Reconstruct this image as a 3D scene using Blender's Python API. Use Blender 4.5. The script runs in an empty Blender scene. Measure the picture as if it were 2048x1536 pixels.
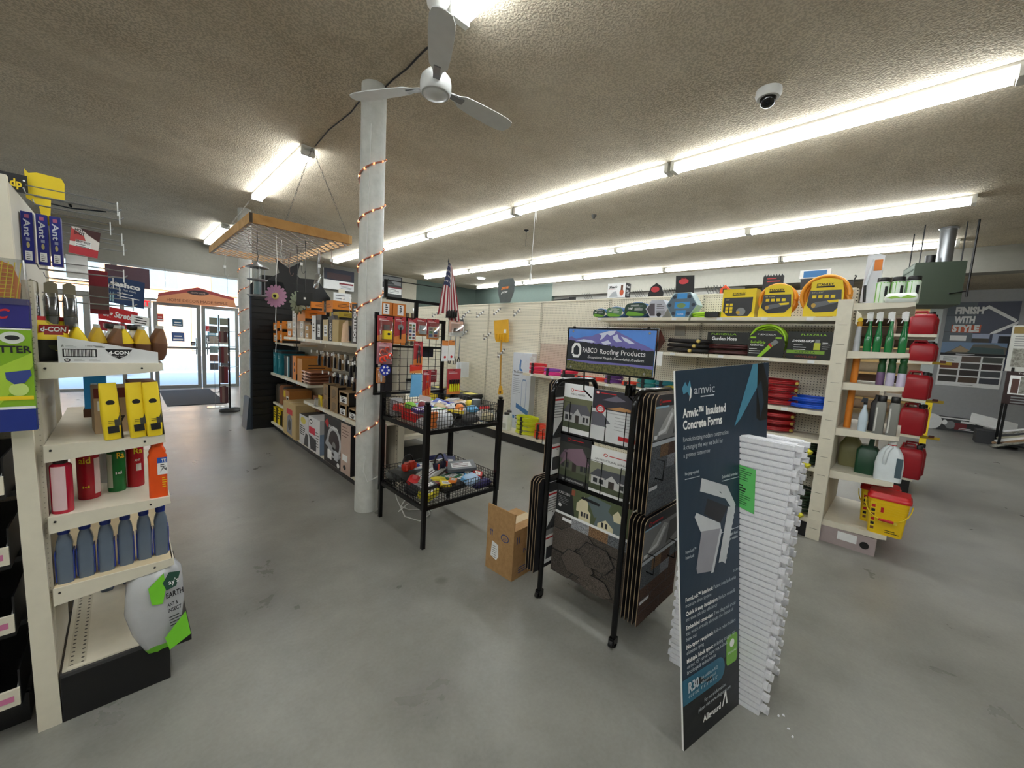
import bpy, math, random
from mathutils import Vector, Matrix
random.seed(7)
PI = math.pi
SC = bpy.context.scene
COL = SC.collection

# ------------------------------------------------------------------ camera, world, sun, exposure
cam_d = bpy.data.cameras.new('camera'); cam = bpy.data.objects.new('camera', cam_d); COL.objects.link(cam)
cam_d.sensor_width = 36.0; cam_d.lens = 785.0*36/2048; cam_d.clip_start = 0.05; cam_d.clip_end = 200
CY = Vector((245-1024, 640-768, 785.0)).normalized()
CU = -Vector((584-1024, 8255-768, 785.0)).normalized()
CU = (CU - CY*CU.dot(CY)).normalized(); CX = CY.cross(CU)
cam.matrix_world = Matrix(((CX.x, -CX.y, -CX.z, 0), (CY.x, -CY.y, -CY.z, 0), (CU.x, -CU.y, -CU.z, 1.6), (0, 0, 0, 1)))
SC.camera = cam
SC.view_settings.view_transform = 'Standard'; SC.view_settings.look = 'None'
SC.view_settings.gamma = 1.0; SC.view_settings.use_curve_mapping = False
SC.view_settings.exposure = 1.42
w = bpy.data.worlds.new('world'); SC.world = w; w.use_nodes = True
nt = w.node_tree; nt.nodes.clear()
sky = nt.nodes.new('ShaderNodeTexSky'); sky.sky_type = 'NISHITA'; sky.sun_disc = False
sky.sun_elevation = math.radians(48); sky.sun_rotation = math.radians(200); sky.air_density = 1.2
bg = nt.nodes.new('ShaderNodeBackground'); bg.inputs[1].default_value = 0.5
wo = nt.nodes.new('ShaderNodeOutputWorld')
nt.links.new(sky.outputs[0], bg.inputs[0]); nt.links.new(bg.outputs[0], wo.inputs[0])
sun_d = bpy.data.lights.new('sun', 'SUN'); sun_d.energy = 8.0; sun_d.angle = 0.01; sun_d.color = (1, 0.96, 0.9)
sun = bpy.data.objects.new('sun', sun_d); COL.objects.link(sun)
sun.rotation_euler = (math.radians(50), 0, math.radians(20)); sun.location = (0, -5, 30)
TUBE = 14.0          # strength of the fluorescent tubes
SC.cycles.max_bounces = 8; SC.cycles.diffuse_bounces = 4; SC.cycles.glossy_bounces = 3
SC.cycles.transparent_max_bounces = 12; SC.cycles.use_denoising = True; SC.cycles.sample_clamp_indirect = 6

# ------------------------------------------------------------------ materials
def lin(c):
    return tuple(((v/255)/12.92 if v/255 <= .04045 else ((v/255+.055)/1.055)**2.4) for v in c)
_M = {}
def base_nodes(name):
    m = bpy.data.materials.new(name); m.use_nodes = True
    return m, m.node_tree, m.node_tree.nodes['Principled BSDF']
def col(c, rough=.55, metal=0., name='paint', emit=0., alpha=None, spec=.5):
    """plain coloured surface with a faint procedural mottling"""
    if isinstance(c, int): c = (c >> 16, (c >> 8) & 255, c & 255)
    k = (c, rough, metal, emit, alpha, spec)
    if k in _M: return _M[k]
    m, t, b = base_nodes('%s_%02x%02x%02x' % ((name,)+tuple(c)))
    l = lin(c)
    n = t.nodes.new('ShaderNodeTexNoise'); n.inputs['Scale'].default_value = 18; n.inputs['Detail'].default_value = 3
    tc = t.nodes.new('ShaderNodeTexCoord'); t.links.new(tc.outputs['Object'], n.inputs['Vector'])
    r = t.nodes.new('ShaderNodeMix'); r.data_type = 'RGBA'
    r.inputs[6].default_value = tuple(v*.9 for v in l)+(1,); r.inputs[7].default_value = tuple(min(1, v*1.07) for v in l)+(1,)
    t.links.new(n.outputs['Fac'], r.inputs[0]); t.links.new(r.outputs[2], b.inputs['Base Color'])
    b.inputs['Roughness'].default_value = rough; b.inputs['Metallic'].default_value = metal
    b.inputs['Specular IOR Level'].default_value = spec
    if emit:
        b.inputs['Emission Color'].default_value = l+(1,); b.inputs['Emission Strength'].default_value = emit
    if alpha is not None: b.inputs['Alpha'].default_value = alpha
    _M[k] = m
    return m
def glassy(name, tint=(235, 245, 245), a=.12, rough=.05):
    if name in _M: return _M[name]
    m = bpy.data.materials.new(name); m.use_nodes = True; t = m.node_tree; t.nodes.clear()
    o = t.nodes.new('ShaderNodeOutputMaterial'); mx = t.nodes.new('ShaderNodeMixShader')
    tr = t.nodes.new('ShaderNodeBsdfTransparent'); tr.inputs[0].default_value = lin(tint)+(1,)
    g = t.nodes.new('ShaderNodeBsdfGlossy'); g.inputs['Roughness'].default_value = rough
    fr = t.nodes.new('ShaderNodeLayerWeight'); fr.inputs[0].default_value = .3
    ma = t.nodes.new('ShaderNodeMath'); ma.operation = 'MULTIPLY_ADD'; ma.inputs[1].default_value = .5; ma.inputs[2].default_value = a
    t.links.new(fr.outputs['Facing'], ma.inputs[0]); t.links.new(ma.outputs[0], mx.inputs[0])
    t.links.new(tr.outputs[0], mx.inputs[1]); t.links.new(g.outputs[0], mx.inputs[2]); t.links.new(mx.outputs[0], o.inputs[0])
    _M[name] = m; return m
def N(t, kind, **kw):
    n = t.nodes.new(kind)
    for k, v in kw.items():
        if k in n.inputs: n.inputs[k].default_value = v
        else: setattr(n, k, v)
    return n
def ramp(t, src, stops):
    r = t.nodes.new('ShaderNodeValToRGB'); e = r.color_ramp.elements
    while len(e) < len(stops): e.new(.5)
    for i, (p, c) in enumerate(stops):
        e[i].position = p; e[i].color = (lin(c)+(1,)) if isinstance(c, tuple) else (c, c, c, 1)
    t.links.new(src, r.inputs[0]); return r
def mixc(t, fac, a, b, mode='MIX'):
    m = t.nodes.new('ShaderNodeMix'); m.data_type = 'RGBA'; m.blend_type = mode
    for s, i in ((fac, 0), (a, 6), (b, 7)):
        if hasattr(s, 'links'): t.links.new(s, m.inputs[i])
        else: m.inputs[i].default_value = s
    return m.outputs[2]

def mat_ceiling():
    m, t, b = base_nodes('popcorn_ceiling'); tc = t.nodes.new('ShaderNodeTexCoord').outputs['Object']
    n1 = N(t, 'ShaderNodeTexNoise', Scale=66., Detail=2., Roughness=.55); t.links.new(tc, n1.inputs[0])
    n2 = N(t, 'ShaderNodeTexNoise', Scale=.55, Detail=3.); t.links.new(tc, n2.inputs[0])
    n3 = N(t, 'ShaderNodeTexNoise', Scale=1.7, Detail=4., Roughness=.65); t.links.new(tc, n3.inputs[0])
    base = ramp(t, n3.outputs[0], [(.3, (196, 183, 160)), (.62, (212, 200, 178))])
    # soot drawn in round the fan
    vm = N(t, 'ShaderNodeVectorMath', operation='DISTANCE'); vm.inputs[1].default_value = (2.1, 1.7, 0); t.links.new(tc, vm.inputs[0])
    d = N(t, 'ShaderNodeMapRange'); d.inputs[1].default_value = .4; d.inputs[2].default_value = 3.0; d.inputs[3].default_value = .55; d.inputs[4].default_value = .0
    t.links.new(vm.outputs['Value'], d.inputs[0])
    ad = N(t, 'ShaderNodeMath', operation='MULTIPLY_ADD'); ad.inputs[1].default_value = .34; ad.inputs[2].default_value = -.02
    t.links.new(n2.outputs[0], ad.inputs[0])
    ad2 = N(t, 'ShaderNodeMath', operation='ADD'); t.links.new(ad.outputs[0], ad2.inputs[0]); t.links.new(d.outputs[0], ad2.inputs[1])
    sp = ramp(t, n1.outputs[0], [(.44, 1.), (.56, 0.)])
    f = N(t, 'ShaderNodeMath', operation='MULTIPLY'); t.links.new(sp.outputs[0], f.inputs[0]); t.links.new(ad2.outputs[0], f.inputs[1])
    f2 = N(t, 'ShaderNodeMath', operation='MULTIPLY', use_clamp=True); f2.inputs[1].default_value = 2.0; t.links.new(f.outputs[0], f2.inputs[0])
    c1 = mixc(t, f2.outputs[0], base.outputs[0], lin((62, 55, 45))+(1,))
    n4 = N(t, 'ShaderNodeTexNoise', Scale=.9, Detail=5., Roughness=.7); t.links.new(tc, n4.inputs[0])
    st = ramp(t, n4.outputs[0], [(.55, 0.), (.78, .45)])
    c2 = mixc(t, st.outputs[0], c1, lin((134, 122, 104))+(1,))
    t.links.new(c2, b.inputs['Base Color']); b.inputs['Roughness'].default_value = .95
    bp = N(t, 'ShaderNodeBump', Strength=.55, Distance=.02); t.links.new(n1.outputs[0], bp.inputs['Height']); t.links.new(bp.outputs[0], b.inputs['Normal'])
    return m
def mat_floor():
    m, t, b = base_nodes('sealed_concrete'); tc = t.nodes.new('ShaderNodeTexCoord').outputs['Object']
    n1 = N(t, 'ShaderNodeTexNoise', Scale=.75, Detail=8., Roughness=.62); t.links.new(tc, n1.inputs[0])
    n2 = N(t, 'ShaderNodeTexNoise', Scale=2.6, Detail=9., Roughness=.62, Distortion=.25); t.links.new(tc, n2.inputs[0])
    n3 = N(t, 'ShaderNodeTexNoise', Scale=60., Detail=3.); t.links.new(tc, n3.inputs[0])
    a = ramp(t, n1.outputs[0], [(.30, (110, 109, 104)), (.5, (134, 133, 128)), (.70, (152, 151, 146))])
    c = mixc(t, .30, a.outputs[0], ramp(t, n2.outputs[0], [(.32, (98, 97, 91)), (.68, (166, 165, 158))]).outputs[0])
    c = mixc(t, .10, c, ramp(t, n3.outputs[0], [(.3, (104, 104, 98)), (.7, (164, 164, 158))]).outputs[0])
    # hairline cracks
    v = N(t, 'ShaderNodeTexVoronoi', feature='DISTANCE_TO_EDGE', Scale=.42)
    n5 = N(t, 'ShaderNodeTexNoise', Scale=2.2, Detail=6.); t.links.new(tc, n5.inputs[0])
    t.links.new(mixc(t, .04, tc, n5.outputs['Color']), v.inputs['Vector'])
    cr = ramp(t, v.outputs['Distance'], [(0., .22), (.0022, 0.)])
    # worn patches where fixtures once stood
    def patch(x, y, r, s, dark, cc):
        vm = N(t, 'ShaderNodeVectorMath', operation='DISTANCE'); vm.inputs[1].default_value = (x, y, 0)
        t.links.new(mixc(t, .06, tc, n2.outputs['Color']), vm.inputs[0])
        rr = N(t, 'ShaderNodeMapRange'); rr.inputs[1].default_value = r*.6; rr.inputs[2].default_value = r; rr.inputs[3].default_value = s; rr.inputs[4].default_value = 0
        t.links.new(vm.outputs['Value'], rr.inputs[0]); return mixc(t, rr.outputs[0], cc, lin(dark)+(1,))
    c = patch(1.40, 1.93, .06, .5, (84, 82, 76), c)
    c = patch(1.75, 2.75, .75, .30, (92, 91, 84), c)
    c = patch(3.1, 3.5, .9, .22, (96, 95, 88), c)
    t.links.new(c, b.inputs['Base Color'])
    rr = ramp(t, n2.outputs[0], [(.3, .26), (.7, .40)]); t.links.new(rr.outputs[0], b.inputs['Roughness'])
    b.inputs['Specular IOR Level'].default_value = .45
    bp = N(t, 'ShaderNodeBump', Strength=.08, Distance=.01); t.links.new(n2.outputs[0], bp.inputs['Height']); t.links.new(bp.outputs[0], b.inputs['Normal'])
    return m
def mat_peg(name, c, pitch=.0254, dark=.12, hole=.0046, axes=('X', 'Z')):
    """pegboard: holes on a grid, object X along the run, Z up"""
    m, t, b = base_nodes(name); tc = t.nodes.new('ShaderNodeTexCoord').outputs['Object']
    s = N(t, 'ShaderNodeSeparateXYZ'); t.links.new(tc, s.inputs[0])
    outs = []
    for ax in axes:
        p = N(t, 'ShaderNodeMath', operation='PINGPONG'); p.inputs[1].default_value = pitch/2; t.links.new(s.outputs[ax], p.inputs[0])
        q = N(t, 'ShaderNodeMath', operation='POWER'); q.inputs[1].default_value = 2; t.links.new(p.outputs[0], q.inputs[0]); outs.append(q.outputs[0])
    a = N(t, 'ShaderNodeMath', operation='ADD'); t.links.new(outs[0], a.inputs[0]); t.links.new(outs[1], a.inputs[1])
    lt = N(t, 'ShaderNodeMath', operation='LESS_THAN'); lt.inputs[1].default_value = hole**2; t.links.new(a.outputs[0], lt.inputs[0])
    n = N(t, 'ShaderNodeTexNoise', Scale=2.5, Detail=4.); t.links.new(tc, n.inputs[0])
    l = lin(c); cc = mixc(t, n.outputs[0], tuple(v*.88 for v in l)+(1,), tuple(v*1.06 for v in l)+(1,))
    t.links.new(mixc(t, lt.outputs[0], cc, tuple(v*dark for v in l)+(1,)), b.inputs['Base Color']); b.inputs['Roughness'].default_value = .6
    return m
def mat_wood(name, c1, c2, sc=(3, 3, 40)):
    m, t, b = base_nodes(name); tc = t.nodes.new('ShaderNodeTexCoord').outputs['Object']
    mp = N(t, 'ShaderNodeMapping'); mp.inputs['Scale'].default_value = sc; t.links.new(tc, mp.inputs[0])
    n = N(t, 'ShaderNodeTexNoise', Scale=2., Detail=6., Distortion=.8); t.links.new(mp.outputs[0], n.inputs[0])
    t.links.new(ramp(t, n.outputs[0], [(.3, c1), (.7, c2)]).outputs[0], b.inputs['Base Color']); b.inputs['Roughness'].default_value = .6
    return m
def mat_grain(name, c1, c2, scale=260., bump=.5, rough=.9, contrast=(.4, .6)):
    m, t, b = base_nodes(name); tc = t.nodes.new('ShaderNodeTexCoord').outputs['Object']
    n = N(t, 'ShaderNodeTexNoise', Scale=scale, Detail=3., Roughness=.7); t.links.new(tc, n.inputs[0])
    t.links.new(ramp(t, n.outputs[0], [(contrast[0], c1), (contrast[1], c2)]).outputs[0], b.inputs['Base Color']); b.inputs['Roughness'].default_value = rough
    bp = N(t, 'ShaderNodeBump', Strength=bump, Distance=.003); t.links.new(n.outputs[0], bp.inputs['Height']); t.links.new(bp.outputs[0], b.inputs['Normal'])
    return m
WHITE = col((225, 226, 224), .5); BLACK = col((18, 18, 20), .4); DKGREY = col((52, 53, 56)); GREY = col((130, 132, 134))
PAPER = col((242, 243, 243), .6); INK = col((24, 24, 28), .6); BEIGE = col((224, 218, 200), .45); BEIGE2 = col((190, 184, 165), .5)
CHROME = col((190, 192, 195), .25, .9); STEEL = col((150, 152, 155), .35, .8); BLKMET = col((14, 14, 16), .3, .3)
RED = col((196, 28, 36)); KRAFT = col((168, 128, 84), .8); KRAFT2 = col((186, 150, 106), .8); ORANGE = col((222, 126, 38)); YEL = col((236, 206, 30))
CLEAR = glassy('clear_plastic', (235, 238, 240), .14, .12); WINGLASS = glassy('window_glass', (238, 246, 246), .03, .02)

# ------------------------------------------------------------------ mesh builder
_T = {}
def glyphs(s, bold=0., sh=0.):
    k = (s, bold, sh)
    if k not in _T:
        cu = bpy.data.curves.new('lettering', 'FONT'); cu.body = s; cu.size = 1; cu.resolution_u = 2; cu.offset = bold; cu.shear = sh; cu.fill_mode = 'FRONT'
        ob = bpy.data.objects.new('lettering', cu); me = bpy.data.meshes.new_from_object(ob)
        vs = [(v.co.x/.7, v.co.y/.7) for v in me.vertices]; fs = [tuple(p.vertices) for p in me.polygons]
        bpy.data.objects.remove(ob); bpy.data.curves.remove(cu); bpy.data.meshes.remove(me)
        x0 = min([v[0] for v in vs] or [0]); x1 = max([v[0] for v in vs] or [1])
        _T[k] = ([(x-x0, y) for x, y in vs], fs, x1-x0)
    return _T[k]
class Surf:
    """a flat (or gently twisted) face to print on: corners lower-left, lower-right, upper-right, upper-left"""
    def __init__(s, a, b, c, d):
        s.a, s.b, s.c, s.d = map(Vector, (a, b, c, d)); s.W = (s.b-s.a).length; s.H = (s.d-s.a).length
        s.n = (s.b-s.a).cross(s.d-s.a).normalized()
    def at(s, u, v, o=0.):
        return s.a*(1-u)*(1-v)+s.b*u*(1-v)+s.c*u*v+s.d*(1-u)*v+s.n*o
class MB:
    def __init__(s): s.v = []; s.f = []; s.m = []; s.sm = []; s.mats = []
    def mi(s, m):
        if m not in s.mats: s.mats.append(m)
        return s.mats.index(m)
    def add(s, vs, fs, m, M=None, smooth=False):
        b = len(s.v); i = s.mi(m)
        for p in vs:
            p = Vector(p); s.v.append(tuple(M @ p if M else p))
        for f in fs: s.f.append([b+j for j in f]); s.m.append(i); s.sm.append(smooth)
        return s
    def box(s, x0, y0, z0, x1, y1, z1, m, M=None):
        vs = [(x0, y0, z0), (x1, y0, z0), (x1, y1, z0), (x0, y1, z0), (x0, y0, z1), (x1, y0, z1), (x1, y1, z1), (x0, y1, z1)]
        return s.add(vs, [(3, 2, 1, 0), (4, 5, 6, 7), (0, 1, 5, 4), (1, 2, 6, 5), (2, 3, 7, 6), (3, 0, 4, 7)], m, M)
    def loops(s, ls, m, M=None, smooth=True, caps=True, closed=False):
        n = len(ls[0]); vs = [p for l in ls for p in l]; fs = []
        for i in range(len(ls)-1+(1 if closed else 0)):
            a = i*n; c = ((i+1) % len(ls))*n
            for j in range(n):
                k = (j+1) % n; fs.append((a+j, a+k, c+k, c+j))
        s.add(vs, fs, m, M, smooth)
        if caps and not closed:
            s.add(ls[0], [tuple(range(n))[::-1]], m, M); s.add(ls[-1], [tuple(range(n))], m, M)
        return s
    def lathe(s, prof, m, c=(0, 0), n=16, M=None, smooth=True, caps=True):
        return s.loops([[(c[0]+r*math.cos(2*PI*k/n), c[1]+r*math.sin(2*PI*k/n), z) for k in range(n)] for r, z in prof], m, M, smooth, caps)
    def rbox(s, secs, m, c=(0, 0), M=None, q=3, smooth=True, caps=True):
        """stack of rounded rectangles: (z, half_x, half_y, radius[, cx, cy])"""
        ls = []
        for e in secs:
            z, a, b, r = e[:4]; cx, cy = (e[4], e[5]) if len(e) > 4 else (0, 0); r = min(r, a, b); l = []
            for (sx, sy, a0) in ((1, 1, 0), (-1, 1, PI/2), (-1, -1, PI), (1, -1, 1.5*PI)):
                for k in range(q+1):
                    t = a0+PI/2*k/q; l.append((c[0]+cx+sx*(a-r)+r*math.cos(t), c[1]+cy+sy*(b-r)+r*math.sin(t), z))
            ls.append(l)
        return s.loops(ls, m, M, smooth, caps)
    def tube(s, path, r, m, n=6, closed=False, M=None):
        P = [Vector(p) for p in path]; L = len(P); ls = []; nrm = None
        for i, p in enumerate(P):
            a = P[(i-1) % L] if (closed or i > 0) else P[0]; b = P[(i+1) % L] if (closed or i < L-1) else P[-1]
            d = (b-a).normalized() if (b-a).length > 1e-9 else Vector((0, 0, 1))
            if nrm is None: nrm = d.orthogonal().normalized()
            nrm = nrm-d*nrm.dot(d)
            nrm = nrm.normalized() if nrm.length > 1e-6 else d.orthogonal().normalized()
            bi = d.cross(nrm); rr = r[i] if isinstance(r, (list, tuple)) else r
            ls.append([p+(nrm*math.cos(2*PI*k/n)+bi*math.sin(2*PI*k/n))*rr for k in range(n)])
        return s.loops(ls, m, M, True, not closed, closed)
    def prism(s, poly, y0, y1, m, M=None, ax='y'):
        """2-D outline (x, z) pushed along y (or (x, y) along z with ax='z', (y, z) along x with ax='x')"""
        n = len(poly)
        pt = {'y': lambda p, h: (p[0], h, p[1]), 'z': lambda p, h: (p[0], p[1], h), 'x': lambda p, h: (h, p[0], p[1])}[ax]
        vs = [pt(p, y0) for p in poly]+[pt(p, y1) for p in poly]
        fs = [tuple(range(n)), tuple(range(2*n-1, n-1, -1))]+[(i, i+n, (i+1) % n+n, (i+1) % n) for i in range(n)]
        return s.add(vs, fs, m, M)
    # ---- prints
    def r(s, S, u0, v0, u1, v1, m, o=.0006, k=1):
        for i in range(k):
            for j in range(k):
                a, b = u0+(u1-u0)*i/k, u0+(u1-u0)*(i+1)/k; c, d = v0+(v1-v0)*j/k, v0+(v1-v0)*(j+1)/k
                s.add([S.at(a, c, o), S.at(b, c, o), S.at(b, d, o), S.at(a, d, o)], [(0, 1, 2, 3)], m)
        return s
    def p(s, S, pts, m, o=.0009): return s.add([S.at(u, v, o) for u, v in pts], [tuple(range(len(pts)))], m)
    def e(s, S, cu, cv, ru, rv, m, o=.0009, n=18): return s.p(S, [(cu+ru*math.cos(2*PI*k/n), cv+rv*math.sin(2*PI*k/n)) for k in range(n)], m, o)
    def t(s, S, txt, u, v, h, m, w=None, bold=0., o=.0012, sh=0., al='l', rot=0):
        """lettering; h = cap height as a fraction of the face height, w = width as a fraction of its width"""
        vs, fs, W = glyphs(txt, bold, sh); hm = h*S.H
        sx = (w*S.W/W) if w else hm*.92
        u0 = {'l': 0, 'c': -W*sx/2, 'r': -W*sx}[al]; out = []
        for x, y in vs:
            X, Y = x*sx+u0, y*hm
            if rot == 90: X, Y = -y*hm, x*sx+u0
            if rot == -90: X, Y = y*hm, -x*sx-u0
            out.append(S.at(u+X/S.W, v+Y/S.H, o))
        return s.add(out, fs, m)
    def lines(s, S, u0, u1, v, n, dv, m, h=.012, o=.0009, seed=1):
        rg = random.Random(seed)
        for i in range(n): s.r(S, u0, v-i*dv, u0+(u1-u0)*rg.uniform(.6, 1), v-i*dv+h, m, o)
        return s
    def build(s, name, parent=None, loc=(0, 0, 0), rz=0., rot=None):
        me = bpy.data.meshes.new(name); me.from_pydata(s.v, [], s.f)
        for m in s.mats: me.materials.append(m)
        me.polygons.foreach_set('material_index', s.m); me.polygons.foreach_set('use_smooth', s.sm); me.update()
        o = bpy.data.objects.new(name, me); COL.objects.link(o)
        if parent: o.parent = parent
        o.location = loc; o.rotation_euler = rot or (0, 0, rz)
        return o
def bevel(o, wd=.002, seg=2):
    b = o.modifiers.new('bevel', 'BEVEL'); b.width = wd; b.segments = seg; b.limit_method = 'ANGLE'; b.angle_limit = .7; return o
def tag(o, label, cat, group=None, kind=None):
    o['label'] = label; o['category'] = cat
    if group: o['group'] = group
    if kind: o['kind'] = kind
    return o
def thing(name, label, cat, loc=(0, 0, 0), rz=0., group=None, rot=None):
    o = bpy.data.objects.new(name, None); COL.objects.link(o); o.location = loc; o.rotation_euler = rot or (0, 0, rz); o.empty_display_size = .1
    return tag(o, label, cat, group)
def struct(o): o['kind'] = 'structure'; return o
def dup(root, loc, rz=None, label=None, group=None, rot=None):
    def cp(o, par):
        c = o.copy(); COL.objects.link(c); c.parent = par
        for ch in [x for x in KIDS.get(o.name, [])]: KIDS.setdefault(c.name, []).append(cp(ch, c))
        return c
    for o in COL.objects:
        pass
    KIDS.clear()
    for o in list(COL.objects):
        if o.parent: KIDS.setdefault(o.parent.name, []).append(o)
    r = cp(root, None); r.location = loc
    if rot: r.rotation_euler = rot
    elif rz is not None: r.rotation_euler = (0, 0, rz)
    if label: r['label'] = label
    if group: r['group'] = group
    return r
KIDS = {}
W_ = -PI/2          # a thing whose front looks towards -X (local x runs along -Y)
def front(w, h, y=0., z0=0., cx=0.): return Surf((cx-w/2, y, z0), (cx+w/2, y, z0), (cx+w/2, y, z0+h), (cx-w/2, y, z0+h))
def rside(w, d, h): return Surf((w/2, 0, 0), (w/2, d, 0), (w/2, d, h), (w/2, 0, h))
def lside(w, d, h): return Surf((-w/2, d, 0), (-w/2, 0, 0), (-w/2, 0, h), (-w/2, d, h))
def topf(w, d, h): return Surf((-w/2, 0, h), (w/2, 0, h), (w/2, d, h), (-w/2, d, h))
def carton(name, label, cat, loc, rz, w, d, h, base, fdec=None, sdec=None, ldec=None, tdec=None, group=None, rot=None, bv=.002):
    b = MB().box(-w/2, 0, 0, w/2, d, h, base)
    if fdec: fdec(b, front(w, h))
    if sdec: sdec(b, rside(w, d, h))
    if ldec: ldec(b, lside(w, d, h))
    if tdec: tdec(b, topf(w, d, h))
    o = b.build(name, None, loc, rz, rot)
    if bv and not (fdec or sdec or ldec or tdec): bevel(o, bv)
    return tag(o, label, cat, group)

# ================================================================== the room
CE = 3.64
CEIL = mat_ceiling(); FLOOR = mat_floor()
WALLW = col((134, 132, 126), .7); WALLG = col((88, 102, 95), .7); WALLH = col((134, 131, 122), .7); WALLC = col((186, 180, 164), .7)
struct(MB().box(-5, -4, -.1, 20, 12.75, 0, FLOOR).build('floor'))
struct(MB().box(-5, -4, CE, 15.6, 12.75, CE+.1, CEIL).build('ceiling'))
struct(MB().box(-5.1, -4, 0, -5, 12.75, CE, WALLC).build('wall_left'))
struct(MB().box(-5, -4.1, 0, 20, -4, CE, WALLC).build('wall_rear'))
b = MB().box(-5, 12.65, 0, -1.6, 12.8, CE, WALLH).box(-1.6, 12.65, 2.87, 2.25, 12.8, CE, WALLH)
b.box(2.25, 12.65, 0, 6.0, 12.8, CE, WALLH).box(6.0, 12.65, 0, 7.5, 12.8, CE, WALLC).box(7.5, 12.65, 0, 10.2, 12.8, CE, WALLG)
struct(b.build('wall_front'))
b = MB().box(10.2, 8.62, 0, 10.4, 12.65, CE, WALLG).box(10.34, 2.9, 0, 10.5, 8.62, 3.24, WALLW).box(10.2, -4, 3.22, 10.5, 8.62, CE, WALLH)
struct(b.build('wall_right'))
struct(MB().box(10.5, 2.9, 0, 15.6, 3.0, CE, WALLW).build('wall_side'))
struct(MB().box(15.6, -4, 0, 15.75, -.42, CE, col((172, 174, 177), .6)).build('wall_display'))
struct(MB().box(15.55, -.44, 0, 15.8, -.2, 3.32, col((214, 222, 222), .5)).box(15.55, -.44, 3.32, 15.8, 3.0, CE, WALLH).build('trim_1'))
struct(MB().box(19.9, -4, 0, 20, 5, CE, col((236, 204, 140), .8)).box(15.6, 2.95, 0, 20, 3.05, CE, col((236, 204, 140), .8)).build('wall_back'))
struct(MB().box(15.6, -4, 3.64, 20, 5, 3.74, col((150, 135, 110), .9)).build('ceiling'))
for s, yy in ((0, 12.62),): struct(MB().box(2.27, 12.63, 0, 10.2, 12.65, .1, BLACK).build('baseboard_front'))

# ---- glazed shop front
ALU = col((158, 160, 158), .35, .7)
def frame_rect(x0, z0, x1, z1, t, y0, y1, m):
    b = MB(); b.box(x0, y0, z0, x0+t, y1, z1, m).box(x1-t, y0, z0, x1, y1, z1, m).box(x0+t, y0, z1-t, x1-t, y1, z1, m).box(x0+t, y0, z0, x1-t, y1, z0+t, m); return b
def window(nm, x0, z0, x1, z1):
    f = struct(frame_rect(x0, z0, x1, z1, .05, 12.66, 12.76, ALU).build(nm))
    MB().box(x0+.05, 12.70, z0+.05, x1-.05, 12.71, z1-.05, WINGLASS).build('window_pane', f); return f
window('window_1', -1.6, .0, -.55, 2.1); window('window_2', -.55, .0, .48, 2.1)
window('window_3', -1.6, 2.1, -.1, 2.87); window('window_4', -.1, 2.1, 2.25, 2.87)
def door(nm, x0, x1, hinge):
    f = struct(frame_rect(x0, 0, x1, 2.08, .075, 12.66, 12.72, ALU).build(nm))
    MB().box(x0+.075, 12.685, .075, x1-.075, 12.695, 2.0, WINGLASS).build('door_glass', f)
    MB().box(x0+.07, 12.64, .98, x1-.07, 12.665, 1.03, CHROME).build('push_bar', f)
    hx = x0+.1 if hinge < 0 else x1-.1
    MB().tube([(hx, 12.63, .85), (hx, 12.60, .9), (hx, 12.60, 1.2), (hx, 12.63, 1.25)], .012, CHROME).build('door_handle', f)
    MB().box(x0+.25, 12.60, 2.0, x0+.55, 12.66, 2.05, STEEL).build('door_closer', f)
    return f
d1 = door('door_1', .52, 1.40, 1); d2 = door('door_2', 1.42, 2.2, -1)
for nm, d, x0, z0, x1, z1, c in (('sticker', d1, .58, 1.62, .70, 1.80, (196, 70, 60)), ('sticker', d1, .86, 1.52, 1.06, 1.70, (60, 100, 130)), ('sticker', d1, .60, 1.12, .72, 1.34, (228, 130, 60)),
                                ('sticker', d1, .84, 1.16, 1.08, 1.38, (70, 96, 150)), ('sticker', d1, 1.2, 1.06, 1.29, 1.16, (70, 60, 60)), ('sticker', d2, 1.50, 1.44, 1.72, 1.58, (190, 40, 44)),
                                ('sticker', d2, 1.5, 1.12, 1.86, 1.34, (120, 124, 128)), ('sticker', d2, 1.87, 1.12, 1.96, 1.28, (110, 160, 70)), ('sticker', d2, 1.54, 1.34, 1.72, 1.43, (120, 190, 220))):
    q = MB().box(x0, 12.675, z0, x1, 12.683, z1, col(c)); S = Surf((x0, 12.675, z0), (x1, 12.675, z0), (x1, 12.675, z1), (x0, 12.675, z1))
    q.r(S, .12, .15, .88, .3, PAPER).r(S, .2, .5, .8, .62, PAPER); q.build(nm, d)
# outside: pavement, road, opposite facade
struct(MB().box(-12, 12.8, -.12, 14, 17.5, -.02, col((176, 176, 172), .9)).build('pavement'))
struct(MB().box(-30, 17.5, -.2, 34, 28, -.14, col((110, 120, 132), .9)).build('road'))
struct(MB().box(-30, 28, -.2, 34, 31, -.04, col((168, 166, 160), .9)).build('pavement'))
b = MB().box(-14, 31, -.1, 18, 31.5, 8.5, col((206, 150, 110), .9))
for i in range(9):
    for j in range(2): b.box(-12+i*3.2, 30.93, 3.6+j*2.6, -10.4+i*3.2, 31, 5.3+j*2.6, col((96, 104, 112), .2)).box(-12.1+i*3.2, 30.9, 3.5+j*2.6, -10.3+i*3.2, 31, 3.6+j*2.6, col((214, 206, 190)))
for i in range(6): b.box(-12+i*5, 30.9, 0, -8.6+i*5, 31, 2.6, col((120, 130, 136), .2))
b.box(-14, 30.85, 2.8, 18, 31, 3.2, col((226, 222, 212)))
tag(b.build('brick_building'), 'orange brick building across the street, seen through the entrance glass', 'building')
t = thing('street_bench', 'dark bench on the pavement outside the glass entrance doors', 'bench', (-.6, 16.2, -.02))
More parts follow.
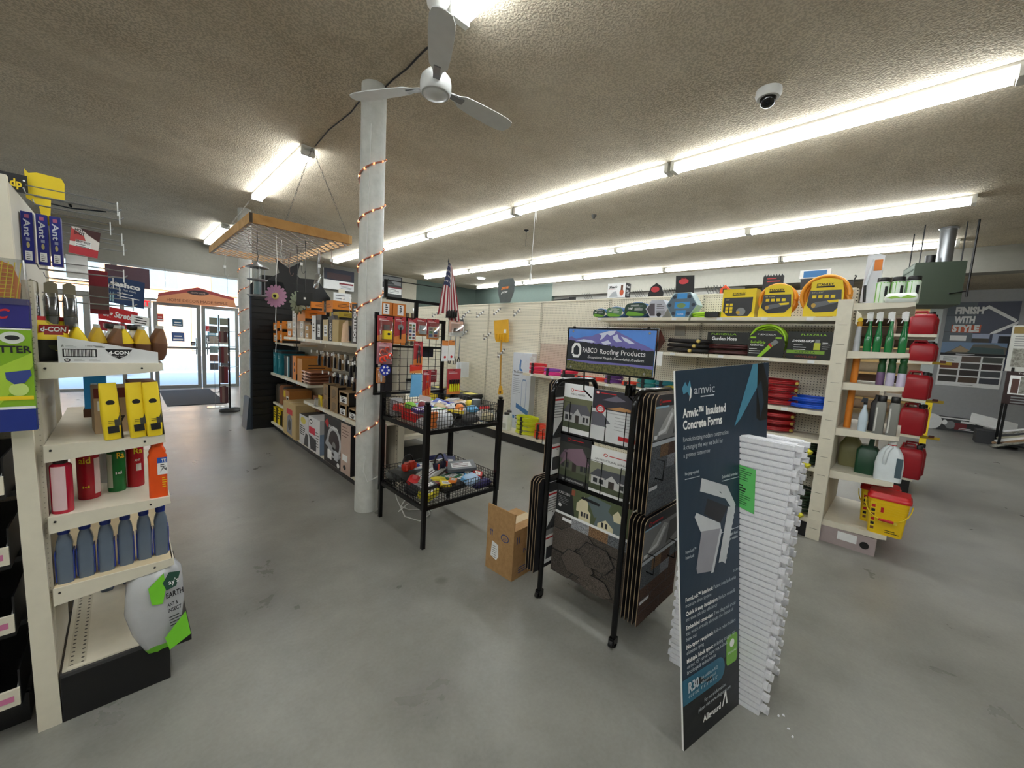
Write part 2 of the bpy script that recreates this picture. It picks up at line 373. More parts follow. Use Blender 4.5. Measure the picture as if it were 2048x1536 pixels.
MB().box(-.7, -.2, .4, .7, .2, .46, DKGREY).build('seat', t); MB().box(-.7, .2, .5, .7, .24, .85, DKGREY).build('backrest', t)
for x in (-.6, .6): MB().box(x-.04, -.2, 0, x+.04, .2, .4, DKGREY).build('leg', t)

# ---- steel columns with rope lights
COLM = mat_grain('painted_column', (196, 198, 194), (212, 213, 209), 14., .1, .55, (.3, .7))
def column(x, y, label, r0=.10):
    t = thing('round_column', label, 'column', (x, y, 0)); MB().lathe([(r0, 0), (r0, CE)], COLM, n=32).build('shaft', t)
    return t
cl1 = column(1.548, 3.375, 'white round steel column in the middle of the floor, beside the black wire bin rack')
cl2 = column(1.575, 8.435, 'white round steel column standing near the entrance mat, left of the black slatted panel')
MB().tube([(-.06, -.085, 3.3), (-.072, -.075, 2.4), (-.068, -.08, 1.5), (-.07, -.078, .9)], .004, WHITE).build('cable', cl1)
def m_rope():
    m, t, b = base_nodes('rope_light'); tc = t.nodes.new('ShaderNodeTexCoord').outputs['Object']
    s = N(t, 'ShaderNodeSeparateXYZ'); t.links.new(tc, s.inputs[0])
    a = N(t, 'ShaderNodeMath', operation='ARCTAN2'); t.links.new(s.outputs[1], a.inputs[0]); t.links.new(s.outputs[0], a.inputs[1])
    mu = N(t, 'ShaderNodeMath', operation='MULTIPLY'); mu.inputs[1].default_value = 9; t.links.new(a.outputs[0], mu.inputs[0])
    si = N(t, 'ShaderNodeMath', operation='SINE'); t.links.new(mu.outputs[0], si.inputs[0])
    r = ramp(t, si.outputs[0], [(.45, (176, 112, 96)), (.8, (255, 160, 104))]); t.links.new(r.outputs[0], b.inputs['Base Color']); t.links.new(r.outputs[0], b.inputs['Emission Color'])
    r2 = ramp(t, si.outputs[0], [(.82, 0.), (.97, 1.)]); m2 = N(t, 'ShaderNodeMath', operation='MULTIPLY'); m2.inputs[1].default_value = 1.4
    t.links.new(r2.outputs[0], m2.inputs[0]); t.links.new(m2.outputs[0], b.inputs['Emission Strength']); b.inputs['Roughness'].default_value = .2
    return m
ROPE = m_rope()
def rope(x, y, ztop, zbot, ph, label, pitch=.37, r0=.108):
    pts = []; n = int((ztop-zbot)/pitch*28)
    for i in range(n+1):
        z = ztop-(ztop-zbot)*i/n; a = ph-2*PI*(ztop-z)/pitch
        pts.append((r0*math.cos(a), r0*math.sin(a), z))
    o = MB().tube(pts,   .007, ROPE, 6).build('rope_light', None, (x, y, 0)); return tag(o, label, 'rope light')
rope(1.548, 3.375, 3.1, .5, PI*1.95, 'lit orange-pink rope light wound around the column beside the wire bin rack')
rope(1.575, 8.435, 2.75, .6, PI*1.95, 'lit orange rope light wound around the far column by the entrance')
# ---- ceiling fixtures
def m_tube():
    m = bpy.data.materials.new('fluorescent_tube'); m.use_nodes = True; t = m.node_tree; t.nodes.clear()
    o = t.nodes.new('ShaderNodeOutputMaterial'); e = t.nodes.new('ShaderNodeEmission'); e.inputs[0].default_value = (.93, .98, 1, 1); e.inputs[1].default_value = TUBE
    t.links.new(e.outputs[0], o.inputs[0]); return m
TUBEM = m_tube(); HOUS = col((214, 214, 208), .45)
def fixture(loc, L, label, group=None):
    t = thing('strip_light', label, 'ceiling light', loc, 0, group)
    MB().prism([(-.065, .0), (-.065, -.02), (-.035, -.055), (.035, -.055), (.065, -.02), (.065, .0)], .01, L-.01, HOUS).build('housing', t)
    for x in (-.045, .045):
        MB().tube([(x, .06, -.075), (x, L-.06, -.075)], .0175, TUBEM, 10).build('tube', t)
    for y in (.01, L-.05): MB().box(-.07, y, -.1, .07, y+.04, -.02, HOUS).build('lamp_holder', t)
    return t
k0 = fixture((4.33, -.33, CE), 2.4, 'lit double-tube strip light, nearest of the long row above the bin rack aisle')
ORD = ['nearest', 'second nearest', 'third nearest', 'fourth nearest', 'fifth nearest']
for i in range(1, 5): dup(k0, (4.33, -.33+2.41*i, CE), 0, '%s strip light from the camera in the first long ceiling row' % ORD[i].capitalize())
for i in range(5): dup(k0, (7.2, -.33+2.38*i, CE), 0, '%s strip light in the middle long ceiling row, above the hose shelves' % ORD[i].capitalize())
for i in range(5): dup(k0, (9.5, -.33+2.4*i, CE), 0, '%s strip light in the farthest long ceiling row, by the right wall' % ORD[i].capitalize())
for y, l in ((-.18, 'strip light at the top edge of the photo, behind the fan'), (4.95, 'strip light above the hanging wooden lattice frame'), (9.9, 'strip light near the far column, partly behind the lattice frame')):
    dup(k0, (1.53, y, CE), 0, 'lit double-tube '+l)
for i, (x, y) in enumerate(((-3.2, -.6), (-3.2, 4.95), (1.53, -3.4), (-1.2, -2.9), (-3.2, 2.2), (-3.2, 7.6), (-1.2, -.4), (11.15, -2.6), (17.6, -2.0), (17.6, .4))):  # unseen lamps, added to raise the brightness of shop and back rooms
    dup(k0, (x, y, CE), 0, 'double-tube strip light outside the photo', group='strip lights outside the photo')
# ---- fan
t = thing('ceiling_fan', 'white three-blade ceiling fan hanging in front of the round column', 'ceiling fan', (1.414, 2.235, 0))
MB().lathe([(.075, CE), (.07, CE-.05), (.03, CE-.09)], WHITE, n=20).build('canopy', t)
MB().tube([(0, 0, CE-.05), (0, 0, 3.2)], .014, WHITE, 10).build('downrod', t)
FANW = col((214, 216, 216), .35)
MB().lathe([(.03, 3.24), (.06, 3.21), (.088, 3.18), (.095, 3.15), (.095, 3.11), (.088, 3.09), (.082, 3.085), (.078, 3.09), (.07, 3.08), (.03, 3.073), (.002, 3.072)], FANW, n=32).build('motor_housing', t)
for a in (119, -3, 239):
    M = Matrix.Rotation(math.radians(a), 4, 'Z'); q = MB()
    Y = [(.10, .022), (.16, .034), (.2, .06), (.3, .07), (.45, .076), (.54, .072), (.585, .055), (.60, .02)]
    tw = Matrix.Translation((0, 0, 3.13)) @ Matrix.Rotation(math.radians(-11), 4, 'X')
    up = [(x, h) for x, h in Y]; out = up+[(x, -h*.8) for x, h in reversed(Y)]
    q.prism(out, -.002, .003, FANW, M @ tw, 'z'); q.build('blade', t)
    MB().box(.07, -.02, -.008, .2, .02, -.002, STEEL, M @ tw).build('blade_bracket', t)
# ---- small ceiling things
t = thing('security_camera', 'white dome security camera on the ceiling, upper right', 'security camera', (3.586, 1.002, -CE*.15)); t.scale = (1.15, 1.15, 1.15)
MB().lathe([(.075, CE), (.078, CE-.03), (.066, CE-.055)], WHITE, n=24).build('mount', t)
MB().lathe([(.05, CE-.05), (.048, CE-.075), (.036, CE-.098), (.015, CE-.11), (.002, CE-.112)], col((16, 17, 20), .06), n=24).build('dome', t)
MB().lathe([(.02, CE-.1), (.0, CE-.1135)], CHROME, n=12).build('lens_ring', t)
t = thing('pull_cord', 'long white pull cord hanging from the ceiling between two light rows', 'cord', (4.176, 3.939, 0))
MB().tube([(0, 0, CE), (.01, 0, 3.5), (-.008, 0, 3.3), (.004, .004, 3.1), (-.01, 0, 2.9), (-.012, 0, 2.58)], .005, WHITE).tube([(.03, 0, CE), (.034, 0, 3.35), (.02, 0, 3.33), (.034, 0, 3.31)], .003, WHITE).build('cord', t)
MB().lathe([(.008, 2.6), (.014, 2.57), (.015, 2.50)], WHITE, (-.012, 0), 10).build('switch_knob', t)
t = thing('ceiling_hook', 'small black ceiling plate with a dangling chain', 'hook', (5.249, 5.137, 0)); MB().lathe([(.045, CE), (.04, CE-.012), (.01, CE-.03)], BLACK).build('plate', t)
MB().tube([(0, 0, CE-.02), (.004, 0, CE-.15), (-.004, 0, CE-.18), (.004, 0, CE-.29)], .004, BLACK).build('chain', t)
tag(MB().lathe([(.04, CE), (.038, CE-.02), (.02, CE-.04), (.02, CE-.05)], col((60, 58, 54))).build('sprinkler_head', None, (5.25, 3.698, 0)), 'small dark sensor on the ceiling between the light rows', 'sensor')
t = thing('recessed_light', 'small round lit ceiling light near the green wall', 'ceiling light', (8.297, 10.045, 0)); MB().lathe([(.16, CE-.001), (.15, CE-.02), (.12, CE-.02)], WHITE, n=24).build('ring', t)
MB().lathe([(.12, CE-.01), (.11, CE-.035), (.0, CE-.045)], TUBEM, n=20).build('bulb', t)
pts = [(1.60, 2.42), (1.595, 2.7), (1.61, 2.95), (1.60, 3.15), (1.605, 3.30)]
pts2 = [(1.53, 3.48), (1.57, 3.9), (1.55, 4.4), (1.58, 4.9)]
tag(MB().tube([(x, y, CE-.006) for x, y in pts], .007, BLACK).tube([(x, y, CE-.006) for x, y in pts2], .006, BLACK).build('ceiling_cable'), 'thin black cable running along the ceiling past the top of the column', 'cable')
tag(MB().tube([(-1.05, 11.2, CE-.02), (-.6, 11.0, CE-.08), (-.15, 10.9, CE-.04)], .012, BLACK).tube([(-.6, 11.0, CE-.05), (-.62, 11.05, CE)], .02, BLACK).build('ceiling_bracket'), 'black rod bracket on the ceiling left of the entrance', 'bracket')

# ================================================================== shelving fixtures
PEG = mat_peg('pegboard', (226, 219, 200)); PEGL = mat_peg('louvred_board', (206, 200, 184), .02, .55, .002)
TAGW = col((236, 238, 240), .3)
def shelf_part(par, x0, x1, y0, y1, z, th=.035, tags=(), m=BEIGE, tw=.05):
    """shelf board in the thing's own frame; front edge at y0"""
    s = MB().box(x0, y0, z-th, x1, y1, z, m).box(x0+.002, y0-.004, z-th, x1-.002, y0, z-.002, m); o = s.build('shelf', par)
    for tx in tags: MB().box(tx, y0-.008, z-th+.004, tx+tw, y0-.0045, z-.006, TAGW).build('price_tag', o)
    return o

# ---- left end-cap (shelf side faces the camera; local frame = world)
t = thing('endcap_shelving', 'beige metal end-of-aisle shelving with pest control goods, at the left edge', 'shelving', (-.25, 2.19, 0))
MB().prism([(-.032, 0), (.03, 0), (-.012, 2.06), (-.05, 2.06)], 0, .03, BEIGE).prism([(-.032, 0), (.03, 0), (-.012, 2.06), (-.05, 2.06)], .87, .9, BEIGE).build('upright', t)
MB().box(.0, .03, .2, .028, .42, 1.72, PEGL).build('back_panel', t)
MB().box(-.045, .03, 1.5, -.015, .87, 2.05, mat_peg('pegboard_light', (206, 202, 190))).build('pegboard_panel', t)
MB().box(.032, .0, 0, .355, .9, .19, BLACK).box(.032, -.004, .19, .42, .9, .203, col((60, 60, 62))).box(.355, -.02, .16, .43, .9, .19, BLACK).build('kick_base', t)
BTOP = mat_peg('perforated_shelf', (206, 200, 180), .03, .12, .005, ('X', 'Y'))
MB().box(.036, .01, .203, .40, .89, .21, BEIGE).box(.05, .03, .2101, .10, .86, .2112, BTOP).build('bottom_shelf', t)
for z, x1, tl in ((.565, .375, .07), (.85, .37, .065), (1.125, .36, .065), (1.43, .36, .06)):
    q = MB().prism([(.028, z), (x1, z), (x1+.006, z-.03), (x1-.05, z-.04), (.028, z-tl)], -.002, .004, BEIGE).prism([(.028, z), (x1, z), (x1+.006, z-.03), (x1-.05, z-.04), (.028, z-tl)], .894, .9, BEIGE)
    q.box(.03, .004, z-.012, x1, .894, z, BEIGE if z != .565 else col((214, 196, 160), .6)).box(x1-.004, .004, z-.03, x1+.004, .894, z, BEIGE)
    for xx in (.045, x1-.06): q.lathe([(.004, 0), (.004, .003)], BLACK, n=8, M=Matrix.Translation((xx, -.003, z-.02)) @ Matrix.Rotation(PI/2, 4, 'X'))
    q.build('shelf', t)
# main run of the left gondola, bins facing the camera
t = thing('bin_shelving', 'dark shelving run with stacked parts bins, cut by the left photo edge', 'shelving', (-.95, 2.24, 0))
MB().box(-.65, .05, 0, .64, .8, .12, BLACK).build('kick_base', t); MB().box(-.65, .42, .12, .64, .46, 1.95, PEGL).build('back_panel', t)
for z in (.13, .42, .68, .94, 1.2): MB().box(-.65, .06, z-.02, .645, .42, z, DKGREY).build('shelf', t)
SILV = col((196, 198, 200), .25, .3)
binp = None
for zi, z in enumerate((.135, .425, .685, .945)):
    for xi in range(3):
        lab = 'black parts bin with a pink price label, %s row up, %s from the white upright' % (('bottom', 'second', 'third', 'fourth')[zi], ('first', 'second', 'third')[xi])
        loc = (-.41-.205*xi, 2.19, z)
        if binp is None:
            binp = thing('parts_bin', lab, 'bin', loc)
            MB().box(-.095, 0, 0, .095, .004, .075, BLACK).box(-.095, .004, 0, -.09, .34, .15, BLACK).box(.09, .004, 0, .095, .34, .15, BLACK).box(-.095, .33, 0, .095, .34, .15, BLACK).box(-.09, .004, 0, .09, .33, .005, BLACK).build('tray', binp)
            q = MB().box(-.094, -.012, .02, .094, -.001, .085, BEIGE); S = front(.18, .055, -.0125, .024); q.r(S, .05, .3, .95, .7, col((206, 120, 160)), .001).lines(S, .1, .9, .86, 1, .1, INK, .06).build('label_holder', binp)
            MB().tube([(-.09, .0, .08), (-.09, .1, .11), (-.09, .33, .15)], .004, SILV).tube([(.09, .0, .08), (.09, .1, .11), (.09, .33, .15)], .004, SILV).build('rail', binp)
        else: dup(binp, loc, 0, lab)

# wire peg hooks on the left end-cap
HOOKM = col((150, 150, 150), .3, .8); TIP = col((236, 238, 238), .3)
def hook(loc, L, rz, label, group=None, n='peg_hook'):
    t = thing(n, label, 'hook', loc, rz, group)
    MB().tube([(-.006, 0, .02), (0, 0, 0), (L, 0, .0), (L+.012, 0, .012)], .0028, HOOKM).tube([(0, 0, .03), (L*.5, 0, .032), (L, 0, .028)], .002, HOOKM).build('wire', t)
    MB().box(L-.002, -.012, .0, L+.002, .012, .035, TIP).box(L-.002, -.004, -.018, L+.002, .004, .0, TIP).build('tag_holder', t)
    return t
h0 = hook((-.235, 2.32, 2.035), .235, 0, 'top front wire peg hook on the left end-cap, white tag at its tip')
for i, (y, z, L, l) in enumerate(((2.42, 2.02, .23, 'upper'), (2.52, 1.985, .2, 'long'), (2.62, 1.96, .235, 'middle'), (2.74, 1.93, .24, 'lower'), (2.42, 1.78, .235, 'bare'), (2.6, 1.76, .2, 'short'), (2.7, 1.72, .22, 'lowest'), (2.42, 1.66, .26, 'blister pack'))):
    o = dup(h0, (-.225, y, z), 0, 'wire peg hook with white tag tip on the left end-cap, %s one from the top' % ('second', 'third', 'fourth', 'fifth', 'sixth', 'seventh', 'eighth', 'ninth')[i])
    o.scale = (L/.235, 1, 1)

# ---- goods on the left end-cap
BLUEB = col((24, 32, 128), .35)
for i, (x, y) in enumerate(((-.258, 2.40), (-.222, 2.405), (-.188, 2.41))):
    def fd(b, S):
        b.t(S, 'Ant', .22, .86, .085, col((210, 214, 226)), rot=-90, w=2.2, bold=.02).r(S, .2, .06, .8, .24, PAPER).lines(S, .3, .7, .19, 4, .035, INK, .012)
        b.r(S, .3, .88, .7, .95, col((170, 90, 130))).e(S, .5, .36, .14, .06, col((190, 176, 120))).r(S, .35, .44, .68, .5, col((150, 156, 190)))
    carton('ant_trap_box', 'blue ant trap box hanging on the left end-cap, %s of three' % ('left', 'middle', 'right')[i], 'box', (x+.012, y, 1.795), 0, .029, .045, .19, BLUEB, fd)
q = MB(); q.box(-.04, 0, 0, .04, .004, .105, col((232, 226, 222))); S = front(.08, .105)
q.p(S, [(.3, 1), (1, 1), (1, .62), (.6, .8)], col((66, 30, 34))).p(S, [(0, .95), (.45, .72), (.55, .5), (0, .45)], col((190, 70, 70))).r(S, .0, .0, 1, .3, col((186, 50, 62))).t(S, 'HOT', .12, .86, .1, INK, w=.3, bold=.03).t(S, 'SHOT', .1, .74, .1, INK, w=.36, bold=.03).r(S, .18, .3, .72, .56, PAPER, .0009).t(S, 'ANT BAIT', .2, .44, .09, INK, w=.5, o=.0015).lines(S, .22, .7, .38, 2, .07, DKGREY, .02, .0015)
tag(q.build('bait_bag', None, (-.105, 2.395, 1.85), 0, (0, .12, .05)), 'red and white ant bait bag hanging on the left end-cap hooks', 'bag')
tag(MB().box(-.03, 0, 0, .03, .02, .09, PAPER).build('bait_box', None, (-.125, 2.43, 1.76), .1), 'small plain white box hanging below the ant bait bag', 'box')
t = thing('trap_pack', 'dark red hanging trap pack behind the ant bait bag', 'pack', (-.07, 2.55, 1.62)); MB().box(-.03, 0, 0, .03, .01, .19, col((122, 22, 40), .3)).build('card', t); MB().box(-.032, -.03, .02, .03, 0, .12, CLEAR).build('blister', t)
def blister3(x, label):
    t = thing('blister_pack', label, 'pack', (x, 2.29, 1.55), 0)
    MB().prism([(-.035, 0), (.035, 0), (.03, .17), (.0, .18), (-.03, .17)], 0, .003, col((112, 106, 86), .5)).build('card', t)
    t.scale = (.56, 1, 1)
    for z in (.02, .055, .09): MB().rbox([(z, .026, .012, .006), (z+.022, .03, .014, .006), (z+.03, .026, .01, .005)], DKGREY, (0, -.014)).build('trap', t)
    MB().rbox([(.01, .034, .02, .01), (.12, .034, .02, .01), (.135, .028, .012, .01)], CLEAR, (0, -.012)).build('blister', t)
for i, x in enumerate((-.235, -.188, -.142)): blister3(x, 'clear blister pack of black traps, %s of the row above the pest display box' % ('left', 'middle', 'right')[i])
# yellow swatter and black-yellow header sign
q = MB().prism([(0, .02), (.03, .0), (.04, -.07), (.056, -.07), (.062, .03), (.098, .035), (.1, .1), (.092, .117), (.03, .12), (.01, .112), (.0, .125)], 0, .006, YEL)
tag(q.build('yellow_sign', None, (-.246, 2.42, 2.02)), 'yellow speech-bubble shaped sign above the left end-cap', 'sign')
q = MB().box(-.11, 0, 0, 0, .006, .065, BLACK); S = front(.11, .065, 0, 0, -.055); q.t(S, 'dp', .62, .3, .42, YEL, w=.26, bold=.03).e(S, .93, .7, .03, .05, PAPER)
tag(q.build('header_sign', None, (-.238, 2.40, 2.05)), 'black sign with yellow lettering at the top left photo edge', 'sign')
# fly swatter pack hanging nearest the camera
t = thing('fly_swatter_pack', 'green and blue fly swatter pack hanging in front of the left upright', 'pack', (-.285, 2.12, 1.2))
GRN = col((130, 176, 36), .4); q = MB().box(-.075, 0, 0, .06, .03, .45, GRN); S = front(.135, .45, 0, 0, -.0075); R_ = Surf((.06, 0, 0), (.06, .03, 0), (.06, .03, .45), (.06, 0, .45))
q.r(S, 0, 0, 1, .17, col((22, 46, 132))).r(S, 0, .17, 1, .19, PAPER).p(S, [(0, .19), (.4, .19), (1, .5), (1, .6), (0, .4)], col((170, 206, 60))).r(S, 0, .78, 1, 1, col((38, 36, 120))).r(S, 0, .77, 1, .785, PAPER)
q.t(S, 'SWATTER', .0, .60, .05, INK, w=1.0, bold=.03, o=.0016).p(S, [(.55, .45), (.95, .47), (.97, .43), (.85, .37), (.68, .36), (.56, .4)], col((52, 70, 140)), .0016).e(S, .7, .71, .2, .045, col((214, 220, 210)), .0014).e(S, .7, .71, .12, .018, INK, .0018).r(S, .4, .24, .98, .27, YEL, .0014).e(S, .75, .32, .16, .05, col((200, 226, 130)), .0012)
q.t(R_, 'FLY SWATTER', .8, .3, .04, INK, rot=90, w=6.4, bold=.02).r(R_, 0, 0, 1, .17, col((22, 46, 132))).r(R_, 0, .78, 1, 1, col((38, 36, 120)))
q.t(S, 'PIC', .2, .85, .07, RED, w=.5, bold=.03, sh=.3); q.build('sleeve', t)
q = MB().prism([(-.075+.0, .44), (.04, .44), (.045, .5), (.03, .56), (-.01, .575), (-.075, .575)], .008, .012, ORANGE)
for i in range(9): q.tube([(-.07+i*.013, .006, .45), (-.075+i*.013+.02, .006, .57)], .0016, YEL, 4).tube([(-.07, .006, .45+i*.014), (.03, .006, .455+i*.013)], .0016, YEL, 4)
q.build('swatter_net', t); MB().rbox([(.43, .07, .02, .01, -.008, .015), (.58, .064, .012, .01, -.008, .015)], CLEAR).build('blister', t)
# d-con display box with pouches
t = thing('display_box', 'white cardboard display box with black mouse bait logo on the top shelf', 'box', (-.173+.137, 2.2, 1.43))
q = MB(); out = [(-.137, 0), (.137, 0), (.137, .045), (-.137, .098)]
CARDW = col((222, 224, 226), .6); q.prism(out, 0, .003, CARDW).prism(out, .177, .18, CARDW).box(-.137, .003, 0, -.134, .177, .098, CARDW).box(.134, .003, 0, .137, .177, .03, CARDW).box(-.134, .003, 0, .134, .177, .003, CARDW)
S = front(.274, .1)
q.r(S, .04, .22, .36, .52, INK).r(S, .055, .25, .345, .49, PAPER, .0009)
rg = random.Random(3); u = .07
while u < .33:
    wd = rg.uniform(.003, .009); q.r(S, u, .25, u+wd, .49, INK, .0012); u += wd+rg.uniform(.003, .008)
q.t(S, '8', .035, .58, .09, INK).lines(S, .07, .18, .63, 3, .03, GREY, .008).t(S, '3150279', .25, .62, .05, INK, w=.1).lines(S, .35, .45, .64, 3, .025, INK, .012)
q.p(S, [(.44, .54), (.72, .54), (.66, .3), (.58, .16), (.5, .3)], INK).t(S, 'd-CON', .475, .34, .13, PAPER, w=.21, bold=.04, o=.002).t(S, 'KILLS MICE', .51, .25, .03, PAPER, w=.14, o=.002)
q.e(S, .08, .1, .03, .07, INK).e(S, .08, .1, .018, .04, PAPER, .0012).e(S, .08, .1, .01, .02, INK, .0015).lines(S, .14, .25, .13, 3, .03, GREY, .008).lines(S, .28, .4, .13, 3, .03, GREY, .008).build('tray', t)
def pouch(loc, rz, label, s=1., body=YEL, low=BLACK, top=None, group=None, tilt=0.):
    b = MB(); g = [(0, .05, .016), (.03, .052, .03), (.08, .05, .03), (.12, .045, .018), (.15, .04, .004), (.165, .04, .003)]
    ls = [(z*s, a*s, d*s, d*s*.9) for z, a, d in g]
    b.rbox(ls[:3], low, q=4).rbox(ls[2:5], body, q=4).rbox(ls[4:], top or RED, q=4)
    S = Surf((-.04*s, -.031*s, .03*s), (.04*s, -.031*s, .03*s), (.036*s, -.0185*s, .12*s), (-.036*s, -.0185*s, .12*s))
    b.p(S, [(.1, .35), (.5, .1), (.9, .35), (.9, .8), (.1, .8)], body, .002).e(S, .5, .3, .25, .18, col((60, 62, 30)), .003).r(S, .15, .62, .85, .88, col((150, 26, 28)), .003)
    o = b.build('bait_pouch', None, loc, rz, (tilt, 0, rz)); return tag(o, label, 'pouch', group)
for i in range(6): pouch((-.118+i*.043, 2.29+.01*(i % 2), 1.437), PI/2+.25, 'yellow foil bait pouch standing in the white display box, number %s from the left' % ('one', 'two', 'three', 'four', 'five', 'six')[i], .85 if i < 5 else .9, (YEL, col((206, 170, 40)), col((110, 72, 40)))[i % 3], col((90, 52, 24)), col((196, 198, 196)), tilt=.12*(i % 3-1))
o = pouch((-.195, 2.27, 1.432), .5, 'yellow and red bait pouch with bait logo, left of the white display box', 1.0); 
t = MB(); S = Surf((-.04, 0, 0), (.04, 0, 0), (.04, 0, .03), (-.04, 0, .03)); t.r(S, 0, 0, 1, 1, col((150, 26, 28)), 0).t(S, 'd-CON', .06, .2, .6, PAPER, w=.85, bold=.03).build('pouch_label', o, (0, -.0215, .105), 0, (.2, 0, 0))
for i, (x, y) in enumerate(((-.03, 2.36), (.035, 2.34))):
    t = thing('jug', 'clear jug with a black cap behind the display box, %s one' % ('left', 'right')[i], 'jug', (x, y, 1.43)); MB().rbox([(0, .03, .03, .012), (.08, .03, .03, .012), (.12, .016, .016, .01), (.13, .016, .016, .01)], col((214, 216, 214), .3)).build('bottle', t)
    MB().lathe([(.022, .13), (.024, .135), (.024, .15), (.02, .153)], BLACK).build('cap', t)
# second shelf
for i, (x, z) in enumerate(((-.042, 0), (.032, 0), (.082, 0))):
    b = MB(); b.rbox([(0, .024, .016, .01), (.1, .027, .02, .012), (.2, .026, .008, .006), (.225, .025, .003, .002)], YEL, q=3)
    S = Surf((-.02, -.021, .02), (.02, -.021, .02), (.022, -.01, .19), (-.022, -.01, .19)); b.r(S, .1, .04, .9, .2, BLACK, .002).lines(S, .2, .8, .55, 8, .04, col((90, 84, 20)), .012, .002).e(S, .5, .75, .3, .06, BLACK, .002).r(S, .62, .2, 1.05, .5, col((60, 60, 52)), .002)
    b.rbox([(0, .004, .018, .004, .026, .004), (.2, .003, .006, .002, .026, .004)], BLACK, q=2)
    tag(b.build('bait_pack', None, (x, 2.2, 1.125), .25, (-.06, -.03, .25)), 'tall yellow bait pack leaning at the front of the second shelf, %s of three' % ('left', 'middle', 'right')[i], 'pack')
def fdb(b, S): b.r(S, .0, .78, 1, 1, col((110, 40, 34))).r(S, .08, .5, .4, .72, PAPER).r(S, .45, .5, .6, .72, PAPER).t(S, '7', .5, .1, .28, INK)
carton('bait_case', 'brown printed case behind the yellow bait packs on the second shelf', 'box', (-.035, 2.33, 1.125), .1, .12, .14, .19, col((178, 152, 122), .8), fdb)
carton('bait_case', 'brown and red case at the right end of the second shelf', 'box', (.06, 2.45, 1.125), .1, .09, .14, .2, col((120, 84, 62), .8), fdb)
def fdc(b, S): b.t(S, 'AJ M', .6, .25, .14, PAPER, rot=90, w=1.1)
carton('blue_box', 'bright blue box on the brown tray at the back of the second shelf', 'box', (-.105, 2.75, 1.165), 0, .075, .1, .16, col((40, 150, 220), .35), fdc)
carton('brown_tray', 'small brown cardboard tray under the bright blue box', 'tray', (-.105, 2.74, 1.125), 0, .085, .12, .038, col((88, 56, 38), .8))
# third shelf: cans
def can(loc, r, h, c, label, lab=None, cap=None, rz=0., deco=None, nm='spray_can'):
    t = thing(nm, label, 'spray can', loc, rz)
    b = MB(); b.lathe([(r*.96, 0), (r, .004), (r, h*.84), (r*.93, h*.87), (r*.62, h*.9)], col(c, .25, .1), n=28)
    if lab:
        n = 9; u0, u1, z0, z1, lc = lab
        vs = []
        for k in range(n+1):
            a = u0+(u1-u0)*k/n
            for z in (z0*h, z1*h): vs.append(((r+.0008)*math.cos(a), (r+.0008)*math.sin(a), z))
        b.add(vs, [(2*k, 2*k+2, 2*k+3, 2*k+1) for k in range(n)], col(lc, .4), smooth=True)
    if deco:
        def wrap(txt, z, hh, cc, a0, wd):
            vs, fs, W = glyphs(txt, .02); s = wd/W
            b.add([((r+.0014)*math.cos(a0+x*s/r), (r+.0014)*math.sin(a0+x*s/r), z+y*hh) for x, y in vs], fs, cc)
        for d in deco: wrap(*d)
    b.build('can', t); MB().lathe([(r*.64, h*.89), (r*.66, h*.9), (r*.66, h*.99), (r*.6, h)] if not cap else [(r*.9, h*.86), (r*.92, h*.9), (r*.8, h*.985), (r*.6, h)], col(cap or (40, 20, 22), .3), n=24).build('cap', t)
    return t
A0 = -PI/2
can((-.187, 2.235, .85), .030, .215, (180, 24, 52), 'red insect spray can with a white back label, nearest the upright', (A0-.9, A0+.45, .06, .86, (226, 196, 200)))
can((-.122, 2.36, .85), .034, .215, (170, 18, 36), 'red insect spray can with yellow lettering, second from the upright', (A0+.55, A0+1.3, .1, .8, (214, 190, 186)), deco=[('aid', .155, .026, YEL, A0-.75, .034), ('id', .05, .01, YEL, A0-.5, .02)])
can((-.04, 2.40, .85), .030, .2, (22, 112, 48), 'green insect spray can, the only green one on the third shelf', (A0-1.1, A0-.4, .1, .85, (176, 196, 170)), deco=[('Ra', .15, .026, YEL, A0+.1, .026), ('id', .08, .012, PAPER, A0-.1, .02)])
can((.02, 2.43, .85), .030, .215, (178, 18, 34), 'red insect spray can between the green can and the orange bottle', (A0+.1, A0+.7, .35, .5, (220, 210, 206)), deco=[('Ra', .155, .026, YEL, A0-.1, .03), ('ANT', .12, .009, PAPER, A0-.05, .02)])
can((-.07, 2.56, .85), .028, .21, (190, 196, 204), 'pale silver spray can behind the red ones')
t = thing('orange_bottle', 'orange insecticide bottle with a blue label at the front right of the third shelf', 'bottle', (.088, 2.225, .85))
ORB = col((236, 84, 20), .3); b = MB().rbox([(0, .030, .022, .012), (.16, .030, .022, .012), (.175, .032, .023, .012), (.19, .026, .02, .012), (.2, .028, .021, .012), (.215, .022, .018, .012), (.225, .018, .018, .012)], ORB)
S = Surf((-.002, -.0225, .1), (.03, -.0225, .1), (.03, -.0225, .175), (-.002, -.0225, .175)); b.r(S, 0, 0, 1, 1, PAPER, .001).r(S, 0, .68, 1, 1, col((30, 84, 176)), .0014).t(S, 'TE', .4, .74, .17, PAPER, w=.5, o=.002, bold=.02).lines(S, .3, .9, .55, 2, .1, INK, .04, .002).p(S, [(.2, .1), (.6, .5), (.9, .2), (.95, .4), (.6, .35)], GREY, .002)
S = Surf((.004, -.0225, .02), (.03, -.0225, .02), (.03, -.0225, .09), (.004, -.0225, .09)); b.lines(S, .3, .9, .9, 5, .14, YEL, .05, .001).build('bottle', t)
MB().lathe([(.02, .222), (.021, .23), (.021, .245), (.018, .248)], ORB, n=20).build('cap', t)
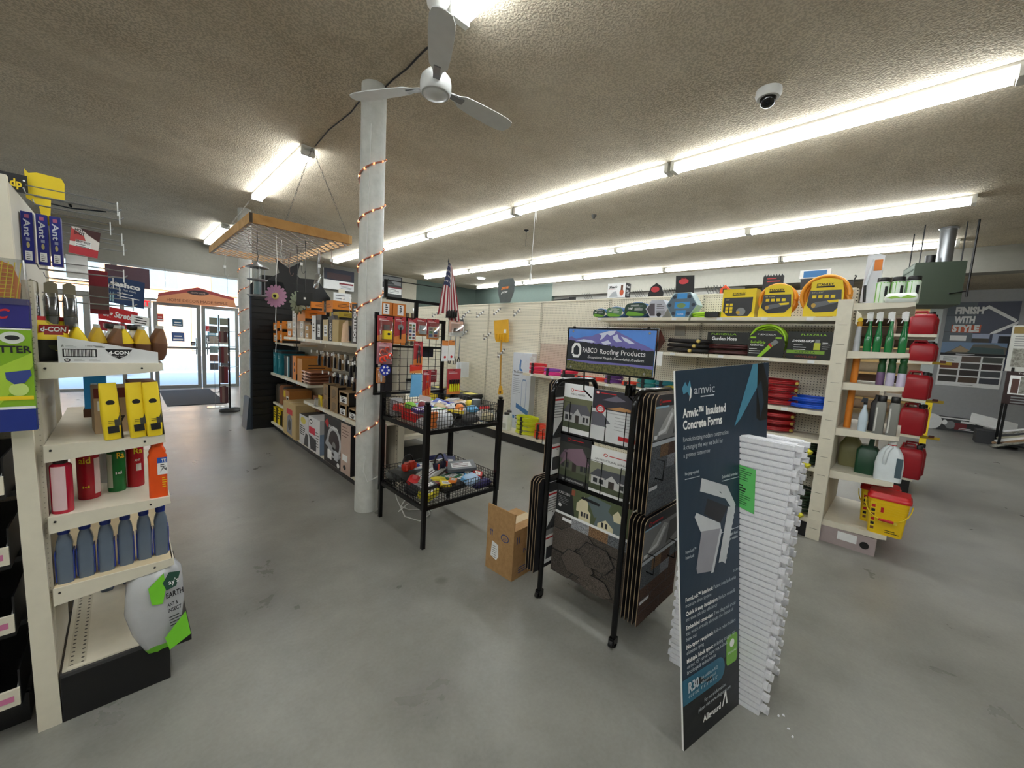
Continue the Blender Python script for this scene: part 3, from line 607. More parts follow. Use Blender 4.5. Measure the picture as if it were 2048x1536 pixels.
# fourth shelf: six grey bottles with blue caps
NAVY = col((20, 46, 140), .3); GLQ = col((98, 112, 130), .3)
t0 = thing('repellent_bottle', 'grey bottle with a blue cap on the fourth shelf, nearest the upright', 'bottle', (-.19, 2.24, .565), 0)
b = MB().rbox([(0, .022, .028, .01), (.10, .024, .03, .012), (.135, .021, .028, .012), (.145, .023, .029, .012), (.17, .02, .025, .012), (.19, .014, .015, .01), (.2, .014, .014, .01)], GLQ)
b.build('bottle', t0); MB().rbox([(.01, .002, .024, .002, .0235, 0), (.125, .002, .024, .002, .0245, 0)], NAVY).rbox([(.01, .002, .024, .002, -.0235, 0), (.125, .002, .024, .002, -.0245, 0)], NAVY).build('wrap_label', t0)
MB().lathe([(.0165, .195), (.017, .2), (.017, .23), (.012, .235)], NAVY, n=18).rbox([(.232, .014, .03, .008, 0, -.01), (.248, .016, .038, .008, 0, -.012), (.252, .012, .03, .008, 0, -.01)], NAVY).build('trigger_cap', t0)
for i, (x, y) in enumerate(((-.135, 2.25), (-.078, 2.255), (-.02, 2.265), (.038, 2.275), (.093, 2.28))):
    dup(t0, (x, y, .565), 0, 'grey bottle with a blue cap on the fourth shelf, %s from the upright' % ('second', 'third', 'fourth', 'fifth', 'farthest')[i])
for i, (x, y) in enumerate(((-.1, 2.78), (-.02, 2.80), (.06, 2.81))):
    dup(t0, (x, y, .212), 0, 'grey bottle in the shade at the back of the bottom shelf, %s one' % ('left', 'middle', 'right')[i])
# bag hanging over the bottom shelf
t = thing('insect_killer_bag', 'silver and green plastic bag of insect killer leaning at the bottom shelf corner', 'bag', (.085, 2.19, .165), 0, None, (-.1, -.06, .12))
b = MB(); SILB = col((190, 192, 196), .22, .15); LIME = col((120, 206, 50), .3)
rows = [(0, .052, .02, .0), (.03, .064, .035, -.004), (.1, .082, .05, -.01), (.2, .096, .058, -.008), (.28, .096, .05, .0), (.34, .088, .035, .004), (.375, .07, .015, .004), (.39, .064, .004, .004)]
rg = random.Random(11); ls = []
for z, a, d, ox in rows:
    l = []
    for k in range(24):
        an = 2*PI*k/24; ca, sa = math.cos(an), math.sin(an)
        rr = 1+rg.uniform(-.05, .05)
        l.append((ox+a*math.copysign(abs(ca)**.6, ca)*rr, d*math.copysign(abs(sa)**.7, sa)*rr, z+rg.uniform(-.006, .006)))
    ls.append(l)
b.loops(ls[:2], LIME, caps=False).loops(ls[1:], SILB, caps=False); b.add(ls[0], [tuple(range(24))[::-1]], LIME).add(ls[-1], [tuple(range(24))], SILB); b.build('bag', t)
S = Surf((.0, -.068, .07), (.09, -.062, .07), (.085, -.058, .32), (.0, -.064, .32)); b = MB().p(S, [(0, .0), (.9, .3), (.95, -.15), (.1, -.25)], LIME, .001).p(S, [(-.35, .95), (.3, 1.12), (.3, .85), (.1, .6), (-.3, .65)], LIME, .001).p(S, [(.2, .95), (.5, 1.1), (.95, 1.05), (.7, .82), (.3, .8)], col((30, 74, 60)), .0016)
b.t(S, "ay's", .42, .88, .09, PAPER, w=.4, o=.003).t(S, 'EARTH', .25, .66, .09, INK, w=.7, bold=.03, o=.002, sh=.1).t(S, 'ANT &', .25, .5, .065, INK, w=.42, bold=.02).t(S, 'INSECT', .25, .4, .065, INK, w=.52, bold=.02).lines(S, .25, .85, .3, 4, .05, DKGREY, .018).build('print', t)
# far topper signs left of the entrance
t = thing('topper_sign', 'dark blue sign with white drop logo on a wire display left of the entrance', 'sign', (0, 4.0, 0), 0, None)
q = MB(); S = Surf((-.115, 0, 1.73), (.115, 0, 1.69), (.125, 0, 1.88), (-.11, 0, 1.915)); q.prism([(-.115, 1.73), (.115, 1.69), (.125, 1.88), (-.11, 1.915)], .001, .008, NAVY)
q.r(S, 0, 0, 1, 1, col((20, 52, 96)), .0004).t(S, 'sashco', .25, .66, .17, PAPER, w=.66, bold=.05).t(S, 'Products That Work.', .26, .52, .08, PAPER, w=.55, sh=.3).lines(S, .4, .92, .4, 2, .12, PAPER, .03).e(S, .15, .62, .08, .14, PAPER).p(S, [(.09, .68), (.15, .95), (.21, .68)], PAPER).e(S, .15, .58, .03, .05, col((20, 52, 96)), .0015)
for i in range(6): q.p(S, [(.02+i*.055, .05), (.05+i*.055, .05), (.05+i*.055, .28), (.035+i*.055, .42), (.02+i*.055, .28)], col((150, 190, 196)))
q.build('sign_face', t)
q = MB(); S = Surf((-.12, 0, 1.60), (.08, 0, 1.57), (.082, 0, 1.66), (-.12, 0, 1.70)); q.prism([(-.12, 1.60), (.08, 1.57), (.082, 1.66), (-.12, 1.70)], .001, .008, RED)
q.t(S, 'Big Stretch', .12, .3, .42, PAPER, w=.82, bold=.03, sh=.3).r(S, .82, .0, 1.3, .75, PAPER).lines(S, .9, 1.25, .55, 3, .2, INK, .08).r(S, .0, -.8, .7, -.1, col((150, 24, 40))).t(S, 'LG OU', .1, -.55, .3, PAPER, w=.55)
q.build('sign_strip', t); MB().tube([(0, .03, 0), (0, .03, 1.8)], .012, STEEL).tube([(-.2, .03, .01), (.2, .03, .01)], .012, STEEL).tube([(0, -.17, .01), (0, .23, .01)], .012, STEEL).tube([(-.12, .03, 1.55), (.12, .03, 1.55)], .004, STEEL).tube([(-.12, .03, 1.3), (.12, .03, 1.3)], .004, STEEL).build('stand', t)
for i in range(4): MB().rbox([(1.32, .014, .01, .005), (1.46, .014, .01, .005), (1.52, .004, .004, .003)], (PAPER, BLACK, col((60, 90, 140)), DKGREY)[i], (-.09+.06*i, 0)).build('caulk_tube', t)
t = thing('exit_sign', 'red exit sign in the glass left of the entrance doors', 'sign', (.33, 12.6, 1.92)); q = MB().box(-.16, 0, 0, .16, .03, .19, col((206, 202, 200))); S = front(.32, .19); q.t(S, 'EXIT', .5, .2, .6, col((214, 30, 34), emit=1.), w=.85, bold=.05, al='c'); q.build('face', t)
t = thing('window_poster', 'plum coloured poster behind the upper glass left of the entrance', 'poster', (.12, 12.6, 2.35)); MB().box(-.36, 0, 0, .36, .01, .45, col((84, 60, 70))).build('sheet', t)
# header over the doors
t = thing('entrance_sign', 'orange and red peaked wooden sign hanging over the entrance doors', 'sign', (1.345, 12.5, 0))
q = MB().prism([(-.77, 2.06), (.78, 2.10), (.73, 2.34), (0, 2.485), (-.72, 2.27)], 0, .03, col((206, 140, 100), .6)); S = Surf((-.77, 0, 2.06), (.78, 0, 2.10), (.78, 0, 2.53), (-.77, 0, 2.49))
q.p(S, [(.03, .5), (.497, .99), (.97, .55), (.97, .4), (.497, .78), (.015, .32)], col((152, 62, 60)), .002).t(S, 'HOME DECOR MADE SIMPLE', .12, .1, .16, col((110, 60, 40)), w=.76, o=.003).e(S, .5, .68, .14, .14, col((90, 50, 54)), .004).e(S, .5, .68, .125, .115, col((44, 32, 36)), .005).t(S, 'HEARTH & HOME', .41, .62, .09, col((180, 150, 140)), w=.18, o=.006)
q.build('board', t)
for x in (-.6, .6): MB().tube([(x, .015, 2.3), (x, .015, 2.8), (x, .155, 2.9)], .004, STEEL).build('hanger', t)
tag(MB().box(.56, 9.9, 0, 1.50, 12.25, .012, col((46, 48, 52), .95)).build('entrance_mat'), 'dark grey entrance mat on the floor inside the glass doors', 'mat')
# spinner rack and card stand near the entrance
t = thing('spinner_rack', 'spinner rack with dark red hanging packets, left of the far column', 'rack', (1.40, 8.95, 0))
MB().lathe([(.17, 0), (.17, .05), (.05, .07)], BLACK, n=20).tube([(0, 0, .05), (0, 0, 1.75)], .015, BLACK).build('pole', t)
for zi, z in enumerate((.48, .85, 1.22, 1.5)):
    MB().tube([(.13*math.cos(a), .13*math.sin(a), z) for a in [2*PI*k/12 for k in range(12)]], .004, CHROME, closed=True).build('ring', t)
    for k in range(7):
        a = PI*.65+k*.36; MB().box(-.03, -.008, -.3 if z < 1.4 else -.2, .03, .008, 0, (col((74, 40, 44)), col((110, 30, 40)), col((120, 96, 90)))[(k+zi) % 3], Matrix.Translation((.14*math.cos(a), .14*math.sin(a), z)) @ Matrix.Rotation(a+PI/2, 4, 'Z')).build('packet', t)
t = thing('card_stand', 'slim clear stand with small packets beside the entrance mat', 'stand', (1.25, 9.5, 0)); MB().box(-.14, -.1, 0, .14, .1, .008, CLEAR).tube([(0, 0, 0), (0, 0, 1.4)], .006, CLEAR).build('pole', t)
t = thing('postcard_rack', 'small rack of pictures behind the glass stand at the right door', 'rack', (1.62, 11.6, 0)); MB().tube([(0, 0, 0), (0, 0, 1.85)], .012, DKGREY).tube([(-.15, 0, .01), (.15, 0, .01)], .01, DKGREY).tube([(0, -.15, .01), (0, .15, .01)], .01, DKGREY).build('pole', t)
for i, (z, c) in enumerate(((.55, (90, 90, 96)), (.75, (120, 84, 74)), (.95, (130, 150, 150)), (1.18, (170, 160, 150)), (1.42, (90, 84, 76)), (1.62, (120, 124, 110)))):
    for k in (-1, 1): MB().box(k*.1-.08, -.02, z, k*.1+.08, 0, z+.16, col(c)).build('card', t)

# ================================================================== hanging lattice frame and what hangs from it
PINE = mat_wood('pine_board', (196, 150, 92), (222, 182, 126), (30, 3, 3)); PINE2 = mat_wood('pine_board_dark', (178, 128, 66), (204, 156, 92), (3, 30, 3))
GX0, GX1, GY0, GY1, GZ = .98, 2.06, 5.03, 7.75, 2.70
t = thing('hanging_lattice', 'pine-framed white lattice panel hung flat on chains below the ceiling light', 'lattice', (0, 0, 0))
b = MB().box(GX0, GY0, GZ, GX0+.038, GY1, GZ+.10, PINE).box(GX1-.038, GY0, GZ, GX1, GY1, GZ+.10, PINE).box(GX0+.038, GY0, GZ, GX1-.038, GY0+.038, GZ+.10, PINE2).box(GX0+.038, GY1-.038, GZ, GX1-.038, GY1, GZ+.10, PINE2)
b.box(GX0+.001, GY0-.003, GZ+.0, GX0+.03, GY0+.0, GZ+.1, col((70, 58, 44))); b.build('frame', t)
LAT = col((186, 182, 180), .45); b = MB()
def clipseg(p, d):
    ts = [-9, 9]
    for k, (lo, hi) in enumerate(((GX0+.01, GX1-.01), (GY0+.01, GY1-.01))):
        a, c = (lo-p[k])/d[k], (hi-p[k])/d[k]; ts = [max(ts[0], min(a, c)), min(ts[1], max(a, c))]
    return ts
for sgn in (1, -1):
    k = 0; dx, dy = .6, .8*sgn
    for i in range(-30, 45):
        p = (GX0, GY0+i*.16); a, c = clipseg(p, (dx, dy))
        if c-a < .03: continue
        z = GZ-.004-(.004 if sgn > 0 else 0); P = [Vector((p[0]+dx*v, p[1]+dy*v, z)) for v in (a, c)]
        nrm = Vector((-dy, dx, 0))*.011
        for m0 in (P,): b.add([P[0]-nrm, P[1]-nrm, P[1]+nrm, P[0]+nrm]+[q+Vector((0, 0, .004)) for q in (P[0]-nrm, P[1]-nrm, P[1]+nrm, P[0]+nrm)], [(3, 2, 1, 0), (4, 5, 6, 7), (0, 1, 5, 4), (2, 3, 7, 6)], LAT)
b.build('lattice_panel', t)
CHN = col((120, 116, 110), .4, .6)
def chain(p, q, name='chain', par=None):
    p, q = Vector(p), Vector(q); L = (q-p).length; n = int(L/.035); b = MB(); d = (q-p).normalized(); s = d.orthogonal().normalized(); u = d.cross(s)
    for i in range(n):
        c = p+(q-p)*((i+.5)/n); v = s if i % 2 else u
        b.tube([c+d*.022*math.cos(a)+v*.008*math.sin(a) for a in [2*PI*k/6 for k in range(6)]], .0022, CHN, 4, closed=True)
    return b.build(name, par)
chain((1.56, 4.93, CE-.02), (GX0+.35, GY0+.02, GZ+.1), par=t); chain((1.56, 4.93, CE-.02), (GX1-.03, GY0+.05, GZ+.1), par=t)
chain((1.50, 7.42, CE-.02), (GX0+.03, GY1-.5, GZ+.1), par=t); chain((1.56, 7.42, CE-.02), (GX1-.1, GY1-.2, GZ+.1), par=t)
ZL = GZ-.008
t = thing('bird_feeder', 'clear bird feeder with a grey metal roof hanging from the lattice', 'bird feeder', (1.127, 5.406, 0))
MB().tube([(0, 0, ZL+.02), (.004, 0, ZL-.1), (-.004, 0, 2.5), (.01, 0, 2.42), (0, 0, 2.35)], .004, BLACK).build('hanger', t)
MB().lathe([(.004, 2.355), (.03, 2.335), (.115, 2.295), (.118, 2.288), (.0, 2.30)], STEEL, n=24).build('roof', t)
MB().lathe([(.042, 1.98), (.042, 2.3)], CLEAR, n=20, caps=False).build('tube', t); MB().lathe([(.038, 1.99), (.038, 2.13)], col((110, 150, 160), .4), n=16).build('seed', t)
for z in (2.14, 1.96): MB().lathe([(.03, z), (.10, z+.006), (.105, z+.018), (.04, z+.012)], STEEL, n=24).build('tray', t)
for a in (0, PI/2, PI, 1.5*PI): MB().tube([(.075*math.cos(a), .075*math.sin(a), 1.97), (.075*math.cos(a), .075*math.sin(a), 2.3)], .0035, STEEL, 5).build('rod', t)
def flower(loc, label, pc, cc, r, rz, leaf=None):
    t = thing('metal_flower', label, 'garden ornament', loc, rz)
    MB().tube([(0, 0, ZL+.02), (.012, 0, 2.4), (-.004, 0, 2.2), (.0, .0, 1.95), (-.01, 0, 1.72), (.004, 0, 1.5), (-.012, 0, 1.32)], .004, PAPER if not leaf else BLACK, 5).build('stem', t)
    zc = 1.99; b = MB()
    for k in range(16):
        a = 2*PI*k/16; M = Matrix.Translation((0, -.012, zc)) @ Matrix.Rotation(a, 4, 'Y')
        b.prism([(-.012, .03), (.012, .03), (.021, r*.7), (.014, r*.95), (0, r), (-.014, r*.95), (-.021, r*.7)], -.001-.004*(k % 2), .002-.004*(k % 2), col(pc, .4), M)
    b.build('petals', t)
    M = Matrix.Translation((0, -.02, zc)) @ Matrix.Rotation(PI/2, 4, 'X')
    MB().lathe([(.04, -.005), (.04, .006), (.022, .012)], col(cc), n=16, M=M).lathe([(.02, .01), (.016, .02), (0, .022)], INK, n=12, M=M).build('flower_centre', t)
flower((1.32, 5.409, 0), 'pink metal daisy on a white cord hanging from the lattice', (206, 150, 186), (226, 214, 120), .135, -.75)
flower((1.60, 5.6, -.04), 'dark green metal flower hanging edge-on behind the black plaque', (104, 116, 86), (70, 74, 50), .15, .62, 1)
t = thing('hanging_plaque', 'black square plaque hanging from the lattice on a thin wire', 'plaque', (1.618, 5.351, 0), -.35); MB().tube([(0, 0, ZL+.02), (.01, 0, 2.5), (0, 0, 2.07)], .003, BLACK).build('wire', t)
MB().box(-.09, 0, 1.91, .09, .022, 2.07, col((26, 28, 26), .3)).box(-.012, -.002, 1.985, .012, 0, 2.01, PAPER).build('board', t)
t = thing('star_ornament', 'large black star ornament hanging between lattice and slatted panel', 'ornament', (1.85, 6.9, 0), 0); MB().tube([(0, 0, ZL+.02), (0, 0, 2.6)], .003, BLACK).build('wire', t)
MB().prism([((.30 if k % 2 == 0 else .125)*math.sin(PI+k*PI/5), 2.42+(.30 if k % 2 == 0 else .125)*math.cos(PI+k*PI/5)) for k in range(10)], 0, .02, col((22, 22, 24), .6)).build('star', t)
t = thing('hummingbird_feeder', 'clear glass tube feeder hanging tilted from the lattice', 'bird feeder', (1.94, 5.85, 0)); MB().tube([(0, 0, ZL+.02), (-.01, 0, 2.5), (0, 0, 2.38)], .003, STEEL).build('wire', t)
MB().lathe([(.0, 2.18), (.03, 2.19), (.034, 2.22), (.034, 2.38), (.03, 2.385)], CLEAR, n=16, M=Matrix.Translation((0, 0, 2.38)) @ Matrix.Rotation(.18, 4, 'Y') @ Matrix.Translation((0, 0, -2.38))).build('tube', t)
HK = col((120, 92, 84), .4, .5)
def shook(x, y, L, c, label, taglet=False):
    t = thing('hanging_hook', label, 'hook', (x, y, 0)); z = ZL
    MB().tube([(-.012, 0, z-.01), (-.010, 0, z+.014), (.0, 0, z+.018), (.006, 0, z), (.0, 0, z-L*.6), (.0, 0, z-L+.05), (.012, 0, z-L+.01), (.03, 0, z-L), (.045, 0, z-L+.02), (.046, 0, z-L+.04)], .0032, c, 5).build('wire', t)
    if taglet: MB().box(-.016, -.003, z-L*.5-.04, .016, 0, z-L*.5, PAPER).build('price_tag', t)
for x, y, L, c, lb, tg in ((1.15, 7.58, .33, WHITE, 'white wire hook at the far left edge of the lattice', 1), (1.05, 5.42, .16, HK, 'short brown hook beside the bird feeder wire', 0), (1.42, 5.6, .22, PAPER, 'pale S-hook just right of the pink daisy cord', 0),
                         (1.46, 5.75, .26, CHROME, 'shiny S-hook left of the hanging star', 0), (1.62, 6.2, .24, BLACK, 'black hook above the hanging star', 0), (1.72, 6.35, .32, HK, 'long brown wire hook in front of the star', 0), (1.80, 6.1, .30, BLACK, 'black wire hook right of the plaque', 1),
                         (1.88, 5.6, .2, HK, 'short brown hook at the right of the lattice', 0), (1.97, 5.9, .34, STEEL, 'thin grey wire hook beside the tube feeder', 1), (2.0, 5.55, .24, HK, 'curved brown hook nearest the round column', 1)):
    shook(x, y, L, c, lb, tg)

# ================================================================== black slatted end panel and centre gondola
SLAT = col((16, 17, 19), .45)
t = thing('slatwall_panel', 'tall black slatted display panel with clipped top corners, behind the tool shelves', 'display panel', (1.99, 7.18, 0))
b = MB().prism([(-.58, 0), (.58, 0), (.58, 2.2), (.38, 2.47), (-.44, 2.42), (-.60, 2.24)], .012, .03, SLAT)
for i in range(20): b.box(-.575, .0, .14+i*.1, .575, .013, .14+i*.1+.082, SLAT)
b.build('panel', t); MB().box(-.60, -.01, 0, -.575, .04, 2.2, col((40, 50, 66), .4)).box(.56, -.01, 0, .59, .04, 2.2, BLACK).build('edge_trim', t)
MB().prism([(-.60, 0), (-.66, .0), (-.62, .5), (-.59, .5)], .0, .35, col((58, 70, 84), .4)).build('foot', t)
# centre gondola: local x runs from its far end (y 7.1) to its near end (y 3.72)
t = thing('tool_shelving', 'double-sided beige shelving with tool boxes, running back from the round column', 'shelving', (1.65, 7.08, 0), W_)
LL = 3.34
MB().box(0, .05, 0, LL, .80, .1, BLACK).build('kick_base', t)
for x in (0, 1.14, 2.26, LL-.04): MB().box(x, .395, 0, x+.04, .445, 1.37 if x < 2 else 1.50, BEIGE).build('upright', t)
for x0, x1, zt in ((.04, 1.14, 1.9), (1.18, 2.26, 1.52), (2.30, LL-.04, 1.52)): MB().box(x0, .41, .13, x1, .43, zt, PEGL).build('back_panel', t)
shelf_part(t, 0, LL, 0, .40, .13, .03, [.3, .9, 1.5, 2.1, 2.7, 3.1]); shelf_part(t, 0, LL, .44, .84, .13, .03, [])
shelf_part(t, 0, .86, .03, .38, .445, .03, [.2]); shelf_part(t, 1.6, LL, .0, .38, .70, .035, [1.8, 2.3, 2.9]); shelf_part(t, 0, 1.75, .0, .38, .915, .035, [.3, .8, 1.3]); shelf_part(t, 0, .95, .06, .38, 1.40, .03, [.3]); shelf_part(t, .72, LL, .0, .38, 1.50, .035, [1.0, 1.6, 2.2, 2.8])
for z in (.52, .9): shelf_part(t, 2.0, LL, .46, .80, z, .035, [])
MB().box(LL-.002, .385, 0, LL+.04, .455, 1.5, mat_peg('slotted_post', (206, 200, 182), .05, .1, .006)).build('upright', t)
# goods, world coordinates: front plane x = 1.66
def gbox(y, z, w, d, h, base, label, f=None, s=None, x=1.675, nm='tool_box', cat='box', group=None, tt=None):
    return carton(nm, label, cat, (x, y, z), W_, w, d, h, base, f, s, None, tt, group)
DEW = col((226, 136, 42), .5); KR = col((150, 122, 86), .7)
def f_lbl(b, S): b.r(S, .25, .12, .75, .62, PAPER).lines(S, .3, .7, .5, 4, .09, INK, .03).r(S, .0, .8, 1, 1, BLACK)
def f_lbl2(b, S): b.r(S, .2, .2, .8, .75, PAPER).lines(S, .28, .72, .62, 3, .14, INK, .05)
def s_orb(b, S): b.r(S, .0, 0, 1, .25, BLACK).lines(S, .2, .8, .7, 3, .12, INK, .04)
def s_blk(b, S): b.r(S, .35, 0, 1, 1, BLACK).t(S, 'BOSTITCH', .75, .06, .1, PAPER, rot=90, w=.9) if S.H > .2 else b.r(S, .35, 0, 1, 1, BLACK)
boxes = [  # y, z, w, d, h, colour, front, side, x, label
 (6.93, 1.40, .22, .28, .17, DEW, f_lbl, s_orb, 'orange nailer box with a white label, lower one at the far end, top shelf'),
 (6.93, 1.575, .22, .28, .15, DEW, f_lbl, s_orb, 'orange nailer box with a white label, upper one at the far end, top shelf'),
 (6.62, 1.40, .13, .25, .16, DEW, f_lbl2, s_orb, 'small orange fastener box, lower one second from the far end'),
 (6.62, 1.565, .13, .25, .16, DEW, f_lbl, s_orb, 'small orange fastener box, upper one second from the far end'),
 (6.20, 1.50, .2, .24, .11, DEW, f_lbl2, s_orb, 'orange fastener box, lower one on the front top shelf beside the far stack'),
 (6.20, 1.612, .2, .24, .11, col((210, 190, 168)), f_lbl2, s_blk, 'tan fastener box, middle one on the front top shelf beside the far stack'),
 (5.98, 1.50, .17, .24, .12, col((206, 196, 184)), f_lbl2, s_blk, 'pale fastener box at the bottom of the three-high stack'),
 (5.98, 1.622, .17, .24, .12, col((214, 206, 196)), f_lbl2, s_blk, 'pale fastener box in the middle of the three-high stack'),
 (5.98, 1.744, .17, .24, .12, col((222, 214, 208)), f_lbl2, s_blk, 'pale fastener box at the top of the three-high stack'),
 (5.66, 1.50, .14, .25, .11, col((200, 190, 176)), f_lbl2, s_blk, 'small black-sided fastener box, lower of the pair left of the tall stapler boxes'),
 (5.66, 1.612, .14, .25, .11, col((204, 196, 182)), f_lbl2, s_blk, 'small black-sided fastener box, upper of the pair left of the tall stapler boxes'),
 (5.45, 1.50, .15, .22, .09, KRAFT2, f_lbl2, None, 'light brown small box, lower one beside the white stapler box'),
 (5.45, 1.592, .15, .22, .09, KRAFT2, f_lbl2, None, 'light brown small box, upper one beside the white stapler box'),
 (5.68, 1.725, .32, .25, .14, DEW, None, s_orb, 'bright orange long box lying on the small fastener boxes'),
]
for y, z, w, d, h, c, f, s, lb in boxes: gbox(y, z, w, d, h, c, lb, f, s)
def f_orh(b, S): b.r(S, .18, .0, .4, 1, BLACK).lines(S, .22, .36, .8, 6, .12, PAPER, .03).lines(S, .5, .9, .6, 2, .2, col((150, 80, 20)), .05)
gbox(5.40, 1.866, .2, .26, .1, DEW, 'orange carton topping the stack, at its left', f_lbl2, s_orb)
gbox(4.88, 1.835, .34, .28, .13, DEW, 'orange and black carton, the highest on the top shelf', f_orh, s_orb, x=1.72)
gbox(4.66, 1.755, .28, .26, .08, col((178, 156, 40)), 'olive yellow carton under the highest orange one', f_orh, s_orb, x=1.72)
def f_st(b, S): b.r(S, 0, 0, 1, 1, col((40, 40, 44))).t(S, 'BOSTITCH', .92, .08, .1, PAPER, rot=90, w=1.8, bold=.03).r(S, .15, .1, .6, .35, PAPER).lines(S, .2, .6, .8, 3, .08, PAPER, .03)
gbox(5.20, 1.50, .15, .26, .29, PAPER, 'white stapler box on the front top shelf, left of the dark one', f_lbl2, f_st)
gbox(5.02, 1.50, .17, .28, .30, col((44, 44, 48)), 'dark stapler box with a white label on the top shelf', f_lbl, f_st)
gbox(4.80, 1.50, .18, .28, .24, col((198, 178, 136)), 'tan stapler box with white labels beside the dark one', f_lbl2, f_st)
t = thing('tool_box', 'large stapler carton with a black stripe and open grey top, middle of the top shelf', 'box', (1.675, 4.55, 1.5), W_)
MB().box(-.14, 0, 0, .14, .3, .24, col((190, 166, 112))).box(-.141, -.002, 0, -.04, .0, .24, col((54, 54, 56))).build('carton', t); q = MB(); S = Surf((-.14, -.003, 0), (-.04, -.003, 0), (-.04, -.003, .24), (-.14, -.003, .24)); q.t(S, 'BOSTITCH', .8, .08, .2, PAPER, rot=90, w=1.8, bold=.03).build('print', t)
MB().prism([(-.14, .24), (.04, .24), (-.02, .29), (-.2, .27)], 0, .3, col((80, 80, 82))).build('flap', t)
t = thing('clamshell_pack', 'clear clamshell pack with a black tool, right of the stapler cartons', 'pack', (1.68, 4.25, 1.5), W_); MB().prism([(-.1, 0), (.12, 0), (.08, .24), (-.06, .2)], .0, .1, CLEAR).build('blister', t); MB().prism([(.0, .02), (.07, .02), (.07, .16), (.02, .18)], .03, .08, INK).build('tool', t)
carton('nailer_box', 'tall black nailer box with vertical white lettering, next to the round column', 'box', (1.675, 3.99, 1.5), W_, .15, .3, .40, BLACK, lambda b, S: b.t(S, 'BOSTITCH', .72, .05, .15, PAPER, rot=90, w=2.2, bold=.05).e(S, .5, .92, .12, .03, DEW))
gbox(4.24, 1.5, .2, .12, .36, col((120, 120, 122)), 'grey narrow box with white labels behind the clamshell pack', lambda b, S: b.r(S, .1, .5, .9, .95, PAPER).lines(S, .2, .8, .85, 6, .06, GREY, .02), x=1.92)
# middle shelf
TEAL = col((22, 112, 128), .4)
def f_teal(b, S): b.r(S, 0, .9, 1, 1, DKGREY).p(S, [(.3, .25), (.5, .35), (.62, .8), (.5, .75), (.38, .45)], col((120, 190, 200))).lines(S, .1, .5, .8, 3, .06, PAPER, .02)
gbox(6.94, .915, .22, .32, .36, TEAL, 'teal tool box, farthest on the middle shelf', f_teal, f_teal); gbox(6.70, .915, .22, .32, .36, TEAL, 'teal tool box, second from the far end of the middle shelf', f_teal, f_teal)
gbox(6.42, .915, .26, .3, .30, DKGREY, 'dark box with a white strip between the teal and orange tool boxes', lambda b, S: b.r(S, .55, 0, .7, 1, PAPER).r(S, .7, 0, 1, 1, TEAL), f_teal, x=1.70)
def s_dw(b, S): b.r(S, 0, 0, .2, 1, INK).e(S, .35, .62, .05, .06, INK).e(S, .5, .45, .07, .05, INK).p(S, [(.3, .1), (.5, .1), (.55, .25), (.35, .28)], INK)
gbox(6.0, .915, .2, .38, .33, DEW, 'large orange saw box on the middle shelf', lambda b, S: b.r(S, 0, 0, .25, 1, INK).e(S, .65, .65, .1, .08, INK).e(S, .7, .4, .15, .08, INK), s_orb)
gbox(5.74, .915, .2, .38, .31, col((204, 140, 66)), 'tan and orange box right of the large orange saw box', None, s_orb)
CASE = col((108, 62, 40), .35)
for k in range(4):
    t = thing('organizer_case', 'flat brown organizer case, %s of the stack on the middle shelf' % ('bottom', 'second', 'third', 'top')[k], 'case', (1.67, 5.47, .917+k*.042), W_)
    MB().rbox([(0, .155, .13, .02), (.026, .165, .14, .02)], CASE, (0, .14)).build('tray', t); MB().rbox([(.027, .175, .15, .02), (.038, .172, .147, .02)], col((176, 120, 96), .3), (0, .14)).build('lid', t); MB().box(-.02, -.016, .01, .02, -.006, .03, col((220, 190, 170))).build('latch', t)
# hanging hand tool cards behind glass row
TOOLC = [(60, 62, 66), (40, 42, 60), (96, 66, 46), (120, 84, 60), (70, 64, 56), (150, 120, 80)]
rg = random.Random(5); first = None
for r_, (z, y0, n) in enumerate(((1.36, 5.35, 9), (1.13, 4.95, 11), (1.30, 4.35, 6))):
    for i in range(n):
        y = y0-.115*i if r_ < 2 else y0-.09*i
        if y < 3.85: continue
        c = TOOLC[rg.randrange(6)]; lb = 'carded hand tool on a white-tagged peg hook, %s row, %s from its far end' % (('upper', 'lower', 'right upper')[r_], ('first', 'second', 'third', 'fourth', 'fifth', 'sixth', 'seventh', 'eighth', 'ninth', 'tenth', 'eleventh')[i])
        t = thing('carded_tool', lb, 'tool', (1.80+.03*(i % 3), y, z-.20), W_); MB().prism([(-.035, 0), (.035, 0), (.035, .17), (0, .19), (-.035, .17)], 0, .006, col(c)).build('card', t)
        MB().rbox([(.01, .012, .012, .006), (.07, .014, .014, .006), (.14, .008, .008, .004)], col((40, 40, 44), .3), (0, -.012)).build('tool', t)
        MB().tube([(0, .2, .195), (0, -.10, .195)], .003, CHROME, 4).box(-.018, -.105, .17, .018, -.10, .205, PAPER).build('peg_hook', t)
gbox(4.0, 1.2, .3, .05, .05, DKGREY, 'dark rail of small bits hanging below the top shelf near the column', lambda b, S: [b.r(S, .05+i*.12, .2, .11+i*.12, .8, PAPER) for i in range(8)], x=1.9)
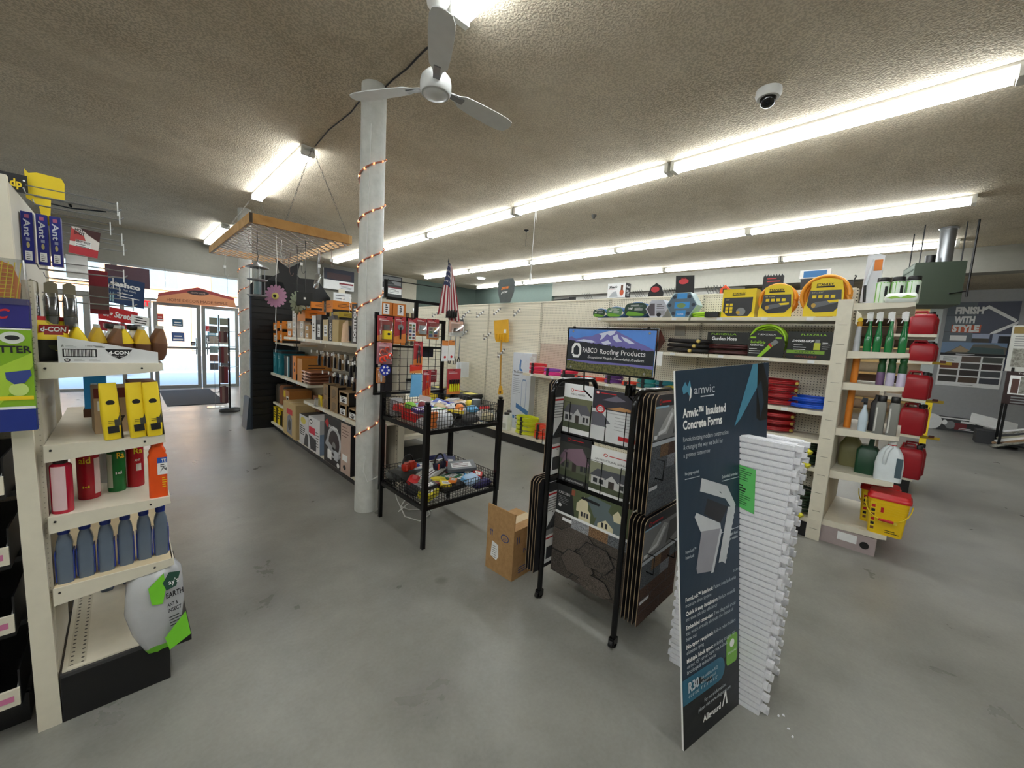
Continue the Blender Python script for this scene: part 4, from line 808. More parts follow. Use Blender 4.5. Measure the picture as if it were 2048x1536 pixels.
# lower middle shelf: kraft router boxes
def f_kr(b, S): b.e(S, .5, .5, .3, .3, col((120, 100, 72))).lines(S, .2, .8, .2, 2, .08, INK, .03)
def f_kl(b, S): b.r(S, .1, .12, .8, .88, PAPER).r(S, .1, .62, .8, .88, YEL).lines(S, .2, .7, .5, 3, .12, INK, .05).e(S, .45, .25, .15, .1, BLACK)
for i, (y, z, w, h, f) in enumerate(((4.78, .70, .15, .145, f_kr), (4.78, .847, .15, .145, f_kr), (4.52, .70, .22, .145, f_kr), (4.52, .847, .22, .145, f_kr), (4.26, .70, .2, .13, f_kl), (4.24, .832, .27, .14, f_kl), (4.0, .70, .22, .12, f_kl))):
    gbox(y, z, w, .3, h, KR, 'brown kraft tool box on the lower middle shelf, %s' % ('far lower one', 'far upper one', 'lower one of the second stack', 'upper one of the second stack', 'lower one with a yellow label', 'upper one with a yellow label', 'nearest one with a yellow label')[i], f, lambda b, S: b.r(S, .0, 0, .3, 1, BLACK))
t = thing('clamshell_pack', 'yellow carded clamshell pack lying on the lower middle shelf', 'pack', (1.68, 4.98, .70), W_); MB().box(-.06, 0, 0, .06, .008, .13, YEL).build('card', t); MB().rbox([(0, .05, .03, .02), (.1, .04, .02, .02)], CLEAR, (0, -.03)).build('blister', t)
# far low shelves
for i in range(3):
    t = thing('tool_case', 'dark tool case standing on the far lower shelf, %s' % ('farthest', 'middle', 'nearest')[i], 'case', (1.70, 6.98-.2*i, .447), W_)
    MB().rbox([(0, .09, .14, .02), (.26, .09, .14, .02), (.29, .07, .12, .02)], col(((62, 54, 42), (150, 96, 60), (70, 60, 50))[i]), (0, .15)).build('body', t); MB().tube([(-.04, .15, .28), (-.04, .15, .32), (.04, .15, .32), (.04, .15, .28)], .008, BLACK).build('handle', t)
gbox(6.35, .447, .28, .3, .27, col((170, 112, 56)), 'orange-brown box with a white label on the far lower shelf', lambda b, S: b.r(S, .5, .35, .9, .7, PAPER).r(S, .55, .4, .85, .62, INK, .0009).r(S, 0, .6, .35, .95, YEL))
gbox(5.62, .52, .26, .3, .2, col((122, 70, 38)), 'dark brown box with a white label at the back of the low shelf', f_lbl2, x=1.85)
for i, y in enumerate((7.0, 6.78, 6.5)): gbox(y, .13, .2, .32, .24+.02*(i % 2), YEL if i < 2 else col((226, 170, 30)), 'yellow and black tool box on the bottom shelf, %s' % ('farthest', 'second', 'third')[i], lambda b, S: b.r(S, 0, 0, .3, 1, BLACK).lines(S, .4, .9, .8, 4, .15, INK, .06), lambda b, S: b.r(S, 0, 0, 1, .6, BLACK))
def f_bb(b, S): b.r(S, .3, .66, .75, .82, RED).p(S, [(.3, .1), (.7, .06), (.72, .55), (.55, .68), (.35, .58)], col((120, 126, 138))).e(S, .52, .35, .12, .16, DKGREY, .0014)
gbox(5.93, .13, .56, .36, .47, col((190, 166, 118), .75), 'big plain tan carton with a red and grey picture, on the bottom shelf', f_bb, None, x=1.60, tt=lambda b, S: b.r(S, .45, 0, .55, 1, col((200, 180, 140))))
def f_v1(b, S): b.e(S, .45, .82, .3, .12, col((210, 196, 90))).lines(S, .1, .7, .6, 5, .07, INK, .03).p(S, [(.55, 0), (1, 0), (1, .4), (.75, .45), (.6, .2)], DKGREY)
gbox(5.42, .13, .34, .34, .38, col((206, 206, 208)), 'white wet vacuum box behind the pink-striped one', f_v1, None, x=1.63, tt=lambda b, S: b.r(S, 0, 0, 1, 1, DKGREY))
def f_v2(b, S): b.e(S, .22, .86, .14, .07, INK).e(S, .22, .86, .08, .035, PAPER, .0014).r(S, .05, .5, .6, .7, col((206, 30, 60))).p(S, [(.05, .45), (.7, .38), (.7, .05), (.2, .03)], DKGREY).lines(S, .65, .95, .6, 6, .08, INK, .02)
def s_v2(b, S): b.r(S, .2, .0, 1, .62, col((40, 34, 40))).r(S, .3, .45, .95, .62, col((170, 30, 80)), .0009).e(S, .5, .25, .12, .1, GREY, .0009).e(S, .75, .15, .1, .08, GREY, .0009).r(S, 0, 0, .2, .6, col((150, 170, 200)))
gbox(5.0, .13, .40, .36, .42, col((216, 216, 218)), 'white and black wet vacuum box with a magenta band on the bottom shelf', f_v2, s_v2, x=1.62)
def f_sk(b, S):
    b.r(S, .66, 0, 1, 1, col((196, 170, 156))).r(S, 0, 0, .66, 1, col((26, 24, 28))).p(S, [(.04, .86), (.12, .95), (.2, .86), (.12, .74)], RED, .0012).e(S, .40, .5, .27, .34, col((190, 192, 196)), .0012).e(S, .40, .48, .21, .27, col((40, 30, 34)), .0016).e(S, .40, .42, .07, .09, GREY, .002)
    b.p(S, [(.05, .38), (.6, .2), (.66, .28), (.1, .5)], col((168, 170, 176)), .002).r(S, .15, .1, .32, .3, PAPER, .0024).r(S, .42, .14, .56, .34, col((196, 200, 206)), .0024).e(S, .57, .07, .05, .05, PAPER, .0024).lines(S, .7, .95, .92, 4, .06, col((110, 80, 76)), .015).r(S, .72, .25, .9, .38, PAPER, .0012).e(S, .8, .12, .05, .05, INK).t(S, 'SKILSAW', .2, .78, .05, PAPER, w=.36, bold=.02, o=.003)
gbox(4.27, .13, .74, .3, .53, col((30, 28, 32)), 'large black circular saw box with a saw picture, beside the round column', f_sk, None, x=1.615)
# near side of the far aisle, seen through the bin rack
carton('cooler_case', 'black hard case on the low shelf seen through the wire bin rack', 'case', (2.28, 3.80, .13), 0, .36, .4, .26, col((24, 22, 22), .35))
def f_sk2(b, S): b.r(S, 0, 0, .4, 1, BLACK).lines(S, .5, .9, .9, 4, .05, col((110, 80, 76)), .015).e(S, .1, .25, .3, .2, GREY)
carton('saw_box_end', 'pink-beige end of a saw box seen through the bin rack, left side', 'box', (1.78, 3.70, .13), 0, .24, .03, .56, col((190, 164, 152)), f_sk2)
carton('sander_box', 'grey box on the middle shelf seen through the bin rack', 'box', (2.27, 3.84, .52), 0, .28, .3, .16, col((170, 164, 150)))
for i, x in enumerate((1.955, 2.118)):
    carton('shingle_vent_box', 'orange box with a barcode label above the grid wall, %s one' % ('left', 'right')[i], 'box', (x, 3.9, 1.505), 0, .15, .3, .44, col((204, 118, 36), .6), lambda b, S: b.r(S, .35, .72, .8, .97, PAPER).lines(S, .5, .7, .92, 4, .05, INK, .025))
for i in range(4): carton('catalog_binder', 'cream binder in a row right of the orange boxes, number %s' % ('one', 'two', 'three', 'four')[i], 'binder', (2.235+.034*i, 4.0, 1.505), 0, .026, .25, .36, col(((200, 190, 150), (90, 80, 70))[i % 2]))
# posters behind the gondola top
t = thing('paper_poster', 'white poster with small pictures pinned behind the top shelf boxes', 'poster', (2.72, 7.0, 0)); MB().box(-.05, .03, 0, .05, .06, 2.35, BEIGE).build('stand', t)
q = MB().box(-.15, 0, 1.75, .15, .01, 2.28, col((222, 226, 230))); S = front(.3, .53, 0, 1.75); q.lines(S, .1, .9, .9, 9, .1, col((110, 114, 124)), .03, .001, 4); q.build('sheet', t)

# ================================================================== black wire bin rack
def wiregrid(b, o, u, v, nu, nv, m=BLKMET, r=.0022):
    o, u, v = Vector(o), Vector(u), Vector(v)
    for i in range(nu+1): p = o+u*i/nu; b.tube([p, p+v], r, m, 4)
    for j in range(nv+1): p = o+v*j/nv; b.tube([p, p+u], r, m, 4)
X0, X1, Y0, Y1 = 1.575, 2.305, 2.445, 3.145
t = thing('wire_bin_rack', 'black two-tier wire bin rack with grid back, beside the round column', 'rack', (0, 0, 0))
for x in (X0, X1):
    for y in (Y0, Y1):
        b = MB().box(x-.014, y-.014, 0, x+.014, y+.014, .34, BLKMET).box(x-.019, y-.019, .30, x+.019, y+.019, 1.11 if y == Y0 else 1.12, BLKMET)
        b.lathe([(.013, 1.11), (.02, 1.115), (.02, 1.13), (.014, 1.135)], BLKMET, (x, y), 10) if y == Y0 else None
        b.build('leg', t)
for zb, zt in ((.33, .46), (.915, 1.07)):
    b = MB()
    for (xa, ya, xb, yb) in ((X0, Y0, X1, Y0), (X0, Y1, X1, Y1)): b.box(xa, ya-.012, zb-.03, xb, ya+.012, zb, BLKMET)
    for (xa, ya, xb, yb) in ((X0, Y0, X0, Y1), (X1, Y0, X1, Y1)): b.box(xa-.012, ya, zb-.03, xa+.012, yb, zb, BLKMET)
    wiregrid(b, (X0, Y0, zb), (X1-X0, 0, 0), (0, Y1-Y0, 0), 20, 20, r=.0014)
    for o, u in (((X0, Y0, zb), (X1-X0, 0, 0)), ((X0, Y1, zb), (X1-X0, 0, 0)), ((X0, Y0, zb), (0, Y1-Y0, 0)), ((X1, Y0, zb), (0, Y1-Y0, 0))): wiregrid(b, o, u, (0, 0, zt-zb), 28, 5)
    b.tube([(X0, Y0, zt), (X1, Y0, zt), (X1, Y1, zt), (X0, Y1, zt)], .003, BLKMET, 5, closed=True); b.build('wire_basket', t)
b = MB(); YG = 3.17
wiregrid(b, (1.52, YG, 1.12), (.66, 0, 0), (0, 0, .64), 9, 9, r=.003)
b.box(1.50, YG-.012, 1.09, 1.53, YG+.012, 1.79, BLKMET).box(2.17, YG-.012, 1.09, 2.20, YG+.012, 1.75, BLKMET).box(1.50, YG-.014, 1.74, 2.20, YG+.014, 1.77, BLKMET).box(1.50, YG-.01, 1.5, 2.2, YG+.01, 1.52, BLKMET).box(1.5, YG-.014, 1.09, 2.2, YG+.014, 1.11, BLKMET); b.build('grid_wall', t)
b = MB().box(1.575, YG-.01, 1.92, 1.60, YG+.01, 2.07, BLKMET).box(2.18, YG-.01, 1.90, 2.205, YG+.01, 2.08, BLKMET).box(1.6, YG-.01, 1.905, 2.18, YG+.01, 1.93, BLKMET).tube([(1.58, YG, 2.065), (2.2, YG, 2.075)], .004, BLKMET).box(1.87, YG-.012, 1.76, 1.90, YG+.012, 1.92, BLKMET); b.build('sign_holder', t)
# flag in the corner of the sign holder
t = thing('small_flag', 'small American flag on a thin stick above the wire bin rack', 'flag', (2.195, 3.15, 0))
MB().tube([(0, 0, 1.80), (.004, 0, 2.33)], .004, BLACK).lathe([(.008, 2.32), (.0, 2.36)], BLACK, (.004, 0), 8).build('stick', t)
RW = col((222, 214, 210), .7); RR = col((150, 34, 48), .7); RB = col((44, 50, 84), .7)
b = MB(); NU, NV = 30, 26
def fpt(u, v):   # cloth hanging in folds from the stick
    z = 2.31-.52*u-.02*v; hw = .012+.115*u**.75
    return (.005+(v-.5)*2*hw+.012*u, -.03+.014*math.sin(v*11+1.2*u)*u, z+.05*u*math.sin(v*5+.5))
for i in range(NU):
    for j in range(NV):
        u, v = (i+.5)/NU, (j+.5)/NV
        m = RB if (u < .42 and v < .55) else (RR if int((v*13 if u > .0 else 0)) % 2 == 0 else RW)
        if m is RB and (i % 3 == 1 and j % 3 == 1): m = RW
        b.add([fpt(i/NU, j/NV), fpt((i+1)/NU, j/NV), fpt((i+1)/NU, (j+1)/NV), fpt(i/NU, (j+1)/NV)], [(0, 1, 2, 3)], m, smooth=False)
b.build('flag_cloth', t)
# carded goods on the grid wall
CR = col((176, 58, 66), .45); CO = col((226, 140, 70), .45)
def card(name, label, cat, x0, z1, x1, z0, cc=CR, lo=CO, item=None, y=3.12, cover=True, tilt=0.):
    w, h = x1-x0, z1-z0; t = thing(name, label, cat, ((x0+x1)/2, y, z0), 0, None, (0, tilt, 0))
    b = MB().box(-w/2, 0, 0, w/2, .004, h, cc); S = front(w, h)
    if lo: b.p(S, [(0, 0), (1, 0), (1, .38), (0, .22)], lo, .0005)
    b.e(S, .5, .955, .1, .018, INK, .0009).lines(S, .1, .8, .88, 2, .05, PAPER, .015).build('card', t)
    if item:
        q = MB(); item(q, w, h); q.build('item', t)
    if cover: MB().rbox([(h*.06, w*.42, .018, .01, 0, -.014), (h*.78, w*.42, .018, .01, 0, -.014), (h*.82, w*.36, .006, .005, 0, -.006)], CLEAR).build('blister', t)
    MB().tube([(0, .02, h-.01), (0, -.03, h-.008), (0, -.035, h)], .002, BLACK, 4).build('hook', t)
    return t
def it_tape(q, w, h): q.rbox([(.02, w*.3, .015, .01, .01, -.018), (.09, w*.3, .015, .01, .01, -.018)], YEL).box(-.02, -.02, .1, .03, -.01, .14, col((120, 110, 110))).e(front(w, h, -.034), .62, .3, .1, .05, INK)
def it_key(q, w, h): q.lathe([(.026, 0), (.026, .006)], GREY, n=20, M=Matrix.Translation((0, -.002, h*.6)) @ Matrix.Rotation(PI/2, 4, 'X')).box(-.006, -.01, .03, .006, -.004, h*.6, BLACK).tube([(0, -.008, h*.6), (.008, -.008, h*.75), (-.008, -.008, h*.85)], .003, STEEL)
def it_patch(q, w, h):
    S = front(w, h, -.0045); q.r(S, .1, .05, .92, .8, PAPER)
    for i in range(5):
        for j in range(2): q.r(S, .16+j*.38, .09+i*.14, .46+j*.38, .19+i*.14, col(((60, 110, 90), (120, 60, 60), (70, 80, 130), (90, 90, 90), (130, 110, 70))[(i+j) % 5]), .001)
def it_box(q, w, h): q.rbox([(h*.1, w*.3, .012, .01, .01, -.014), (h*.6, w*.3, .012, .01, .01, -.014)], col((196, 204, 206), .2)).box(-.01, -.03, h*.3, .02, -.027, h*.36, ORANGE)
def it_kit(q, w, h):
    S = front(w, h, -.006); q.box(-w*.4, -.006, h*.08, w*.4, -.0005, h*.62, col((200, 190, 170)))
    for i in range(3):
        for j in range(2): q.r(S, .16+j*.4, .12+i*.16, .44+j*.4, .24+i*.16, col(((50, 90, 150), (180, 60, 50), (80, 140, 90), (40, 90, 150), (120, 110, 110), (190, 150, 60))[i*2+j]), .001)
def it_pli(hc):
    def f(q, w, h): q.tube([(-.012, -.012, h*.08), (-.012, -.012, h*.4), (.002, -.012, h*.58), (.008, -.012, h*.72), (0, -.012, h*.82)], .006, hc).tube([(.016, -.012, h*.08), (.014, -.012, h*.4), (0, -.012, h*.58), (-.004, -.012, h*.7), (0, -.012, h*.8)], .006, hc).lathe([(.012, 0), (.012, .01)], STEEL, n=12, M=Matrix.Translation((0, -.006, h*.57)) @ Matrix.Rotation(PI/2, 4, 'X'))
    return f
def it_drv(q, w, h):
    for i in range(5): x = -w*.32+i*w*.16; q.lathe([(.007, h*.12), (.008, h*.3), (.006, h*.42)], col((206, 214, 30), .3), (x, -.012), 8).lathe([(.009, h*.42), (.009, h*.58)], BLACK, (x, -.012), 8)
card('tape_measure_card', 'yellow tape measure in a rounded blister pack at the top left of the grid', 'pack', 1.50, 1.76, 1.635, 1.55, item=it_tape)
card('tool_card', 'red and orange card with a round gauge, second in the grid top row', 'pack', 1.653, 1.765, 1.76, 1.545, item=it_key, cover=False)
card('patch_card', 'card of ten small pictures, third in the grid top row', 'pack', 1.765, 1.76, 1.848, 1.565, item=it_patch, cover=False, y=3.10)
card('hardware_card', 'red card with a small clear box, fourth in the grid top row', 'pack', 1.855, 1.77, 1.965, 1.615, item=it_box)
card('kit_card', 'red card with six coloured compartments, fifth in the grid top row', 'pack', 1.972, 1.775, 2.10, 1.59, item=it_kit)
card('mouse_pack', 'white blister pack with a small black item, at the right of the grid', 'pack', 2.175, 1.775, 2.335, 1.63, col((214, 170, 150)), col((230, 226, 220)), lambda q, w, h: q.rbox([(.05, .035, .01, .01, 0, -.012), (.075, .03, .014, .01, 0, -.012)], BLACK), y=3.06)
card('hook_pack', 'clear pack of bright orange-red utility hooks at the left grid post', 'pack', 1.49, 1.54, 1.625, 1.36, col((190, 130, 140)), None, lambda q, w, h: [q.tube([(x+.018*math.cos(a), -.02-.004*k, zz+.022*math.sin(a)) for a in [2*PI*j/10 for j in range(9)]], .008, col((240, 70, 44), .3)) for k, (x, zz) in enumerate(((-.03, .1), (.01, .12), (.035, .07), (-.01, .05), (-.04, .04)))], y=3.1)
t = thing('spool', 'blue and white plastic wheel hanging at the lower left of the grid', 'spool', (1.56, 3.09, 1.31)); M = Matrix.Rotation(PI/2, 4, 'X'); q = MB().lathe([(.045, -.008), (.047, 0), (.045, .008)], col((30, 50, 170), .3), n=20, M=M)
for k in range(6): a = k*PI/3; q.box(.02, -.010, -.008, .036, -.0085, .008, PAPER, Matrix.Rotation(a, 4, 'Y'))
q.build('wheel', t)
card('nozzle_card', 'orange card with a small nozzle below the blue wheel', 'pack', 1.50, 1.33, 1.575, 1.20, CO, None, lambda q, w, h: q.lathe([(.006, .01), (.01, .05), (.004, .09)], PAPER, (0, -.012), 8))
card('pliers_card', 'red card with long black pliers in the middle of the grid', 'pack', 1.845, 1.565, 1.935, 1.352, item=it_pli(col((60, 58, 62), .4)), cover=False)
card('tag_card', 'small bright red and orange card under the black pliers', 'pack', 1.79, 1.356, 1.91, 1.283, col((214, 50, 34)), CO, cover=False, y=3.08)
t = thing('blue_cloth', 'light blue microfibre cloth hanging on the grid', 'cloth', (1.857, 3.08, 1.07)); q = MB().rbox([(0, .062, .008, .006), (.02, .057, .009, .006), (.18, .05, .01, .006), (.2, .054, .008, .006)], col((110, 176, 224), .9)); q.build('cloth', t); MB().tube([(0, 0, .2), (0, .05, .21)], .002, BLACK, 4).build('hook', t)
card('pliers_card', 'narrow red card with orange-handled pliers reaching down into the bin', 'pack', 1.92, 1.31, 2.008, 1.06, item=it_pli(col((206, 60, 30), .35)), cover=False, y=3.08)
card('screw_card', 'small dark red card of screws at the bottom of the grid', 'pack', 2.01, 1.31, 2.095, 1.19, col((132, 40, 48)), None, lambda q, w, h: [q.tube([(-.025, -.01, .03+i*.018), (.025, -.01, .03+i*.018)], .003, CHROME, 5) for i in range(3)], cover=False)
card('bit_card', 'pair of white cards with red logos at the right grid post, left one', 'pack', 2.13, 1.585, 2.20, 1.39, PAPER, None, lambda q, w, h: q.box(-w*.5, -.001, h*.75, w*.5, 0, h, CO).lathe([(.012, 0), (.012, .003)], RED, n=12, M=Matrix.Translation((0, -.001, h*.2)) @ Matrix.Rotation(PI/2, 4, 'X')), cover=False, y=3.1)
card('bit_card', 'pair of white cards with red logos at the right grid post, right one', 'pack', 2.205, 1.59, 2.275, 1.395, PAPER, None, lambda q, w, h: q.box(-w*.5, -.001, h*.75, w*.5, 0, h, CO).lathe([(.012, 0), (.012, .003)], RED, n=12, M=Matrix.Translation((0, -.001, h*.2)) @ Matrix.Rotation(PI/2, 4, 'X')), cover=False, y=3.1)
card('screwdriver_card', 'red card with five yellow screwdrivers at the lower right of the grid', 'pack', 2.175, 1.32, 2.33, 1.075, CR, CO, it_drv, y=3.06, cover=False)
t = thing('castor_pack', 'black ribbed castor hanging above the white blister pack', 'castor', (2.215, 3.10, 1.80)); q = MB().rbox([(0, .045, .03, .02), (.05, .05, .035, .02), (.065, .04, .03, .02)], BLACK)
for i in range(4): q.box(-.05+i*.028, -.04, .01, -.04+i*.028, -.03, .075, BLACK)
q.build('wheel', t)
card('dark_pack', 'dark blue and black pack hanging behind the grid middle', 'pack', 1.96, 1.52, 2.1, 1.42, col((26, 30, 48)), None, None, y=3.2, cover=False)
t = thing('shingle_bag', 'dark hanging plastic bag behind the grid wall on the left', 'bag', (1.72, 3.45, 1.02)); MB().box(-.09, 0, 0, .09, .02, .5, col((54, 54, 58), .3)).build('bag', t)
# loose goods in the two baskets
rg = random.Random(21)
def loose(x, y, z, w, d, h, c, label, yaw, tx=0., ty=0., kind='box', nm='packet'):
    w, d, h = w*1.15, d*1.15, h*(1.35 if h < .08 else 1.05)
    b = MB()
    if kind == 'box': b.box(-w/2, -d/2, 0, w/2, d/2, h, col(c, .4)); b.r(Surf((-w/2, -d/2, h), (w/2, -d/2, h), (w/2, d/2, h), (-w/2, d/2, h)), .15, .2, .85, .75, PAPER); b.lines(Surf((-w/2, -d/2, h), (w/2, -d/2, h), (w/2, d/2, h), (-w/2, d/2, h)), .2, .8, .65, 3, .16, col((90, 60, 70)), .06)
    elif kind == 'round': b.lathe([(w*.9, 0), (w, h*.2), (w, h*.8), (w*.9, h)], col(c, .35), n=18)
    elif kind == 'soft':
        b.rbox([(0, w*.4, d*.4, .02), (h*.4, w*.5, d*.5, .03), (h*.8, w*.42, d*.42, .03), (h, w*.2, d*.2, .02)], col(c, .5))
    o = b.build(nm, None, (x, y, z), yaw, (tx, ty, yaw)); return tag(o, label, nm.replace('_', ' '))
ZB = .92
U = [(1.70, 2.72, 0, .1, .34, .05, (226, 40, 46), 'long bright red scraper along the left side of the upper basket', .12, 0, 0, 'box', 'tool'),
 (1.68, 2.92, .05, .1, .18, .04, (216, 50, 50), 'red pack lying at the far left of the upper basket', .5, .1, .1, 'box', 'packet'),
 (1.80, 2.86, .03, .13, .13, .09, (226, 228, 232), 'white bagged roll in the upper basket behind the red scraper', .3, 0, 0, 'soft', 'bag'),
 (1.85, 2.95, .08, .09, .2, .006, (176, 160, 156), 'tilted card of small red screws standing up in the upper basket', -.6, .75, .2, 'box', 'card'),
 (1.97, 2.88, .08, .18, .12, .02, (40, 70, 170), 'blue and white card tilted in the middle of the upper basket', .6, .3, -.2, 'box', 'card'),
 (2.06, 2.98, .07, .16, .16, .02, (206, 210, 214), 'clear tray pack at the back of the upper basket', .2, .15, 0, 'box', 'pack'),
 (2.10, 2.90, .08, .2, .11, .012, (214, 210, 220), 'white card of coloured patches leaning in the upper basket', .8, .3, .15, 'box', 'card'),
 (2.16, 3.02, .06, .18, .1, .03, (224, 196, 164), 'tan glove pack at the right back of the upper basket', .2, 0, .1, 'soft', 'glove'),
 (2.2, 2.86, .06, .14, .14, .05, (230, 216, 206), 'pale pink pack in the right of the upper basket', .1, 0, 0, 'soft', 'bag'),
 (1.63, 2.58, .0, .09, .09, .05, (206, 206, 210), 'small clear bag at the front left corner of the upper basket', .2, 0, 0, 'soft', 'bag'),
 (1.64, 2.51, .0, .07, .06, .12, (232, 130, 60), 'orange and pink carton standing at the front post of the upper basket', .1, 0, .08, 'box', 'carton'),
 (1.76, 2.54, .0, .16, .13, .11, (214, 218, 224), 'shiny clear bag of fittings at the front of the upper basket', .2, 0, 0, 'soft', 'bag'),
 (1.79, 2.64, .1, .12, .07, .015, (60, 150, 90), 'green and yellow packet on top of the front clear bag', .4, .1, 0, 'box', 'packet'),
 (1.88, 2.60, .02, .08, .08, .06, (60, 52, 50), 'dark netted bag in the front middle of the upper basket', 0, 0, 0, 'soft', 'bag'),
 (1.96, 2.66, .07, .15, .1, .02, (36, 80, 190), 'bright blue packet lying in the front middle of the upper basket', .5, .15, .1, 'box', 'packet'),
 (2.03, 2.54, .0, .17, .12, .05, (70, 68, 70), 'bundle of dark cable ties at the front right of the upper basket', .2, 0, 0, 'soft', 'bundle'),
 (2.14, 2.62, .0, .16, .14, .07, (226, 224, 222), 'white wrapped pack at the right front of the upper basket', .1, 0, 0, 'soft', 'pack'),
 (2.16, 2.60, .07, .035, .035, .10, (92, 98, 100), 'grey cup-shaped plug standing in the upper basket', 0, 0, 0, 'round', 'cup'),
 (2.24, 2.74, .0, .12, .2, .06, (214, 206, 190), 'beige pack along the right side of the upper basket', 0, 0, 0, 'soft', 'pack'),
 (2.24, 2.54, .0, .1, .1, .05, (206, 196, 160), 'yellowish bag in the front right corner of the upper basket', 0, 0, 0, 'soft', 'bag'),
 (1.66, 3.07, .0, .05, .05, .14, (170, 172, 176), 'grey cylinder in the back left corner of the upper basket', 0, 0, 0, 'round', 'canister'),
 (1.9, 2.72, .06, .1, .1, .04, (120, 40, 46), 'dark red round pack in the middle of the upper basket', 0, 0, 0, 'soft', 'pack'),
 (2.05, 2.76, .06, .14, .1, .03, (236, 236, 238), 'white packet in the centre of the upper basket', -.3, 0, 0, 'box', 'packet')]
for x, y, z, w, d, h, c, lb, yaw, tx, ty, k, nm in U: loose(x, y, ZB+z, w, d, h, c, lb, yaw, tx, ty, k, nm)
Lw = [(1.68, 2.98, .05, .2, .16, .06, (70, 72, 70), 'grey folded bag at the back left of the lower basket', .2, 0, 0, 'soft', 'bag'),
 (1.84, 3.0, .08, .26, .12, .03, (112, 122, 132), 'slate blue flat pack at the back of the lower basket', -.2, .1, 0, 'box', 'pack'),
 (1.82, 2.78, .09, .3, .14, .02, (110, 104, 92), 'long tilted blister card across the lower basket', .45, .1, -.1, 'box', 'pack'),
 (1.80, 2.70, .05, .3, .14, .03, (78, 82, 84), 'grey flat pack under the long blister card', .35, .05, 0, 'box', 'pack'),
 (2.03, 2.97, .10, .2, .16, .02, (30, 40, 110), 'dark blue folder standing at the back middle of the lower basket', -.1, .8, 0, 'box', 'folder'),
 (2.16, 2.98, .08, .13, .16, .02, (34, 44, 92), 'dark blue pack with a yellow picture at the back right of the lower basket', -.5, .5, .1, 'box', 'pack'),
 (2.12, 2.72, .13, .22, .13, .022, (84, 90, 96), 'clear-topped driver set with yellow handles in the lower basket', -.45, .2, -.05, 'box', 'tool_set'),
 (2.06, 2.64, .06, .1, .16, .02, (40, 150, 210), 'bright blue and green pack under the driver set', -.3, .1, 0, 'box', 'pack'),
 (2.10, 2.55, .05, .17, .11, .05, (176, 206, 236), 'pale blue mitt at the front right of the lower basket', .3, .2, 0, 'soft', 'mitt'),
 (2.22, 2.62, .03, .12, .1, .06, (36, 36, 36), 'black pouch at the right of the lower basket', 0, 0, 0, 'soft', 'pouch'),
 (2.2, 2.52, .0, .18, .08, .05, (60, 54, 110), 'purple pack in the front right corner of the lower basket', .1, 0, 0, 'soft', 'pack'),
 (1.93, 2.58, .02, .26, .12, .05, (24, 24, 26), 'stack of black cloth strips at the front of the lower basket', .1, 0, 0, 'soft', 'cloth'),
 (1.99, 2.68, .04, .14, .1, .04, (40, 110, 70), 'dark green pack behind the ear muffs', .2, 0, 0, 'box', 'pack'),
 (1.66, 2.72, .0, .12, .14, .06, (50, 50, 56), 'black and silver blister pack at the left of the lower basket', .3, 0, 0, 'soft', 'pack'),
 (1.68, 2.56, .02, .14, .09, .04, (226, 214, 50), 'yellow and green packet at the front left of the lower basket', .5, .2, 0, 'box', 'packet'),
 (1.74, 2.62, .05, .12, .08, .03, (150, 60, 90), 'magenta and blue packet beside the yellow one', .4, 0, 0, 'box', 'packet'),
 (1.84, 2.66, .08, .03, .12, .03, (228, 210, 60), 'yellow tube near the front post in the lower basket', .9, 0, 0, 'soft', 'tube')]
for x, y, z, w, d, h, c, lb, yaw, tx, ty, k, nm in Lw: loose(x, y, .333+z, w, d, h, c, lb, yaw, tx, ty, k, nm)
CN = [('white', (232, 234, 238)), ('bright red', (206, 40, 44)), ('royal blue', (40, 70, 190)), ('orange', (232, 130, 50)), ('pale grey', (196, 200, 206)), ('black', (34, 34, 38)), ('lime green', (130, 190, 60)), ('tan', (206, 184, 150)), ('sky blue', (110, 180, 226)), ('purple', (90, 60, 140)), ('yellow', (230, 206, 60)), ('dark red', (120, 30, 40))]
rg = random.Random(33)
for bname, z0, rows, cols, off in (('upper', ZB+.075, 4, 6, 0), ('lower', .40, 3, 5, 5)):
    for i in range(rows):
        for j in range(cols):
            x = X0+.09+(X1-X0-.18)*(j+.5*rg.random())/(cols-.5); y = Y0+.09+(Y1-Y0-.18)*(i+.5*rg.random())/(rows-.5); cn, cc = CN[(i*cols+j*5+off+(i*3)) % 12]
            kd = ('box', 'soft', 'box')[rg.randrange(3)]; loose(x, y, z0+.02*rg.random(), rg.uniform(.07, .13), rg.uniform(.05, .09), .018 if kd == 'box' else .04, cc, '%s %s on the %s basket pile, %s row, %s from left' % (cn, 'packet' if kd == 'box' else 'pouch', bname, ('first', 'second', 'third', 'fourth')[i], ('first', 'second', 'third', 'fourth', 'fifth', 'sixth')[j]), rg.uniform(-1, 1), rg.uniform(-.3, .4), rg.uniform(-.25, .25), kd, 'packet' if kd == 'box' else 'pouch')
for x, y, z, c, lb in ((1.88, 2.70, .53, (30, 30, 56), 'black and red ear muffs on top of the lower basket goods'), (1.70, 2.90, .50, (196, 46, 30), 'red ear muffs in packaging at the left of the lower basket')):
    t = thing('ear_muffs', lb, 'ear muffs', (x, y, z), .3)
    for s_ in (-1, 1): MB().rbox([(-.03, .02, .02, .018), (-.015, .034, .03, .025), (.02, .036, .032, .026), (.04, .03, .02, .018)], col(c, .25), (s_*.035, .0)).box(s_*.055-.006, -.036, -.015, s_*.055+.006, -.026, .03, col((226, 70, 50), .3)).build('ear_cup', t)
    MB().tube([(.06*math.cos(a), .01, .03+.07*math.sin(a)) for a in [PI*k/10 for k in range(11)]], .008, BLACK).build('headband', t)
